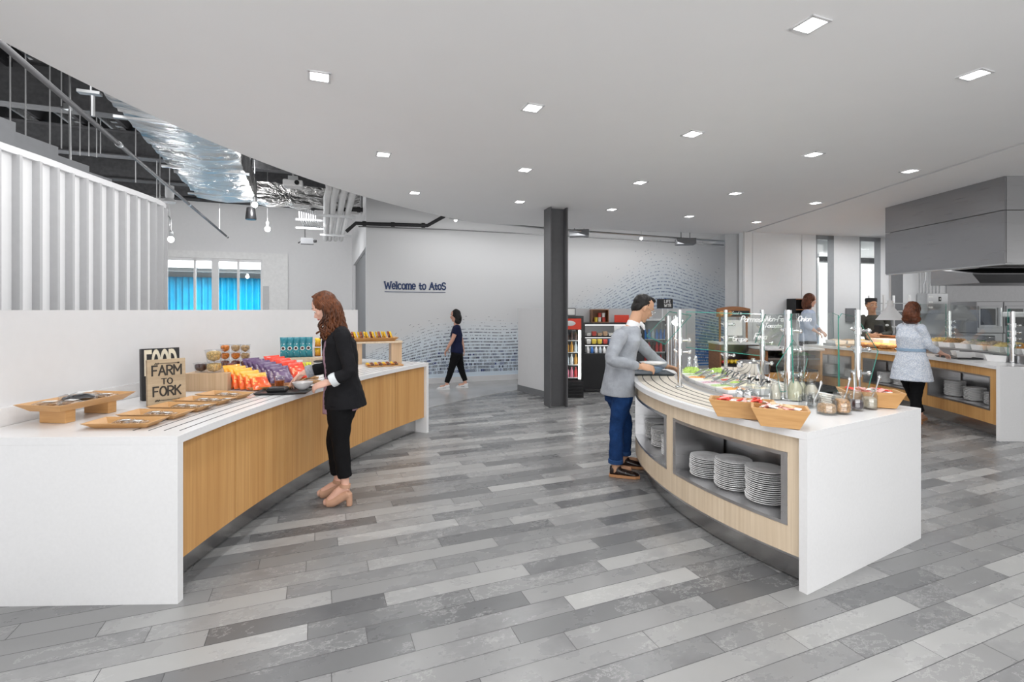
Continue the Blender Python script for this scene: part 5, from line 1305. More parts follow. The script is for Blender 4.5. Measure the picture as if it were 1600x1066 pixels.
mb = MB(); mb.box((0, 0, .07), (.28, .03, .14)); tag(obj('red_sign', mb, redm, loc=(2.28, 9.4, 1.2955)), 'red sign panel on the display case behind the man', 'sign')
# second cooler with the black sign over it
t = thing('drinks_cooler', 'white framed drinks cooler under the black sign, behind the salad bar', 'fridge', (3.0, 9.75, 0))
cw, cd = .62, .5
for nm, c, d in (('cabinet_side', (-cw/2+.02, 0, .66), (.04, cd, 1.32)), ('cabinet_side', (cw/2-.03, 0, .66), (.06, cd, 1.32)), ('cabinet_back', (0, cd/2-.02, .66), (cw-.1, .04, 1.32)), ('cabinet_top', (0, 0, 1.34), (cw, cd, .04)), ('shelf', (0, 0, .95), (cw-.1, .4, .015)), ('shelf', (0, 0, .70), (cw-.1, .4, .015)), ('shelf', (0, 0, .45), (cw-.1, .4, .015))):
    mb = MB(); mb.box(c, d); obj(nm, mb, M['alu'], t)
mb = MB(); mb.box((0, -cd/2+.01, .70), (cw-.1, .01, 1.2)); obj('door_pane', mb, M['glass'], t)
for z, cols, w_ in ((.458, (4, 1, 4, 1, 4, 1), 'lower'), (.708, (1, 4, 1, 4, 4, 1), 'middle'), (.958, (5, 5, 0, 5, 5, 5), 'upper')):
    for k, c in enumerate(cols): bottle(c, (3.0-.20+.078*k, 9.62, z), .19, .031, 'bottle number %d from the left on the %s shelf of the white framed cooler' % (k+1, w_), 'bottles in the white framed cooler')
t = thing('sign_panel', 'black square sign panel with white capitals LIFE WTR above the cooler', 'sign', (3.22, 9.70, 1.3605))
mb = MB(); mb.box((0, 0, .30), (.31, .03, .19)); obj('sign_board', mb, M['black_matt'], t)
for sx in (-.05, .06): mb = MB(); mb.box((sx, 0, .10), (.02, .02, .2045)); obj('sign_leg', mb, M['alu'], t)
mb = MB(); lettering(mb, 'LIFE', (-.015, -.017, .315), (1, 0, 0), (0, 0, 1), .055, .14, .002, gap=.25); lettering(mb, 'WTR', (-.015, -.017, .235), (1, 0, 0), (0, 0, 1), .055, .14, .002, gap=.25); obj('lettering', mb, hw, t)
# tall white column of cup dispensers behind the guard
t = thing('cup_dispenser', 'upright steel cup dispenser left of the salad bar glass', 'dispenser', (3.02, 8.6, 0))
for dx in (-.11, .02): mb = MB(); mb.lathe([(.05, 0), (.05, 1.43), (0, 1.44)], c=(dx, 0, 0), n=18); obj('dispenser_tube', mb, M['chrome'], t, smooth=50)
mb = MB(); mb.box((-.045, 0, .01), (.3, .2, .02)); obj('dispenser_base', mb, M['black'], t)

# ================================================================== KITCHEN
hd = thing('extraction_hood', 'large brushed steel extraction hood hanging from the ceiling', 'hood', (7.8, 6.7, 2.1))
X0, X1, Y0, Y1 = 6.02, 10.2, 5.82, 7.64
def hb(name, c, d, m=M['steel_hood'], **k):
    mb = MB(); mb.box((c[0]-7.8, c[1]-6.7, c[2]-2.1), d); return obj(name, mb, m, hd, **k)
zs = 2.74
for nm, z0, z1 in (('lower_panel', 2.10, zs-.004), ('upper_panel', zs+.004, 3.148)):
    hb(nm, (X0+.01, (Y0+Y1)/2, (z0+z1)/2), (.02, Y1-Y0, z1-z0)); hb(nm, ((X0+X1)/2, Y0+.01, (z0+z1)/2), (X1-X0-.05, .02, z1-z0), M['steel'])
hb('hood_core', ((X0+X1)/2+.03, (Y0+Y1)/2+.03, 2.68), (X1-X0-.08, Y1-Y0-.08, .93), M['steel_dark'])
hb('lower_rim', (X0+.05, (Y0+Y1)/2, 2.095), (.08, Y1-Y0, .02), M['alu']); hb('lower_rim', ((X0+X1)/2, Y0+.05, 2.095), (X1-X0-.2, .08, .02), M['alu'])
t = thing('hood_visor', 'low slanted steel canopy below the extraction hood at the right', 'hood', (9.2, 8.4, 1.98))
mb = MB(); mb.ring([[(-1.55, -.5, .14), (1.6, -.5, .14), (1.6, -.5, .155), (-1.55, -.5, .155)], [(-1.35, -.42, 0), (1.6, -.42, 0), (1.6, -.35, .15), (-1.35, -.35, .15)], [(-1.35, .5, 0), (1.6, .5, 0), (1.6, .5, .3), (-1.35, .5, .3)]]); mb.box((0.1, .1, .72), (2.4, .5, .90)); obj('visor_panel', mb, M['steel_hood'], t)
# steel wall cladding, control panel with conduits
mb = MB(); mb.strip([KP(1479, 0, .02), KP(1700, 0, .02)], [KP(1479, 0, .002), KP(1700, 0, .002)], 0, 2.6)
struct('wall_steel_cladding', mb, plain('steel_cladding', (.42, .42, .43), .42, .6, .04))
t = thing('electrical_cabinet', 'grey electrical cabinet with small labels on the kitchen wall', 'cabinet', KP(1457, 1.68, .14), atan2(KD.y, KD.x))
mb = MB(); mb.box((0, 0, 0), (.60, .22, .46)); obj('cabinet_body', mb, M['alu'], t, bevel=.006)
mb = MB(); mb.box((.06, -.112, .1), (.07, .006, .1)); obj('switch_plate', mb, M['black'], t); mb = MB(); mb.ball((.06, -.117, .1), (.018, .006, .018), 10, 6); obj('indicator', mb, M['paper'], t)
for k in range(6): mb = MB(); mb.box((-.24+.07*(k % 2), -.112, .15-.12*(k//2)), (.05, .004, .035)); obj('panel_label', mb, M['paper'], t)
for k in range(7):
    p = KP(1437+5.2*k, 0, .13); mb = MB(); zz = 1.911; mb.tube([p+Vector((0, 0, zz)), p+Vector((0, 0, zz+.18)), p+Vector(((.05 if k % 2 else 0), 0, zz+.30)), p+Vector(((.05 if k % 2 else 0), 0, 3.14))], .016, 8)
    tag(obj('panel_conduit', mb, M['alu'], smooth=True), 'vertical conduit number %d from the left above the electrical cabinet' % (k+1), 'conduit', 'conduits above the electrical cabinet')
mb = MB(); mb.strip([KP(1391, 0, .03), KP(1411, 0, .03)], [KP(1391), KP(1411)], 0, 2.6); struct('door_3', mb, M['paint_grey'])
# ovens
for i, px in enumerate((1547, 1590)):
    t = thing('convection_oven', ('left', 'right')[i]+' steel convection oven on the back kitchen line', 'oven', V(px, 484, 10.1)-Vector((0, 0, .46)))
    mb = MB(); mb.box((0, .3, .30), (.56, .6, .66)); obj('oven_body', mb, M['steel_hood'], t, bevel=.01)
    mb = MB(); mb.box((-.03, -.008, .31), (.44, .02, .46)); dr_ = obj('oven_door', mb, M['steel_hood'], t, bevel=.004)
    mb = MB(); mb.box((-.06, -.022, .31), (.30, .008, .34)); obj('door_window', mb, M['black'], dr_)
    mb = MB(); mb.tube([(.17, -.05, .12), (.17, -.05, .5)], .014, 8); obj('door_handle', mb, M['chrome'], dr_, smooth=True)
    mb = MB(); mb.box((0, .3, -.50), (.56, .56, .92)); obj('oven_stand', mb, M['steel_hood'], t)
t = thing('steel_dispenser', 'square steel towel dispenser left of the ovens', 'dispenser', V(1511, 489, 10.6)); mb = MB(); mb.box((0, 0, 0), (.30, .1, .36)); obj('dispenser_body', mb, M['steel_hood'], t, bevel=.01); mb = MB(); mb.box((0, -.055, .02), (.24, .008, .26)); obj('front_plate', mb, M['alu'], t)
mb = MB(); mb.box((8.55, 9.55, .52), (1.7, .6, 1.04)); tag(obj('prep_table', mb, M['steel_hood'], bevel=.01), 'dark steel prep table behind the kitchen counter', 'table')
t = thing('mixer_tap', 'small dark tap on the prep table', 'tap', (8.75, 9.5, 1.0405)); mb = MB(); mb.tube([(0, 0, 0), (0, 0, .16), (0, -.05, .2), (0, -.12, .16)], .014, 8); obj('spout', mb, M['steel_dark'], t, smooth=True)
t = thing('fryer_hood', 'white topped appliance with round knobs at the right edge', 'appliance', V(1612, 496, 9.0)); mb = MB(); mb.box((0, 0, .05), (.7, .4, .10)); obj('appliance_top', mb, M['paint_white'], t, bevel=.02); mb = MB(); mb.box((0, -.01, -.08), (.62, .38, .16)); obj('control_front', mb, M['black'], t)
for k in range(3): mb = MB(); mb.lathe([(.025, 0), (.025, .02), (0, .02)], n=14); mb.v = [(x-.22+.08*k, -z-.20, y-.06) for x, y, z in mb.v]; obj('knob', mb, M['chrome'], t, smooth=50)
mb = MB(); mb.box((0, 0, -.68), (.6, .36, 1.03)); obj('appliance_base', mb, M['steel_hood'], t)

# serving line on top of the kitchen counter
ws = thing('hot_well', 'raised steel serving well along the kitchen counter', 'serving well', (6.6, 7.2, TOP+.0006))
def wb(i0, i1, d0, d1, z0, z1, name, m):
    mb = MB(); mb.strip(boff(BF, d0)[i0:i1+1], boff(BF, d1)[i0:i1+1], z0, z1); o = obj(name, mb, m, ws); o.matrix_parent_inverse = Matrix.Translation((-6.6, -7.2, -TOP-.0006)); return o
wb(2, 22, .42, 1.10, TOP+.001, TOP+.10, 'well_front', M['steel_hood']); wb(2, 22, .40, 1.12, TOP+.1005, TOP+.112, 'well_top', M['steel'])
bf2 = boff(BF, .60); bf3 = boff(BF, .92)
yel = plain('noodles', (.85, .58, .20), .5, var=.3, scale=60); spin = plain('spinach', (.06, .22, .03), .5, var=.6, scale=60); mush = plain('mushroom', (.50, .36, .24), .6, var=.4, scale=50); shr = plain('orange_veg', (.85, .36, .10), .5, var=.4, scale=50)
ft = [(3, spin, 'leafy greens'), (5.5, shr, 'orange vegetables'), (8, yel, 'golden noodles'), (10.5, mush, 'mushrooms'), (13, plain('pale_onion', (.70, .60, .50), .5, var=.3, scale=50), 'pale onions'), (15.5, bread, 'browned meat'), (18, yel, 'yellow peppers'), (20.5, mush, 'chopped mushrooms')]
for i, (fi, fm, txt_) in enumerate(ft):
    p = bf2[int(fi)].lerp(bf2[int(fi)+1], fi % 1); tt = bf2[int(fi)+1]-bf2[int(fi)]
    pan('food_pan', 'white pan of %s on the raised kitchen serving well' % txt_, Vector((p.x, p.y, TOP+.1132)), atan2(tt.y, tt.x), .20, .30, .07, None, .07, fm)
    p = bf3[int(fi)].lerp(bf3[int(fi)+1], fi % 1)
    pan('food_pan', 'rear white pan behind the %s on the kitchen serving well' % txt_, Vector((p.x, p.y, TOP+.1132)), atan2(tt.y, tt.x), .20, .26, .075, None, .06, ft[(i+3) % 8][1])
t = thing('serving_spoon', 'long pale serving spoon resting in the noodles', 'spoon', V(1530, 532, 7.0)); mb = MB(); mb.tube([(-.12, 0, -.06), (0, 0, .0), (.15, 0, .035), (.2, 0, .03)], .008, 8); obj('spoon_handle', mb, M['chrome'], t, smooth=True)
# guard posts and glass of the kitchen counter
for px, py, lab in ((1582, 568, 'right steel guard post of the kitchen counter'), (1483, 551, 'left steel guard post of the kitchen counter')):
    p = G(px, py, TOP); post(lab, Vector((p.x, p.y, T1)), .64, .024, (.22, .30, .38, .47)); 
pane('clear upright guard glass between the two kitchen counter posts', [V(1478, 475, 7.35), V(1575, 483, 6.0), V(1575, 556, 6.0), V(1478, 545, 7.35)])
pane('clear guard glass left of the left kitchen counter post', [V(1438, 475, 8.0), V(1478, 475, 7.4), V(1478, 545, 7.4), V(1438, 538, 8.0)])
pane('clear guard glass at the right end of the kitchen counter', [V(1578, 482, 5.98), V(1690, 482, 5.98), V(1690, 555, 5.98), V(1578, 555, 5.98)])
# white trays and black tray on the counter front edge
tray('cafeteria_tray', 'black cafeteria tray on the kitchen counter beside the woman in the lace blouse', 'tray', (6.22, 6.62, T1), radians(82), .42, .32, .018, .015, .006, tb)
for i, (px, py, L_, rz) in enumerate(((1505, 560, .34, 60), (1540, 563, .34, 70), (1560, 566.5, .40, 20))):
    p = G(px, py, TOP); tray('serving_dish', ('left', 'middle', 'right')[i]+' white rectangular dish at the front of the kitchen counter', 'dish', (p.x+.12+.03*i, p.y+.12, T1+.0195 if i < 0 else T1), radians(rz), L_*.8, .22, .085, .02, .008, M['ceramic'])
# bread boards under the heat lamp
bl = thing('bread_board', 'wooden board of warm flatbreads under the heat lamp', 'board', (6.30, 8.1, T1)); mb = MB(); mb.box((0, 0, .012), (.5, .85, .024), radians(6)); obj('board_top', mb, M['bamboo'], bl, bevel=.004)
bd = plain('toasted_crust', (.62, .30, .10), .6, var=.5, scale=30)
for k in range(6):
    mb = MB(); mb.ball((0, 0, .04), (.10, .13, .04), 14, 8); o = obj('flatbread', mb, bd, loc=(6.18+.22*(k % 2), 7.82+.25*(k//2), T1+.0245), smooth=True, mods=(displace(.02, .05),)); tag(o, '%s flatbread of the %s row on the warm wooden board' % (('left', 'right')[k % 2], ('near', 'middle', 'far')[k//2]), 'bread', 'flatbreads on the warm board')
for k in range(2):
    mb = MB(); mb.box((0, 0, .08), (.36, .30, .16)); tag(obj('paper_box', mb, M['paper'], loc=(6.62, 7.95+.42*k, T1), bevel=.006), ('near', 'far')[k]+' white paper box behind the flatbreads', 'box')
hl = thing('heat_lamp', 'white conical heat lamp over the flatbreads', 'lamp', V(1391, 500, 8.1))
mb = MB(); mb.lathe([(.20, 0), (.06, .20), (.045, .23), (.04, .32), (0, .33)], n=28, cap=False); obj('lamp_shade', mb, M['paint_white'], hl, smooth=50)
mb = MB(); mb.ball((0, 0, .07), .05, 14, 8); obj('bulb', mb, emit('heat_bulb', (1, .70, .42), 5), hl, smooth=True)
mb = MB(); mb.tube([(0, 0, .32), (0, 0, 3.15-hl.location.z)], .012, 8); obj('lamp_cord', mb, M['paint_white'], hl, smooth=True)
area('heat_light', (0, 0, .02), .2, 9, col=(1, .68, .38), parent=hl)
mb = MB(); mb.box((0, 0, .10), (.03, .65, .20)); mb.box((0, 0, .205), (.12, .68, .012))
tag(obj('wood_ledge', mb, wal, loc=(6.80, 8.35, T1+.001), rz=radians(10)), 'dark wooden ledge in front of the chef', 'ledge')
t = thing('lamp_stand', 'thin bent steel lamp stand on the bread board', 'stand', (6.35, 7.72, T1+.0245)); mb = MB(); mb.tube([(-.12, 0, .008), (.1, 0, .008), (.12, 0, .02), (.12, 0, .42), (.06, 0, .50)], .010, 8); obj('stand_rod', mb, M['chrome'], t, smooth=True)
# bowls and steel well farther left
for i, (px, py, r) in enumerate(((1215, 539, .16), (1248, 538, .11), (1284, 537, .13), (1310, 537, .12))):
    pass
t = thing('steel_basin', 'shallow steel serving well at the far end of the kitchen counter', 'serving well', (6.35, 8.93, T1)); mb = MB(); mb.box((0, 0, .02), (.7, .36, .04)); obj('basin_rim', mb, M['steel'], t, bevel=.004)
for k in range(3): pan('food_pan', ('left', 'middle', 'right')[k]+' white pan in the far end serving well', Vector((6.12+.23*k, 8.93, T1+.0405)), 0, .21, .28, .06, None, .04, (ft[4][1], mush, yel)[k])
# low deli case with greens and the fruit display with the arched sign
dc = thing('deli_case', 'dark low deli case with a black tray of leafy greens', 'display case', (5.12, 8.85, 0))
for nm, c, d, m in (('case_base', (.05, .05, .12), (.98, .6, .24), M['black_matt']), ('case_back', (.05, .33, .52), (.98, .04, .56), M['steel_hood']), ('case_side', (-.45, .05, .52), (.04, .6, .56), wal), ('case_side', (.52, .05, .52), (.04, .6, .56), M['oak']),
                    ('shelf', (.035, 0, .66), (.92, .5, .03), M['steel']), ('oak_front', (.035, -.22, .34), (.92, .02, .16), M['oak']), ('shelf', (.035, .05, .45), (.92, .5, .02), M['black'])):
    mb = MB(); mb.box(c, d); obj(nm, mb, m, dc)
mb = MB(); mb.box((.03, .02, .835), (1.02, .66, .035)); obj('case_counter', mb, M['quartz'], dc, bevel=.003)
pan('greens_tray', 'black tray of leafy greens in the dark deli case', Vector((5.25, 8.75, .6756)), 0, .55, .34, .05, None, .08, spin, M['black'], 'tray')
fd_ = thing('fruit_display', 'dark shelf unit of fruit behind the salad bar glass', 'display shelf', (4.44, 9.35, 0))
for nm, c, d, m in (('display_side', (-.37, 0, .44), (.03, .5, .88), wal), ('display_side', (.37, 0, .44), (.03, .5, .88), wal), ('display_back', (0, .23, .44), (.71, .03, .88), M['steel_hood']), ('shelf', (0, -.02, .50), (.70, .44, .03), M['black']), ('shelf', (0, -.02, .12), (.70, .44, .03), M['black']), ('display_top', (0, 0, .90), (.80, .52, .035), M['quartz'])):
    mb = MB(); mb.box(c, d); obj(nm, mb, m, fd_)
frm = [plain('fruit_red', (.55, .04, .04), .35), plain('fruit_yellow', (.85, .60, .06), .35), plain('fruit_green', (.35, .50, .08), .35), plain('fruit_orange', (.85, .35, .04), .4)]
for k in range(24):
    i, j = k % 8, k//8; ci = (2, 2, 1, 1, 1, 0, 0, 0)[i] if j else (0, 3, 1, 1, 3, 0, 0, 0)[i]
    key = 'fr%d' % ci
    if key not in pm: mb = MB(); mb.ball((0, 0, 0), (.036, .036, .034), 14, 10); o = pm[key] = obj('fruit', mb, frm[ci], smooth=True)
    else: o = pm[key].copy(); C.objects.link(o)
    o.location = (4.14+.083*i, 9.16+.085*j, .5495); tag(o, '%s %s fruit in the %s row on the dark shelf unit' % (('first', 'second', 'third', 'fourth', 'fifth', 'sixth', 'seventh', 'eighth')[i], ('red', 'yellow', 'green', 'orange')[ci], ('front', 'middle', 'back')[j]), 'fruit', 'fruit on the dark shelf unit')
sgn = thing('arched_sign', 'dark arched sign board with pale script on the fruit display', 'sign', (4.45, 9.4, .918))
arcp = [(-.32, 0)]+[(-.32+.64*i/16, .16+.045*sin(pi*i/16)) for i in range(17)]+[(.32, 0)]
mb = MB(); n = len(arcp); mb.add([(x, -.02, z+.48) for x, z in arcp]+[(x, .02, z+.48) for x, z in arcp], [tuple(range(n)), tuple(range(n, 2*n))[::-1]]+[(i, n+i, n+(i+1) % n, (i+1) % n) for i in range(n)]); obj('sign_board', mb, wal, sgn)
mb = MB(); mb.box((.12, -.023, .545), (.36, .004, .11)); mb2 = obj('sign_face', mb, M['black_matt'], sgn)
mb = MB(); lettering(mb, 'Good in', (-.04, -.0262, .53), (1, 0, 0), (0, 0, 1), .055, .13, .001, slant=.25, gap=.12); obj('lettering', mb, hw, sgn)
mb = MB()
for k in range(3): mb.ball((-.24+.09*k, -.022, .55), (.04, .01, .045), 12, 8)
obj('sign_picture', mb, bd, sgn, smooth=True)
for sx in (-.26, .26): mb = MB(); mb.box((sx, 0, .24), (.03, .03, .48)); obj('sign_leg', mb, wal, sgn)
mb = MB(); mb.box((0.02, .0, .27), (.30, .01, .30)); obj('paper_panel', mb, M['paper'], sgn)
# hanging dark shelf and speed rack on the kitchen wall
ps = thing('wall_shelf', 'dark wooden wall shelf behind the woman in the pale blue shirt', 'shelf', KP(1247, 1.55, .13), atan2(KD.y, KD.x))
for nm, c, d in (('shelf_side', (-.17, 0, 0), (.02, .22, .44)), ('shelf_side', (.17, 0, 0), (.02, .22, .44)), ('shelf_board', (0, 0, .21), (.32, .22, .02)), ('shelf_board', (0, 0, -.01), (.32, .22, .02)), ('shelf_board', (0, 0, -.21), (.32, .22, .02)), ('shelf_back', (0, .1, 0), (.32, .02, .44))):
    mb = MB(); mb.box(c, d); obj(nm, mb, wal if 'board' in nm else M['black_matt'], ps)
rk = thing('speed_rack', 'white wire tray rack behind the chef', 'rack', V(1389, 484, 10.0)-Vector((0, 0, CAMZ)))
for sx in (-.26, .26):
    for sy in (-.2, .2): mb = MB(); mb.box((sx, sy, .92), (.03, .03, 1.84)); obj('rack_post', mb, M['pipe_white'], rk)
for k in range(8): mb = MB(); mb.box((0, 0, .55+.16*k), (.52, .40, .016)); obj('rack_tray', mb, M['alu'] if k % 2 else M['pipe_white'], rk)
mb = MB(); mb.box((0, 0, 0), (.22, .04, .30)); t = tag(obj('wall_notice', mb, M['paint_grey'], loc=KP(1329, 1.42, .03)), 'small grey notice board on the wall left of the chef', 'notice')
# ================================================================== PEOPLE
def orth(L, u):
    L = Vector(L); u = Vector(u).normalized(); return (L-u*L.dot(u)).normalized()
def ell(c, L, Fw, a, b, n=22, p=2.0):
    out_ = []
    for k in range(n):
        t = 2*pi*k/n; ct, st = cos(t), sin(t)
        r = (abs(ct)**p+abs(st)**p)**(-1/p)
        out_.append(Vector(c)+L*(a*r*ct)+Fw*(b*r*st))
    return out_
def loft(mb, cs, ab, L, Fw=None, p=2.0, n=22):
    """closed loft through centres cs with half-sizes ab, lateral axis L"""
    cs = [Vector(c) for c in cs]; rings = []
    for i, (c, (a, b)) in enumerate(zip(cs, ab)):
        t = (cs[min(i+1, len(cs)-1)]-cs[max(i-1, 0)]).normalized(); l = orth(L, t); f = t.cross(l)
        rings.append(ell(c, l, f, a, b, n, p))
    mb.ring(rings)
def spl(P, per=5): return cat([Vector(p) for p in P], per)
def limb(mb, pts, rs, n=14):
    P = [Vector(p) for p in pts]; Q = cat(P, 4); R_ = []
    for i in range(len(P)-1):
        for k in range(4): R_.append(rs[i]+(rs[i+1]-rs[i])*k/4)
    R_.append(rs[-1]); mb.tube(Q, R_, n)
def head(mb, c, f, u, s=1.0):
    c = Vector(c); f = Vector(f).normalized(); u = orth(u, f); r = f.cross(u).normalized()
    pr = [(-.118, .018, .016, .052), (-.105, .036, .034, .046), (-.082, .050, .052, .034), (-.05, .060, .070, .020), (-.02, .067, .082, .010), (.01, .071, .090, .003), (.045, .074, .096, -.002), (.075, .068, .090, -.006), (.10, .050, .068, -.008), (.116, .022, .030, -.009)]
    mb.ring([ell(c+u*(h*s)+f*(o*s), r, f, a*s, b*s, 22) for h, a, b, o in pr])
    # jaw line back and nape
    mb.ball(c+u*(-.05*s)+f*(-.02*s), .055*s, 12, 8)
    # nose
    mb.tube([c+(u*.012+f*.088)*s, c+(u*-.012+f*.100)*s, c+(u*-.028+f*.112)*s, c+(u*-.036+f*.098)*s], [.007*s, .010*s, .013*s, .010*s], 10)
    for sg in (-1, 1):
        mb.ball(c+(r*sg*.011+u*-.034+f*.098)*s, .009*s, 8, 6)
        mb.ball(c+(r*sg*.030+u*.022+f*.078)*s, (.022*s, .022*s, .011*s), 10, 6)     # brow ridge
        mb.ball(c+(r*sg*.040+u*-.025+f*.055)*s, .026*s, 10, 6)                      # cheek
        rot = Matrix((r, f, u)).transposed()
        mb.ball(c+(r*sg*.073+u*-.008+f*-.006)*s, Vector((.010, .018, .032))*s, 10, 8, rot=rot)  # ear
    mb.ball(c+(u*-.060+f*.088)*s, (.020*s, .020*s, .010*s), 10, 6)                 # mouth
    mb.ball(c+(u*-.100+f*.074)*s, .019*s, 10, 6)                                   # chin
    return r
def hand(mb, w_, d, pn, th, curl=.5, s=1.0, spread=.06):
    """palm, four jointed fingers and a side thumb; d: hand direction, pn: palm normal (side the fingers close to), th: thumb side"""
    w_ = Vector(w_); d = Vector(d).normalized(); pn = orth(pn, d); lat = d.cross(pn); lat = lat if lat.dot(Vector(th)) > 0 else -lat
    mb.ring([ell(w_+d*(x*s), lat, pn, a*s, b*s, 14, 2.4) for x, a, b in ((-.02, .024, .020), (.01, .028, .018), (.04, .038, .016), (.07, .041, .014), (.092, .039, .012), (.099, .034, .009))])
    for k, (o, l) in enumerate(((.029, .92), (.010, 1.0), (-.010, .94), (-.029, .74))):
        p = w_+d*(.088*s)+lat*(o*s); dd = (d+lat*spread*(o/.029)).normalized(); a_ = 0; pts = [p-d*.01*s, p]
        for seg, ln in enumerate((.043, .027, .022)):
            a_ += curl*(.55 if seg == 0 else .8)+.05*k; q = dd*cos(a_)+pn*sin(a_); p = p+q*(ln*l*s); pts.append(p)
        mb.tube(pts, [.009*s, .0095*s, .0085*s, .0078*s, .0062*s], 10)
        mb.ball(pts[-1], .0066*s, 8, 6)
    p = w_+d*(.022*s)+lat*(.026*s); a1 = (d*.62+lat*.70+pn*.30).normalized(); a2 = (d*.85+lat*.30+pn*(.35+curl*.4)).normalized()
    mb.tube([p-a1*.012*s, p+a1*.022*s, p+a1*.042*s, p+a1*.042*s+a2*.030*s, p+a1*.042*s+a2*.052*s], [.014*s, .0135*s, .0115*s, .0100*s, .0075*s], 10)
def body_obj(name, mb, m, parent, vox=.006, it=4, fac=.5, mods=()):
    return obj(name, mb, m, parent, mods=(remesh(vox, it, fac),)+tuple(mods))
def place(o, parent, at):
    o.matrix_parent_inverse = Matrix.Translation(-Vector(at)); return o
skin1 = plain('skin_fair', (.72, .43, .33), .5, var=.05, scale=9); skin2 = plain('skin_tan', (.56, .32, .20), .5, var=.05, scale=9); skin3 = plain('skin_light', (.68, .38, .28), .5, var=.06, scale=9)
def hairmat(name, c1, c2, sc=90):
    m, nt, b, out = newmat(name); x, y, z = sep(nt, obj_pos(nt)); n = noise_n(nt, comb(nt, x*sc, y*sc, z*8), 1.0, 4)
    n2 = noise_n(nt, obj_pos(nt), 7, 2)
    nt.links.new(ramp(nt, n*.55+n2*.45, [(.36, c1), (.62, c2)]), b.inputs['Base Color']); b.inputs['Roughness'].default_value = .45; b.inputs['Specular IOR Level'].default_value = .3; bump(nt, b, n, .5, .004); return m
h_br = hairmat('hair_brown', (.018, .007, .004), (.17, .055, .020)); h_bk = hairmat('hair_black', (.004, .003, .003), (.012, .010, .009)); h_red = hairmat('hair_auburn', (.035, .012, .006), (.15, .045, .018)); h_gr = hairmat('hair_greying', (.05, .045, .04), (.14, .12, .11))
def fabric(name, col, var=.08, sc=300, rough=.85, bmp=.3, sheen=0):
    m, nt, b, out = newmat(name); x, y, z = sep(nt, obj_pos(nt)); w1 = noise_n(nt, obj_pos(nt), sc, 2); w2 = noise_n(nt, obj_pos(nt), 9, 3)
    nt.links.new(ramp(nt, w1*.5+w2*.5, [(.35, tuple(c*(1-var) for c in col)), (.65, tuple(min(1, c*(1+var)) for c in col))]), b.inputs['Base Color'])
    b.inputs['Roughness'].default_value = rough; b.inputs['Sheen Weight'].default_value = sheen; b.inputs['Specular IOR Level'].default_value = .2; bump(nt, b, w1*.3+w2, bmp, .012); return m
eyew = plain('eye_white', (.80, .80, .78), .2); eyeb = plain('eye_iris', (.03, .018, .012), .15); lipm = plain('lips', (.50, .14, .13), .4)
def face(root, at, c, f, u, s=1.0, brow=h_bk, lids=True):
    c = Vector(c); f = Vector(f).normalized(); u = orth(u, f); r = f.cross(u).normalized()
    for sg in (-1, 1):
        mb = MB(); mb.ball(c+(r*sg*.031+u*.004+f*.0805)*s, .0092*s, 12, 8); e = place(obj('eye', mb, eyew, root, smooth=True), root, at)
        mb = MB(); mb.ball(c+(r*sg*.031+u*.001+f*.0860)*s, .0058*s, 10, 6); obj('iris', mb, eyeb, e, smooth=True)
        mb = MB(); mb.tube([c+(r*sg*.014+u*.030+f*.096)*s, c+(r*sg*.032+u*.036+f*.092)*s, c+(r*sg*.050+u*.029+f*.076)*s], [.003*s, .0038*s, .002*s], 8); place(obj('eyebrow', mb, brow, root, smooth=True), root, at)
    mb = MB(); mb.tube([c+(r*-.022+u*-.062+f*.090)*s, c+(r*-.008+u*-.059+f*.100)*s, c+(r*.008+u*-.059+f*.100)*s, c+(r*.022+u*-.062+f*.090)*s], [.002*s, .0055*s, .0055*s, .002*s], 8)
    place(obj('lips', mb, lipm, root, smooth=True), root, at)
    return r

# ---------------- woman in black blazer at the snack counter
at = Vector((-1.33, 3.88, 0)); W = thing('person', 'woman with wavy brown hair in a black blazer at the snack counter', 'person', at)
f = Vector((-1, -.03, 0)).normalized(); L = Vector((f.y, -f.x, 0))*-1   # her left points to the camera
L = Vector((0, -1, 0))
pel = V(536, 622, 3.88); cst = V(533, 548, 3.88); nb = V(523, 514, 3.88); hc = V(509, 480, 3.88)
hf = Vector((-.86, -.04, -.50)).normalized(); hu = orth((-.35, 0, 1), hf)
shL, shR = V(534, 524, 3.72), V(522, 524, 4.04)
elL, wrL = V(546, 580, 3.66), V(514, 598, 3.64); elR, wrR = V(512, 572, 4.12), V(474, 583, 4.05)
hipL, hipR = pel+L*.085+Vector((0, 0, -.03)), pel-L*.085+Vector((0, 0, -.03))
knL, knR = V(532, 690, 3.79), V(523, 688, 3.97); anL, anR = V(539, 752, 3.79), V(528, 746, 3.97)
mb = MB()
loft(mb, [pel+Vector((0, 0, -.09)), pel, pel.lerp(cst, .5), cst, nb+Vector((.03, 0, -.07)), nb+Vector((.01, 0, -.01))], [(.13, .095), (.155, .11), (.115, .085), (.135, .10), (.13, .07), (.055, .05)], L)
limb(mb, [nb+Vector((.01, 0, -.03)), nb.lerp(hc, .5)+Vector((.01, 0, 0)), hc-hu*.04-hf*.02], [.055, .050, .052])
head(mb, hc, hf, hu, 1.0)
for sh, el, wr, sg in ((shL, elL, wrL, 1), (shR, elR, wrR, -1)):
    limb(mb, [sh, sh.lerp(el, .5), el, el.lerp(wr, .5), wr], [.052, .044, .036, .034, .024])
hand(mb, wrL, (-1, .0, -.25), (0, .55, -.8), (0, 1, .6), .45, .95); hand(mb, wrR, (-.72, -.1, -.62), (.2, -.3, -.9), (0, -1, 0), .5, .95)
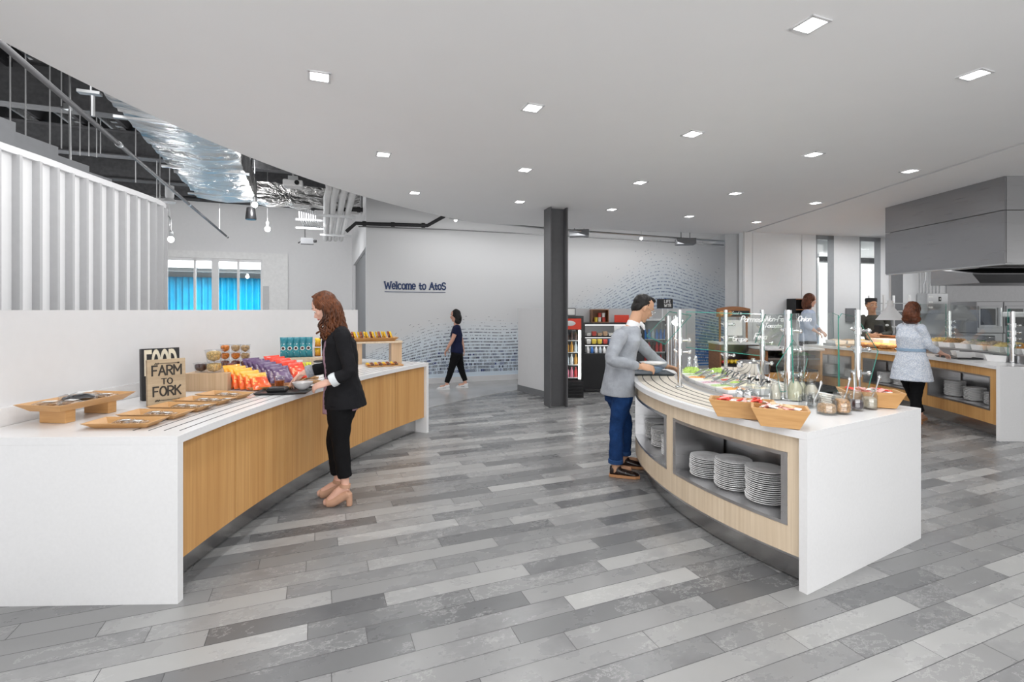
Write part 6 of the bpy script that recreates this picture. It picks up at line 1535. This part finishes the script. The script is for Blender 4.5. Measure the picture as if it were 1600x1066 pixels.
for hp, kn, an in ((hipL, knL, anL), (hipR, knR, anR)):
    limb(mb, [hp, hp.lerp(kn, .5), kn, kn.lerp(an, .35), kn.lerp(an, .8), an, an-Vector((0, 0, .06))], [.085, .075, .052, .050, .034, .032, .034])
    limb(mb, [an+Vector((.03, 0, -.045)), an+Vector((-.04, 0, -.07)), Vector((an.x-.115, an.y, .045)), Vector((an.x-.165, an.y, .028))], [.032, .034, .036, .022])
place(body_obj('body', mb, skin1, W), W, at)
face(W, at, hc, hf, hu, 1.0, h_br)
# trousers
blk = fabric('black_trousers', (.005, .005, .006), .2, 200)
mb = MB()
loft(mb, [pel+Vector((0, 0, -.10)), pel+Vector((0, 0, -.02)), pel+Vector((0, 0, .10))], [(.155, .115), (.168, .125), (.14, .105)], L)
for hp, kn, an in ((hipL, knL, anL), (hipR, knR, anR)):
    limb(mb, [hp, hp.lerp(kn, .35), hp.lerp(kn, .7), kn, kn.lerp(an, .45), an+Vector((0, 0, .03))], [.105, .098, .082, .068, .062, .054])
place(body_obj('trousers', mb, blk, W, .008, 3, mods=(displace(.012, .07),)), W, at)
# lilac top
lil = fabric('lilac_top', (.34, .22, .28), .08, 120)
mb = MB(); loft(mb, [pel+Vector((-.01, 0, -.10)), pel+Vector((-.02, 0, .0)), pel.lerp(cst, .5)+Vector((-.02, 0, 0)), cst+Vector((-.025, 0, 0)), nb+Vector((.0, 0, -.09)), nb+Vector((.0, 0, -.05))], [(.165, .145), (.160, .132), (.120, .112), (.130, .118), (.11, .082), (.065, .05)], L)
place(body_obj('blouse', mb, lil, W, .009, 4, mods=(displace(.008, .06),)), W, at)
# blazer, open at the front (front faces -X): shell leaves a gap there
bz = fabric('black_blazer', (.010, .010, .012), .2, 260)
def openshell(mb, cs, ab, L, Fw, gap, th=.012, n=30):
    """jacket body: a thick C-shaped shell open around the front"""
    rings = []
    for c, (a, b), g in zip(cs, ab, gap):
        outer_, inner_ = [], []
        for k in range(n+1):
            t_ = (pi/2+g)+(2*pi-2*g)*k/n
            d = L*cos(t_)*a+Fw*sin(t_)*b; d2 = L*cos(t_)*(a-th)+Fw*sin(t_)*(b-th)
            outer_.append(Vector(c)+d); inner_.append(Vector(c)+d2)
        rings.append(outer_+inner_[::-1])
    mb.ring(rings)
fw = Vector((-1, 0, 0)); up = Vector((0, 0, 1))
mb = MB()
openshell(mb, [pel+Vector((.015, 0, -.065)), pel+Vector((.01, 0, .02)), pel.lerp(cst, .45), cst+Vector((0, 0, -.03)), cst+Vector((0, 0, .07)), nb+Vector((.03, 0, -.035)), nb+Vector((.02, 0, .0))],
          [(.195, .170), (.185, .155), (.142, .122), (.155, .128), (.172, .108), (.12, .082), (.062, .060)], L, fw, [.85, .62, .48, .50, .50, .6, .8], .014)
for sh, el, wr, e2 in ((shL, elL, wrL, .62), (shR, elR, wrR, .62)):
    c_ = sh.lerp(nb, .30); limb(mb, [c_+Vector((.012, 0, .0)), sh+Vector((.008, 0, -.012)), sh.lerp(el, .4), el, el.lerp(wr, e2)], [.062, .062, .056, .051, .048])
place(body_obj('blazer', mb, bz, W, .0075, 2, .5, mods=(displace(.010, .05),)), W, at)
for sg in (1, -1):
    a0_ = nb+L*sg*.062+Vector((.01, 0, .012)); a1_ = cst+L*sg*.070+Vector((-.118, 0, .07)); a2_ = pel.lerp(cst, .45)+L*sg*.045+Vector((-.126, 0, 0))
    mb = MB(); mb.tube([a0_, a0_.lerp(a1_, .5)+L*sg*.012+Vector((-.02, 0, .01)), a1_, a2_], [.012, .015, .013, .005], 8); place(obj('lapel', mb, bz, W, smooth=True), W, at)
cuffm = fabric('pale_cuff', (.70, .74, .76), .05, 100); plaid = fabric('grey_cuff', (.34, .35, .38), .25, 60)
for el, wr, m_ in ((elL, wrL, cuffm), (elR, wrR, plaid)):
    mb = MB(); p0, p1 = el.lerp(wr, .60), el.lerp(wr, .90); mb.tube([p0, p0.lerp(p1, .5), p1], [.050, .053, .050], 18); place(obj('cuff', mb, m_, W, smooth=True, bevel=.004), W, at)
# hair: cap plus falling wavy locks
random.seed(11)
Lh = orth(L, hu); rot = Matrix((Lh, hf, hu)).transposed()
mb = MB(); mb.ball(hc+hu*.034-hf*.012, Vector((.084, .096, .098)), 20, 14, rot=rot)
mb.ball(hc-hf*.055-hu*.035, Vector((.074, .060, .095)), 16, 12, rot=rot)
mb.ball(hc+Vector((.035, 0, -.10)), Vector((.060, .078, .09)), 16, 12)
place(body_obj('hair', mb, h_br, W, .006, 3, mods=(displace(.010, .03),)), W, at)
mb = MB()
for k in range(110):
    q_ = k/109; a_ = radians(-84+168*q_+random.uniform(-3, 3)); side = sin(a_); back = cos(a_)
    rt_ = hc+hu*(.132-.012*abs(side))+Lh*side*.030-hf*(back*.03-.045)
    mid = hc+Lh*side*.090-hf*(.098*back-.012)+hu*.03
    mid2 = hc+Lh*side*.092-hf*(.095*back-.010)-hu*.055
    low = hc+L*side*.100+Vector((.165*back-.030+.012*random.random(), 0, -.150))
    end = low+Vector((random.uniform(-.015, .035)+.02*back, L.y*side*.012, -.055-.06*random.random()))
    P = cat([rt_, mid, mid2, low, end], 7)
    n_ = len(P); ph = k*2.4; mb.tube([p+Vector((.017*sin(i*.75+ph*.25), .012*cos(i*.7+ph), 0))*min(1, max(0, (i-6)/10)) for i, p in enumerate(P)], [.0085*(1-abs(i/n_-.5)*1.0)+.003 for i in range(n_)], 7)
place(obj('hair_locks', mb, h_br, W, smooth=True), W, at)['kind'] = 'stuff'
# ankle-strap heeled sandals
tanm = plain('tan_suede', (.52, .30, .20), .7, var=.05)
for an, side in ((anL, 'left'), (anR, 'right')):
    mb = MB(); mb.tube([Vector((an.x+.035, an.y, 0.001)), Vector((an.x+.035, an.y, .05)), Vector((an.x+.028, an.y, .10))], [.022, .024, .028], 12)
    limb(mb, [Vector((an.x+.034, an.y, .105)), Vector((an.x-.02, an.y, .078)), Vector((an.x-.09, an.y, .040)), Vector((an.x-.140, an.y, .030))], [.036, .040, .044, .040], 14)
    sh_ = place(obj('heeled_shoe', mb, tanm, W, mods=(remesh(.006, 2),)), W, at)
    mb = MB(); mb.tube([an+Vector((.0, 0, -.045)), an+Vector((.004, 0, -.02))], [.042, .040], 16); obj('ankle_strap', mb, tanm, sh_, smooth=True)

# ---------------- man in grey blazer at the salad bar
at = Vector((1.06, 4.55, 0)); W = thing('person', 'man with glasses in a grey blazer and blue jeans bending over the salad bar', 'person', at)
f = Vector((.96, .28, 0)).normalized(); L = Vector((-f.y, f.x, 0))
pel = V(966, 608, 4.58); cst = V(971, 548, 4.62); nb = V(987, 510, 4.66); hc = V(1004, 481, 4.70)
hf = Vector((.86, .18, -.46)).normalized(); hu = orth((.4, 0, 1), hf)
shR, shL = V(966, 529, 4.44), V(991, 529, 4.86)
elR, wrR = V(955, 562, 4.36), V(1000, 573, 4.46); elL, wrL = V(1021, 560, 4.98), V(1042, 573, 4.98)
hipR, hipL = pel-L*.09-up*.03, pel+L*.09-up*.03
knR, knL = V(964, 664, 4.50), V(977, 662, 4.70); anR, anL = V(962, 724, 4.46), V(975, 716, 4.72)
anR.z = .12; anL.z = .12
mb = MB(); loft(mb, [pel-up*.09, pel, pel.lerp(cst, .5), cst, nb+Vector((-.03, 0, -.07)), nb-up*.01], [(.14, .10), (.165, .115), (.145, .10), (.17, .115), (.15, .08), (.06, .06)], L)
limb(mb, [nb-up*.03, nb.lerp(hc, .5)-f*.01, hc-hu*.04-hf*.02], [.062, .058, .058]); head(mb, hc, hf, hu, 1.04)
for sh, el, wr in ((shL, elL, wrL), (shR, elR, wrR)): limb(mb, [sh, sh.lerp(el, .5), el, el.lerp(wr, .5), wr], [.060, .052, .042, .040, .028])
hand(mb, wrR, (1, .15, -.12), (0, .6, -.7), (0, .8, .6), .45, 1.05); hand(mb, wrL, (1, .05, -.25), (0, -.4, -.9), (0, -1, 0), .5, 1.05)
for hp, kn, an in ((hipL, knL, anL), (hipR, knR, anR)):
    limb(mb, [hp, hp.lerp(kn, .5), kn, kn.lerp(an, .35), kn.lerp(an, .85), an-up*.04], [.09, .08, .056, .055, .040, .038])
    limb(mb, [an-up*.05-f*.03, an-up*.06+f*.08, an-up*.07+f*.15], [.035, .036, .028])
place(body_obj('body', mb, skin2, W), W, at); face(W, at, hc, hf, hu, 1.04)
jean = fabric('blue_denim', (.008, .035, .12), .35, 160)
mb = MB(); loft(mb, [pel-up*.12, pel-up*.02, pel+up*.10], [(.155, .115), (.165, .118), (.15, .11)], L)
for hp, kn, an in ((hipL, knL, anL), (hipR, knR, anR)): limb(mb, [hp, hp.lerp(kn, .35), hp.lerp(kn, .7), kn, kn.lerp(an, .5), an+up*.035], [.100, .092, .078, .068, .066, .064])
place(body_obj('jeans', mb, jean, W, .008, 3, mods=(displace(.016, .06),)), W, at)
cufj = fabric('denim_cuff', (.02, .06, .17), .2, 160)
for an in (anL, anR): mb = MB(); mb.tube([an+up*.005, an+up*.045], [.068, .068], 20); place(obj('rolled_cuff', mb, cufj, W, smooth=40, bevel=.004), W, at)
shirt = fabric('white_shirt', (.82, .82, .84), .03, 200, .7)
mb = MB(); loft(mb, [pel+up*.02, pel.lerp(cst, .5), cst+f*.01, nb+Vector((.0, 0, -.06)), nb-up*.012], [(.150, .105), (.135, .100), (.155, .112), (.12, .078), (.072, .066)], L)
limb(mb, [nb-up*.03, nb.lerp(hc, .26)-f*.004], [.068, .061]); place(body_obj('shirt', mb, shirt, W, .009, 3), W, at)
for sg in (1, -1):
    mb = MB(); p_ = nb.lerp(hc, .22)+L*sg*.045+f*.035; mb.tube([p_, p_+f*.035-up*.035, p_+f*.050-up*.075], [.016, .018, .006], 8); place(obj('collar', mb, shirt, W, smooth=True), W, at)
gz = fabric('grey_blazer', (.33, .35, .385), .22, 380)
mb = MB(); openshell(mb, [pel-up*.05-f*.01, pel+up*.06, pel.lerp(cst, .5), cst, cst.lerp(nb, .45), nb-f*.02-up*.03, nb-f*.015+up*.005],
          [(.195, .148), (.185, .136), (.168, .124), (.185, .132), (.190, .112), (.13, .090), (.070, .070)], L, f, [.16, .10, .10, .22, .42, .62, .8], .016)
for sh, el, wr in ((shL, elL, wrL), (shR, elR, wrR)): c_ = sh.lerp(nb, .30); limb(mb, [c_-f*.01, sh-up*.01, sh.lerp(el, .4), el, el.lerp(wr, .5), el.lerp(wr, .90)], [.068, .070, .062, .055, .050, .042])
place(body_obj('blazer', mb, gz, W, .0075, 2, .5, mods=(displace(.012, .06),)), W, at)
for sg in (1, -1):
    a0_ = nb+L*sg*.07+up*.0; a1_ = cst.lerp(nb, .35)+L*sg*.085+f*.100; a2_ = cst-up*.06+L*sg*.035+f*.128
    mb = MB(); mb.tube([a0_, a0_.lerp(a1_, .5)+L*sg*.014+f*.02, a1_, a2_], [.012, .017, .015, .006], 8); place(obj('lapel', mb, gz, W, smooth=True), W, at)
for k in range(2): mb = MB(); mb.ball(pel.lerp(cst, .62-.42*k)+f*.130-L*.035, .010, 10, 6); place(obj('button', mb, M['black'], W, smooth=True), W, at)
mb = MB(); rot = Matrix((orth(L, hu), hf, hu)).transposed()
mb.ball(hc+hu*.040-hf*.020, Vector((.079, .094, .092)), 20, 14, rot=rot); mb.ball(hc-hf*.058-hu*.01, Vector((.070, .046, .075)), 16, 12, rot=rot); mb.ball(hc+hu*.108+hf*.035, Vector((.050, .055, .026)), 14, 10, rot=rot)
place(body_obj('hair', mb, h_bk, W, .005, 2, mods=(displace(.004, .012),)), W, at)
gl_ = MB(); r_ = hf.cross(hu).normalized()
for sg in (-1, 1):
    c_ = hc+(r_*sg*.033+hu*.002+hf*.108)*1.04
    gl_.tube([c_+r_*(.024*cos(2*pi*i/20))+hu*(.019*sin(2*pi*i/20)) for i in range(21)], .0018, 6, cap=False); gl_.tube([c_+r_*sg*.024+hu*.008, hc+(r_*sg*.078+hu*.010+hf*.05)*1.04, hc+(r_*sg*.080+hu*.004-hf*.005)*1.04], .002, 6)
gl_.tube([hc+(r_*-.010+hu*.006+hf*.112)*1.04, hc+(r_*.010+hu*.006+hf*.112)*1.04], .002, 6)
place(obj('glasses', gl_, M['chrome'], W, smooth=True), W, at)
shoe = plain('brown_leather', (.020, .010, .008), .16, var=.3); sole = plain('tan_sole', (.45, .22, .10), .6)
def shoes(W, at, an, f, mat, solem, s=1.0, stripe=None):
    g = Vector((an.x, an.y, 0)); l_ = Vector((-f.y, f.x, 0)); mb = MB()
    sec = [(-.062, .030, .050, .05), (-.05, .036, .060, .055), (.0, .040, .058, .056), (.06, .042, .040, .046), (.12, .046, .030, .038), (.17, .040, .024, .032), (.20, .020, .014, .026)]
    mb.ring([ell(g+f*(x*s)+up*(z*s), l_, up, a*s, b*s*.8, 16, 2.3) for x, a, b, z in sec]); mb.tube([g+up*.05*s, g+up*.10*s], [.044*s, .040*s], 14)
    o = place(obj('shoe', mb, mat, W, mods=(remesh(.006*s, 2),)), W, at)
    mb = MB(); pts = [(-.068, .026), (-.05, .038), (0, .042), (.06, .044), (.12, .049), (.17, .043), (.208, .018)]
    pl_ = [g+f*(x*s)+l_*(a*s) for x, a in pts]+[g+f*(x*s)-l_*(a*s) for x, a in pts[::-1]]; mb.prism(pl_, .001, .026*s); obj('sole', mb, solem, o, bevel=.003)
    if stripe:
        mb = MB()
        for k in range(3):
            for sg in (-1, 1): mb.tube([g+f*((.03+.024*k)*s)+l_*(sg*.040*s)+up*.028*s, g+f*((.012+.024*k)*s)+l_*(sg*.026*s)+up*.078*s], .006*s, 6)
        obj('stripe', mb, stripe, o, smooth=True)
    return o
shoes(W, at, anR+f*.01, Vector((.96, -.28, 0)).normalized(), shoe, sole, 1.0); shoes(W, at, anL+f*.01, Vector((.97, -.2, 0)).normalized(), shoe, sole, 1.0)
tag(obj('dinner_plate', plate_mesh(.125, .024), M['ceramic'], loc=(V(1020, 576, 4.66).x, 4.66, V(1020, 570, 4.66).z), smooth=50), 'white plate held level in both hands of the man at the salad bar', 'plate')

# ---------------- generic smaller figures
def figure(label, at, f, J, hs, skin, hairf, top, topm, pants, vox=.010, blouse_flare=None, shoe_m=None, solem=None, stripe=None, hgap=None, sleeves=.6, legs=True):
    at = Vector(at); W = thing('person', label, 'person', at); f = Vector(f).normalized(); L = Vector((-f.y, f.x, 0))
    pel, cst, nb, hc = J['pel'], J['cst'], J['nb'], J['hc']; hf = J.get('hf', f-up*.1).normalized(); hu = orth(J.get('hu', up), hf)
    mb = MB(); loft(mb, [pel-up*.09, pel, pel.lerp(cst, .5), cst, nb-up*.07, nb-up*.01], [(.13*hs, .095*hs), (.155*hs, .11*hs), (.125*hs, .09*hs), (.145*hs, .105*hs), (.13*hs, .075*hs), (.055*hs, .05*hs)], L)
    limb(mb, [nb-up*.03, nb.lerp(hc, .5), hc-hu*.04-hf*.02], [.056*hs, .052*hs, .052*hs]); head(mb, hc, hf, hu, hs)
    for s_ in 'LR':
        sh, el, wr = J['sh'+s_], J['el'+s_], J['wr'+s_]; limb(mb, [sh, sh.lerp(el, .5), el, el.lerp(wr, .5), wr], [.052*hs, .045*hs, .037*hs, .035*hs, .025*hs])
        hand(mb, wr, (wr-el)+J.get('hd'+s_, Vector()), J.get('pn'+s_, -up), L*(-1 if s_ == 'L' else 1)+up*.3, .5, hs*.95)
        if legs:
            hp = pel+L*(.09 if s_ == 'L' else -.09)*hs-up*.03; kn, an = J['kn'+s_], J['an'+s_]
            limb(mb, [hp, hp.lerp(kn, .5), kn, kn.lerp(an, .35), kn.lerp(an, .85), an-up*.03], [.085*hs, .076*hs, .054*hs, .052*hs, .038*hs, .036*hs]); limb(mb, [an-up*.04-f*.02, an-up*.06+f*.13], [.034, .030])
    place(body_obj('body', mb, skin, W, vox*.75, 3), W, at); face(W, at, hc, hf, hu, hs)
    if legs:
        mb = MB(); loft(mb, [pel-up*.12, pel-up*.02, pel+up*.08], [(.155*hs, .115*hs), (.168*hs, .125*hs), (.145*hs, .108*hs)], L)
        for s_ in 'LR':
            hp = pel+L*(.09 if s_ == 'L' else -.09)*hs-up*.03; kn, an = J['kn'+s_], J['an'+s_]
            limb(mb, [hp, hp.lerp(kn, .4), kn, kn.lerp(an, .5), an+up*.03], [.106*hs, .095*hs, .070*hs, .060*hs, .052*hs])
            if shoe_m: shoes(W, at, an, (f if s_ == 'L' else J.get('ff', f)), shoe_m, solem, .95*hs, stripe)
        place(body_obj('trousers', mb, pants, W, vox, 3, mods=(displace(.014, .06),)), W, at)
    mb = MB(); fl = blouse_flare or .0
    loft(mb, [pel-up*(.04+fl), pel, pel.lerp(cst, .5), cst, nb-up*.07, nb-up*.015], [((.165+fl*.35)*hs, (.125+fl*.35)*hs), ((.176+fl*.08)*hs, (.135+fl*.08)*hs), (.145*hs, .108*hs), (.165*hs, .122*hs), (.14*hs, .085*hs), (.065*hs, .06*hs)], L)
    for s_ in 'LR':
        sh, el, wr = J['sh'+s_], J['el'+s_], J['wr'+s_]
        limb(mb, [sh.lerp(nb, .3)-up*.01, sh-up*.012, sh.lerp(el, .5), el, el.lerp(wr, sleeves)], [.058*hs, .062*hs, .055*hs, .050*hs, .046*hs]) if sleeves > 0 else limb(mb, [sh.lerp(nb, .3)-up*.01, sh-up*.012, sh.lerp(el, .55)], [.058*hs, .062*hs, .057*hs])
    place(body_obj(top, mb, topm, W, vox, 3, mods=(displace(.014, .06),)), W, at)
    rot = Matrix((orth(L, hu), hf, hu)).transposed(); mb = MB(); hairf(mb, hc, hf, hu, L, rot, hs); 
    if mb.v: place(body_obj('hair', mb, J.get('hm', h_br), W, .007, 3, mods=(displace(.016, .03),)), W, at)
    return W
def bob(mb, hc, hf, hu, L, rot, s):
    mb.ball(hc+hu*.026*s-hf*.014*s, Vector((.090, .096, .104))*s, 18, 12, rot=rot); mb.ball(hc-hf*.045*s-hu*.05*s, Vector((.098, .075, .12))*s, 16, 12, rot=rot); mb.ball(hc-hf*.03*s-hu*.12*s, Vector((.105, .070, .065))*s, 16, 12, rot=rot)
def short(mb, hc, hf, hu, L, rot, s):
    mb.ball(hc+hu*.030*s-hf*.018*s, Vector((.079, .090, .092))*s, 18, 12, rot=rot)
# walking person in navy and black
D = 9.42; J = dict(pel=V(714, 549, D), cst=V(713, 524, D), nb=V(713.5, 507, D), hc=V(712, 493, D), hf=Vector((-1, 0, -.12)), shL=V(714, 512, D-.16), shR=V(713, 512, D+.16), elL=V(707, 531, D-.20), wrL=V(699, 545, D-.16), elR=V(721, 531, D+.20), wrR=V(724, 545, D+.2),
     knL=V(706, 574, D-.09), anL=V(698, 600, D-.09), knR=V(720, 574, D+.09), anR=V(727, 597, D+.09), hm=h_bk)
J['anL'].z = .105; J['anR'].z = .115
figure('person in a navy top and black trousers walking past the printed wave wall', (-.92, D, 0), (-1, 0, 0), J, .96, skin3, bob, 'top', fabric('navy_top', (.012, .016, .05), .2), blk, .010, None, M['paint_white'], M['paint_white'], M['black'], sleeves=0)
# woman in lace blouse at the kitchen counter
D = 6.5; J = dict(pel=V(1424, 566, D), cst=V(1423, 527, D), nb=V(1425, 504, D), hc=V(1426, 486, D), hf=Vector((.80, .56, -.22)), shR=V(1439, 513, D-.12), elR=V(1452, 541, D-.16), wrR=V(1472, 553, D-.05), shL=V(1409, 512, D+.14), elL=V(1408, 541, D+.30), wrL=V(1432, 556, D+.42),
     knR=V(1432, 610, D-.02), anR=V(1430, 652, D-.05), knL=V(1424, 610, D+.2), anL=V(1438, 648, D+.2), hdR=Vector((.1, 0, .03)), hm=h_red)
J['anL'].z = .10; J['anR'].z = .10
lace, nt, b, out = newmat('white_lace'); v_ = nt.nodes.new('ShaderNodeTexVoronoi'); v_.inputs['Scale'].default_value = 85; nt.links.new(obj_pos(nt), v_.inputs['Vector']); nt.links.new(ramp(nt, v_.outputs['Distance'], [(.25, (.80, .82, .86)), (.6, (.52, .58, .68))]), b.inputs['Base Color']); b.inputs['Roughness'].default_value = .85
W = figure('woman with auburn bob in a white lace blouse sliding a tray at the kitchen counter', (5.48, D, 0), (.82, .57, 0), J, 1.0, skin1, bob, 'blouse', lace, blk, .009, .20, tanm, sole, sleeves=.55)
sash = fabric('blue_sash', (.30, .42, .56), .1); pel, cst = J['pel'], J['cst']; Lb = Vector((-.57, .82, 0)); c_ = pel.lerp(cst, .5)
mb = MB(); loft(mb, [c_-up*.018, c_+up*.018], [(.158, .122), (.158, .122)], Lb); place(obj('sash', mb, sash, W, smooth=40), W, (5.48, D, 0))
# woman in pale blue shirt behind the far counter
D = 9.75; J = dict(pel=V(1262, 531, D), cst=V(1262, 500, D), nb=V(1262, 483, D), hc=V(1265, 469, D), hf=Vector((.97, -.15, -.15)), shR=V(1262, 489, D-.17), elR=V(1261, 509, D-.22), wrR=V(1275, 518, D-.3), shL=V(1268, 489, D+.17), elL=V(1272, 509, D+.2), wrL=V(1284, 518, D-.05),
     knR=V(1262, 570, D-.08), anR=V(1262, 598, D-.08), knL=V(1264, 570, D+.08), anL=V(1264, 598, D+.08), hm=h_red)
J['anL'].z = .1; J['anR'].z = .1
figure('woman with long auburn hair in a pale blue shirt behind the far counter', (6.12, D, 0), (.98, -.1, 0), J, 1.10, skin1, bob, 'shirt', fabric('pale_blue_shirt', (.50, .58, .74), .06), blk, .012, None, shoe, sole, sleeves=.6)
# chef with folded arms
D = 9.35; J = dict(pel=V(1366, 548, D), cst=V(1366, 512, D), nb=V(1363, 491, D), hc=V(1361, 477, D), hf=Vector((-.12, -1, -.05)), shR=V(1346, 498, D), elR=V(1343, 520, D-.08), wrR=V(1362, 524, D-.30), shL=V(1384, 498, D), elL=V(1389, 521, D-.06), wrL=V(1368, 526, D-.27),
     knR=V(1360, 580, D), anR=V(1360, 606, D), knL=V(1372, 580, D), anL=V(1372, 606, D), hdR=Vector((.2, 0, .02)), hdL=Vector((-.2, 0, .02)), pnL=Vector((0, 1, -.4)), pnR=Vector((0, 1, -.4)), hm=h_gr)
J['anL'].z = .1; J['anR'].z = .1
chefm = fabric('olive_grey_chef_jacket', (.085, .085, .075), .15)
W = figure('chef in a black cap and dark grey jacket standing with folded arms', (7.12, D, 0), (-.05, -1, 0), J, 1.12, skin2, short, 'jacket', chefm, blk, .011, None, shoe, sole, sleeves=.62)
hc = J['hc']; mb = MB(); mb.lathe([(.093, 0), (.097, .02), (.099, .07), (.09, .085), (0, .09)], c=hc+up*.052, n=24); place(obj('cap', mb, M['black_matt'], W, smooth=50), W, (7.12, D, 0))
mb = MB(); c_ = J['pel'].lerp(J['cst'], .6); Lc = Vector((1, 0, 0)); loft(mb, [J['pel']-up*.3+Vector((0, -.02, 0)), J['pel']+Vector((0, -.02, 0)), c_+Vector((0, -.02, 0)), J['cst']+Vector((0, -.03, .06))], [(.20, .175), (.195, .16), (.15, .155), (.10, .14)], Lc); place(body_obj('apron', mb, M['black_matt'], W, .012, 2), W, (7.12, D, 0))
mb = MB(); mb.ball(J['cst']+Vector((.13, -.15, .05)), Vector((.035, .006, .022)), 12, 6); place(obj('embroidered_badge', mb, hw, W, smooth=True), W, (7.12, D, 0))
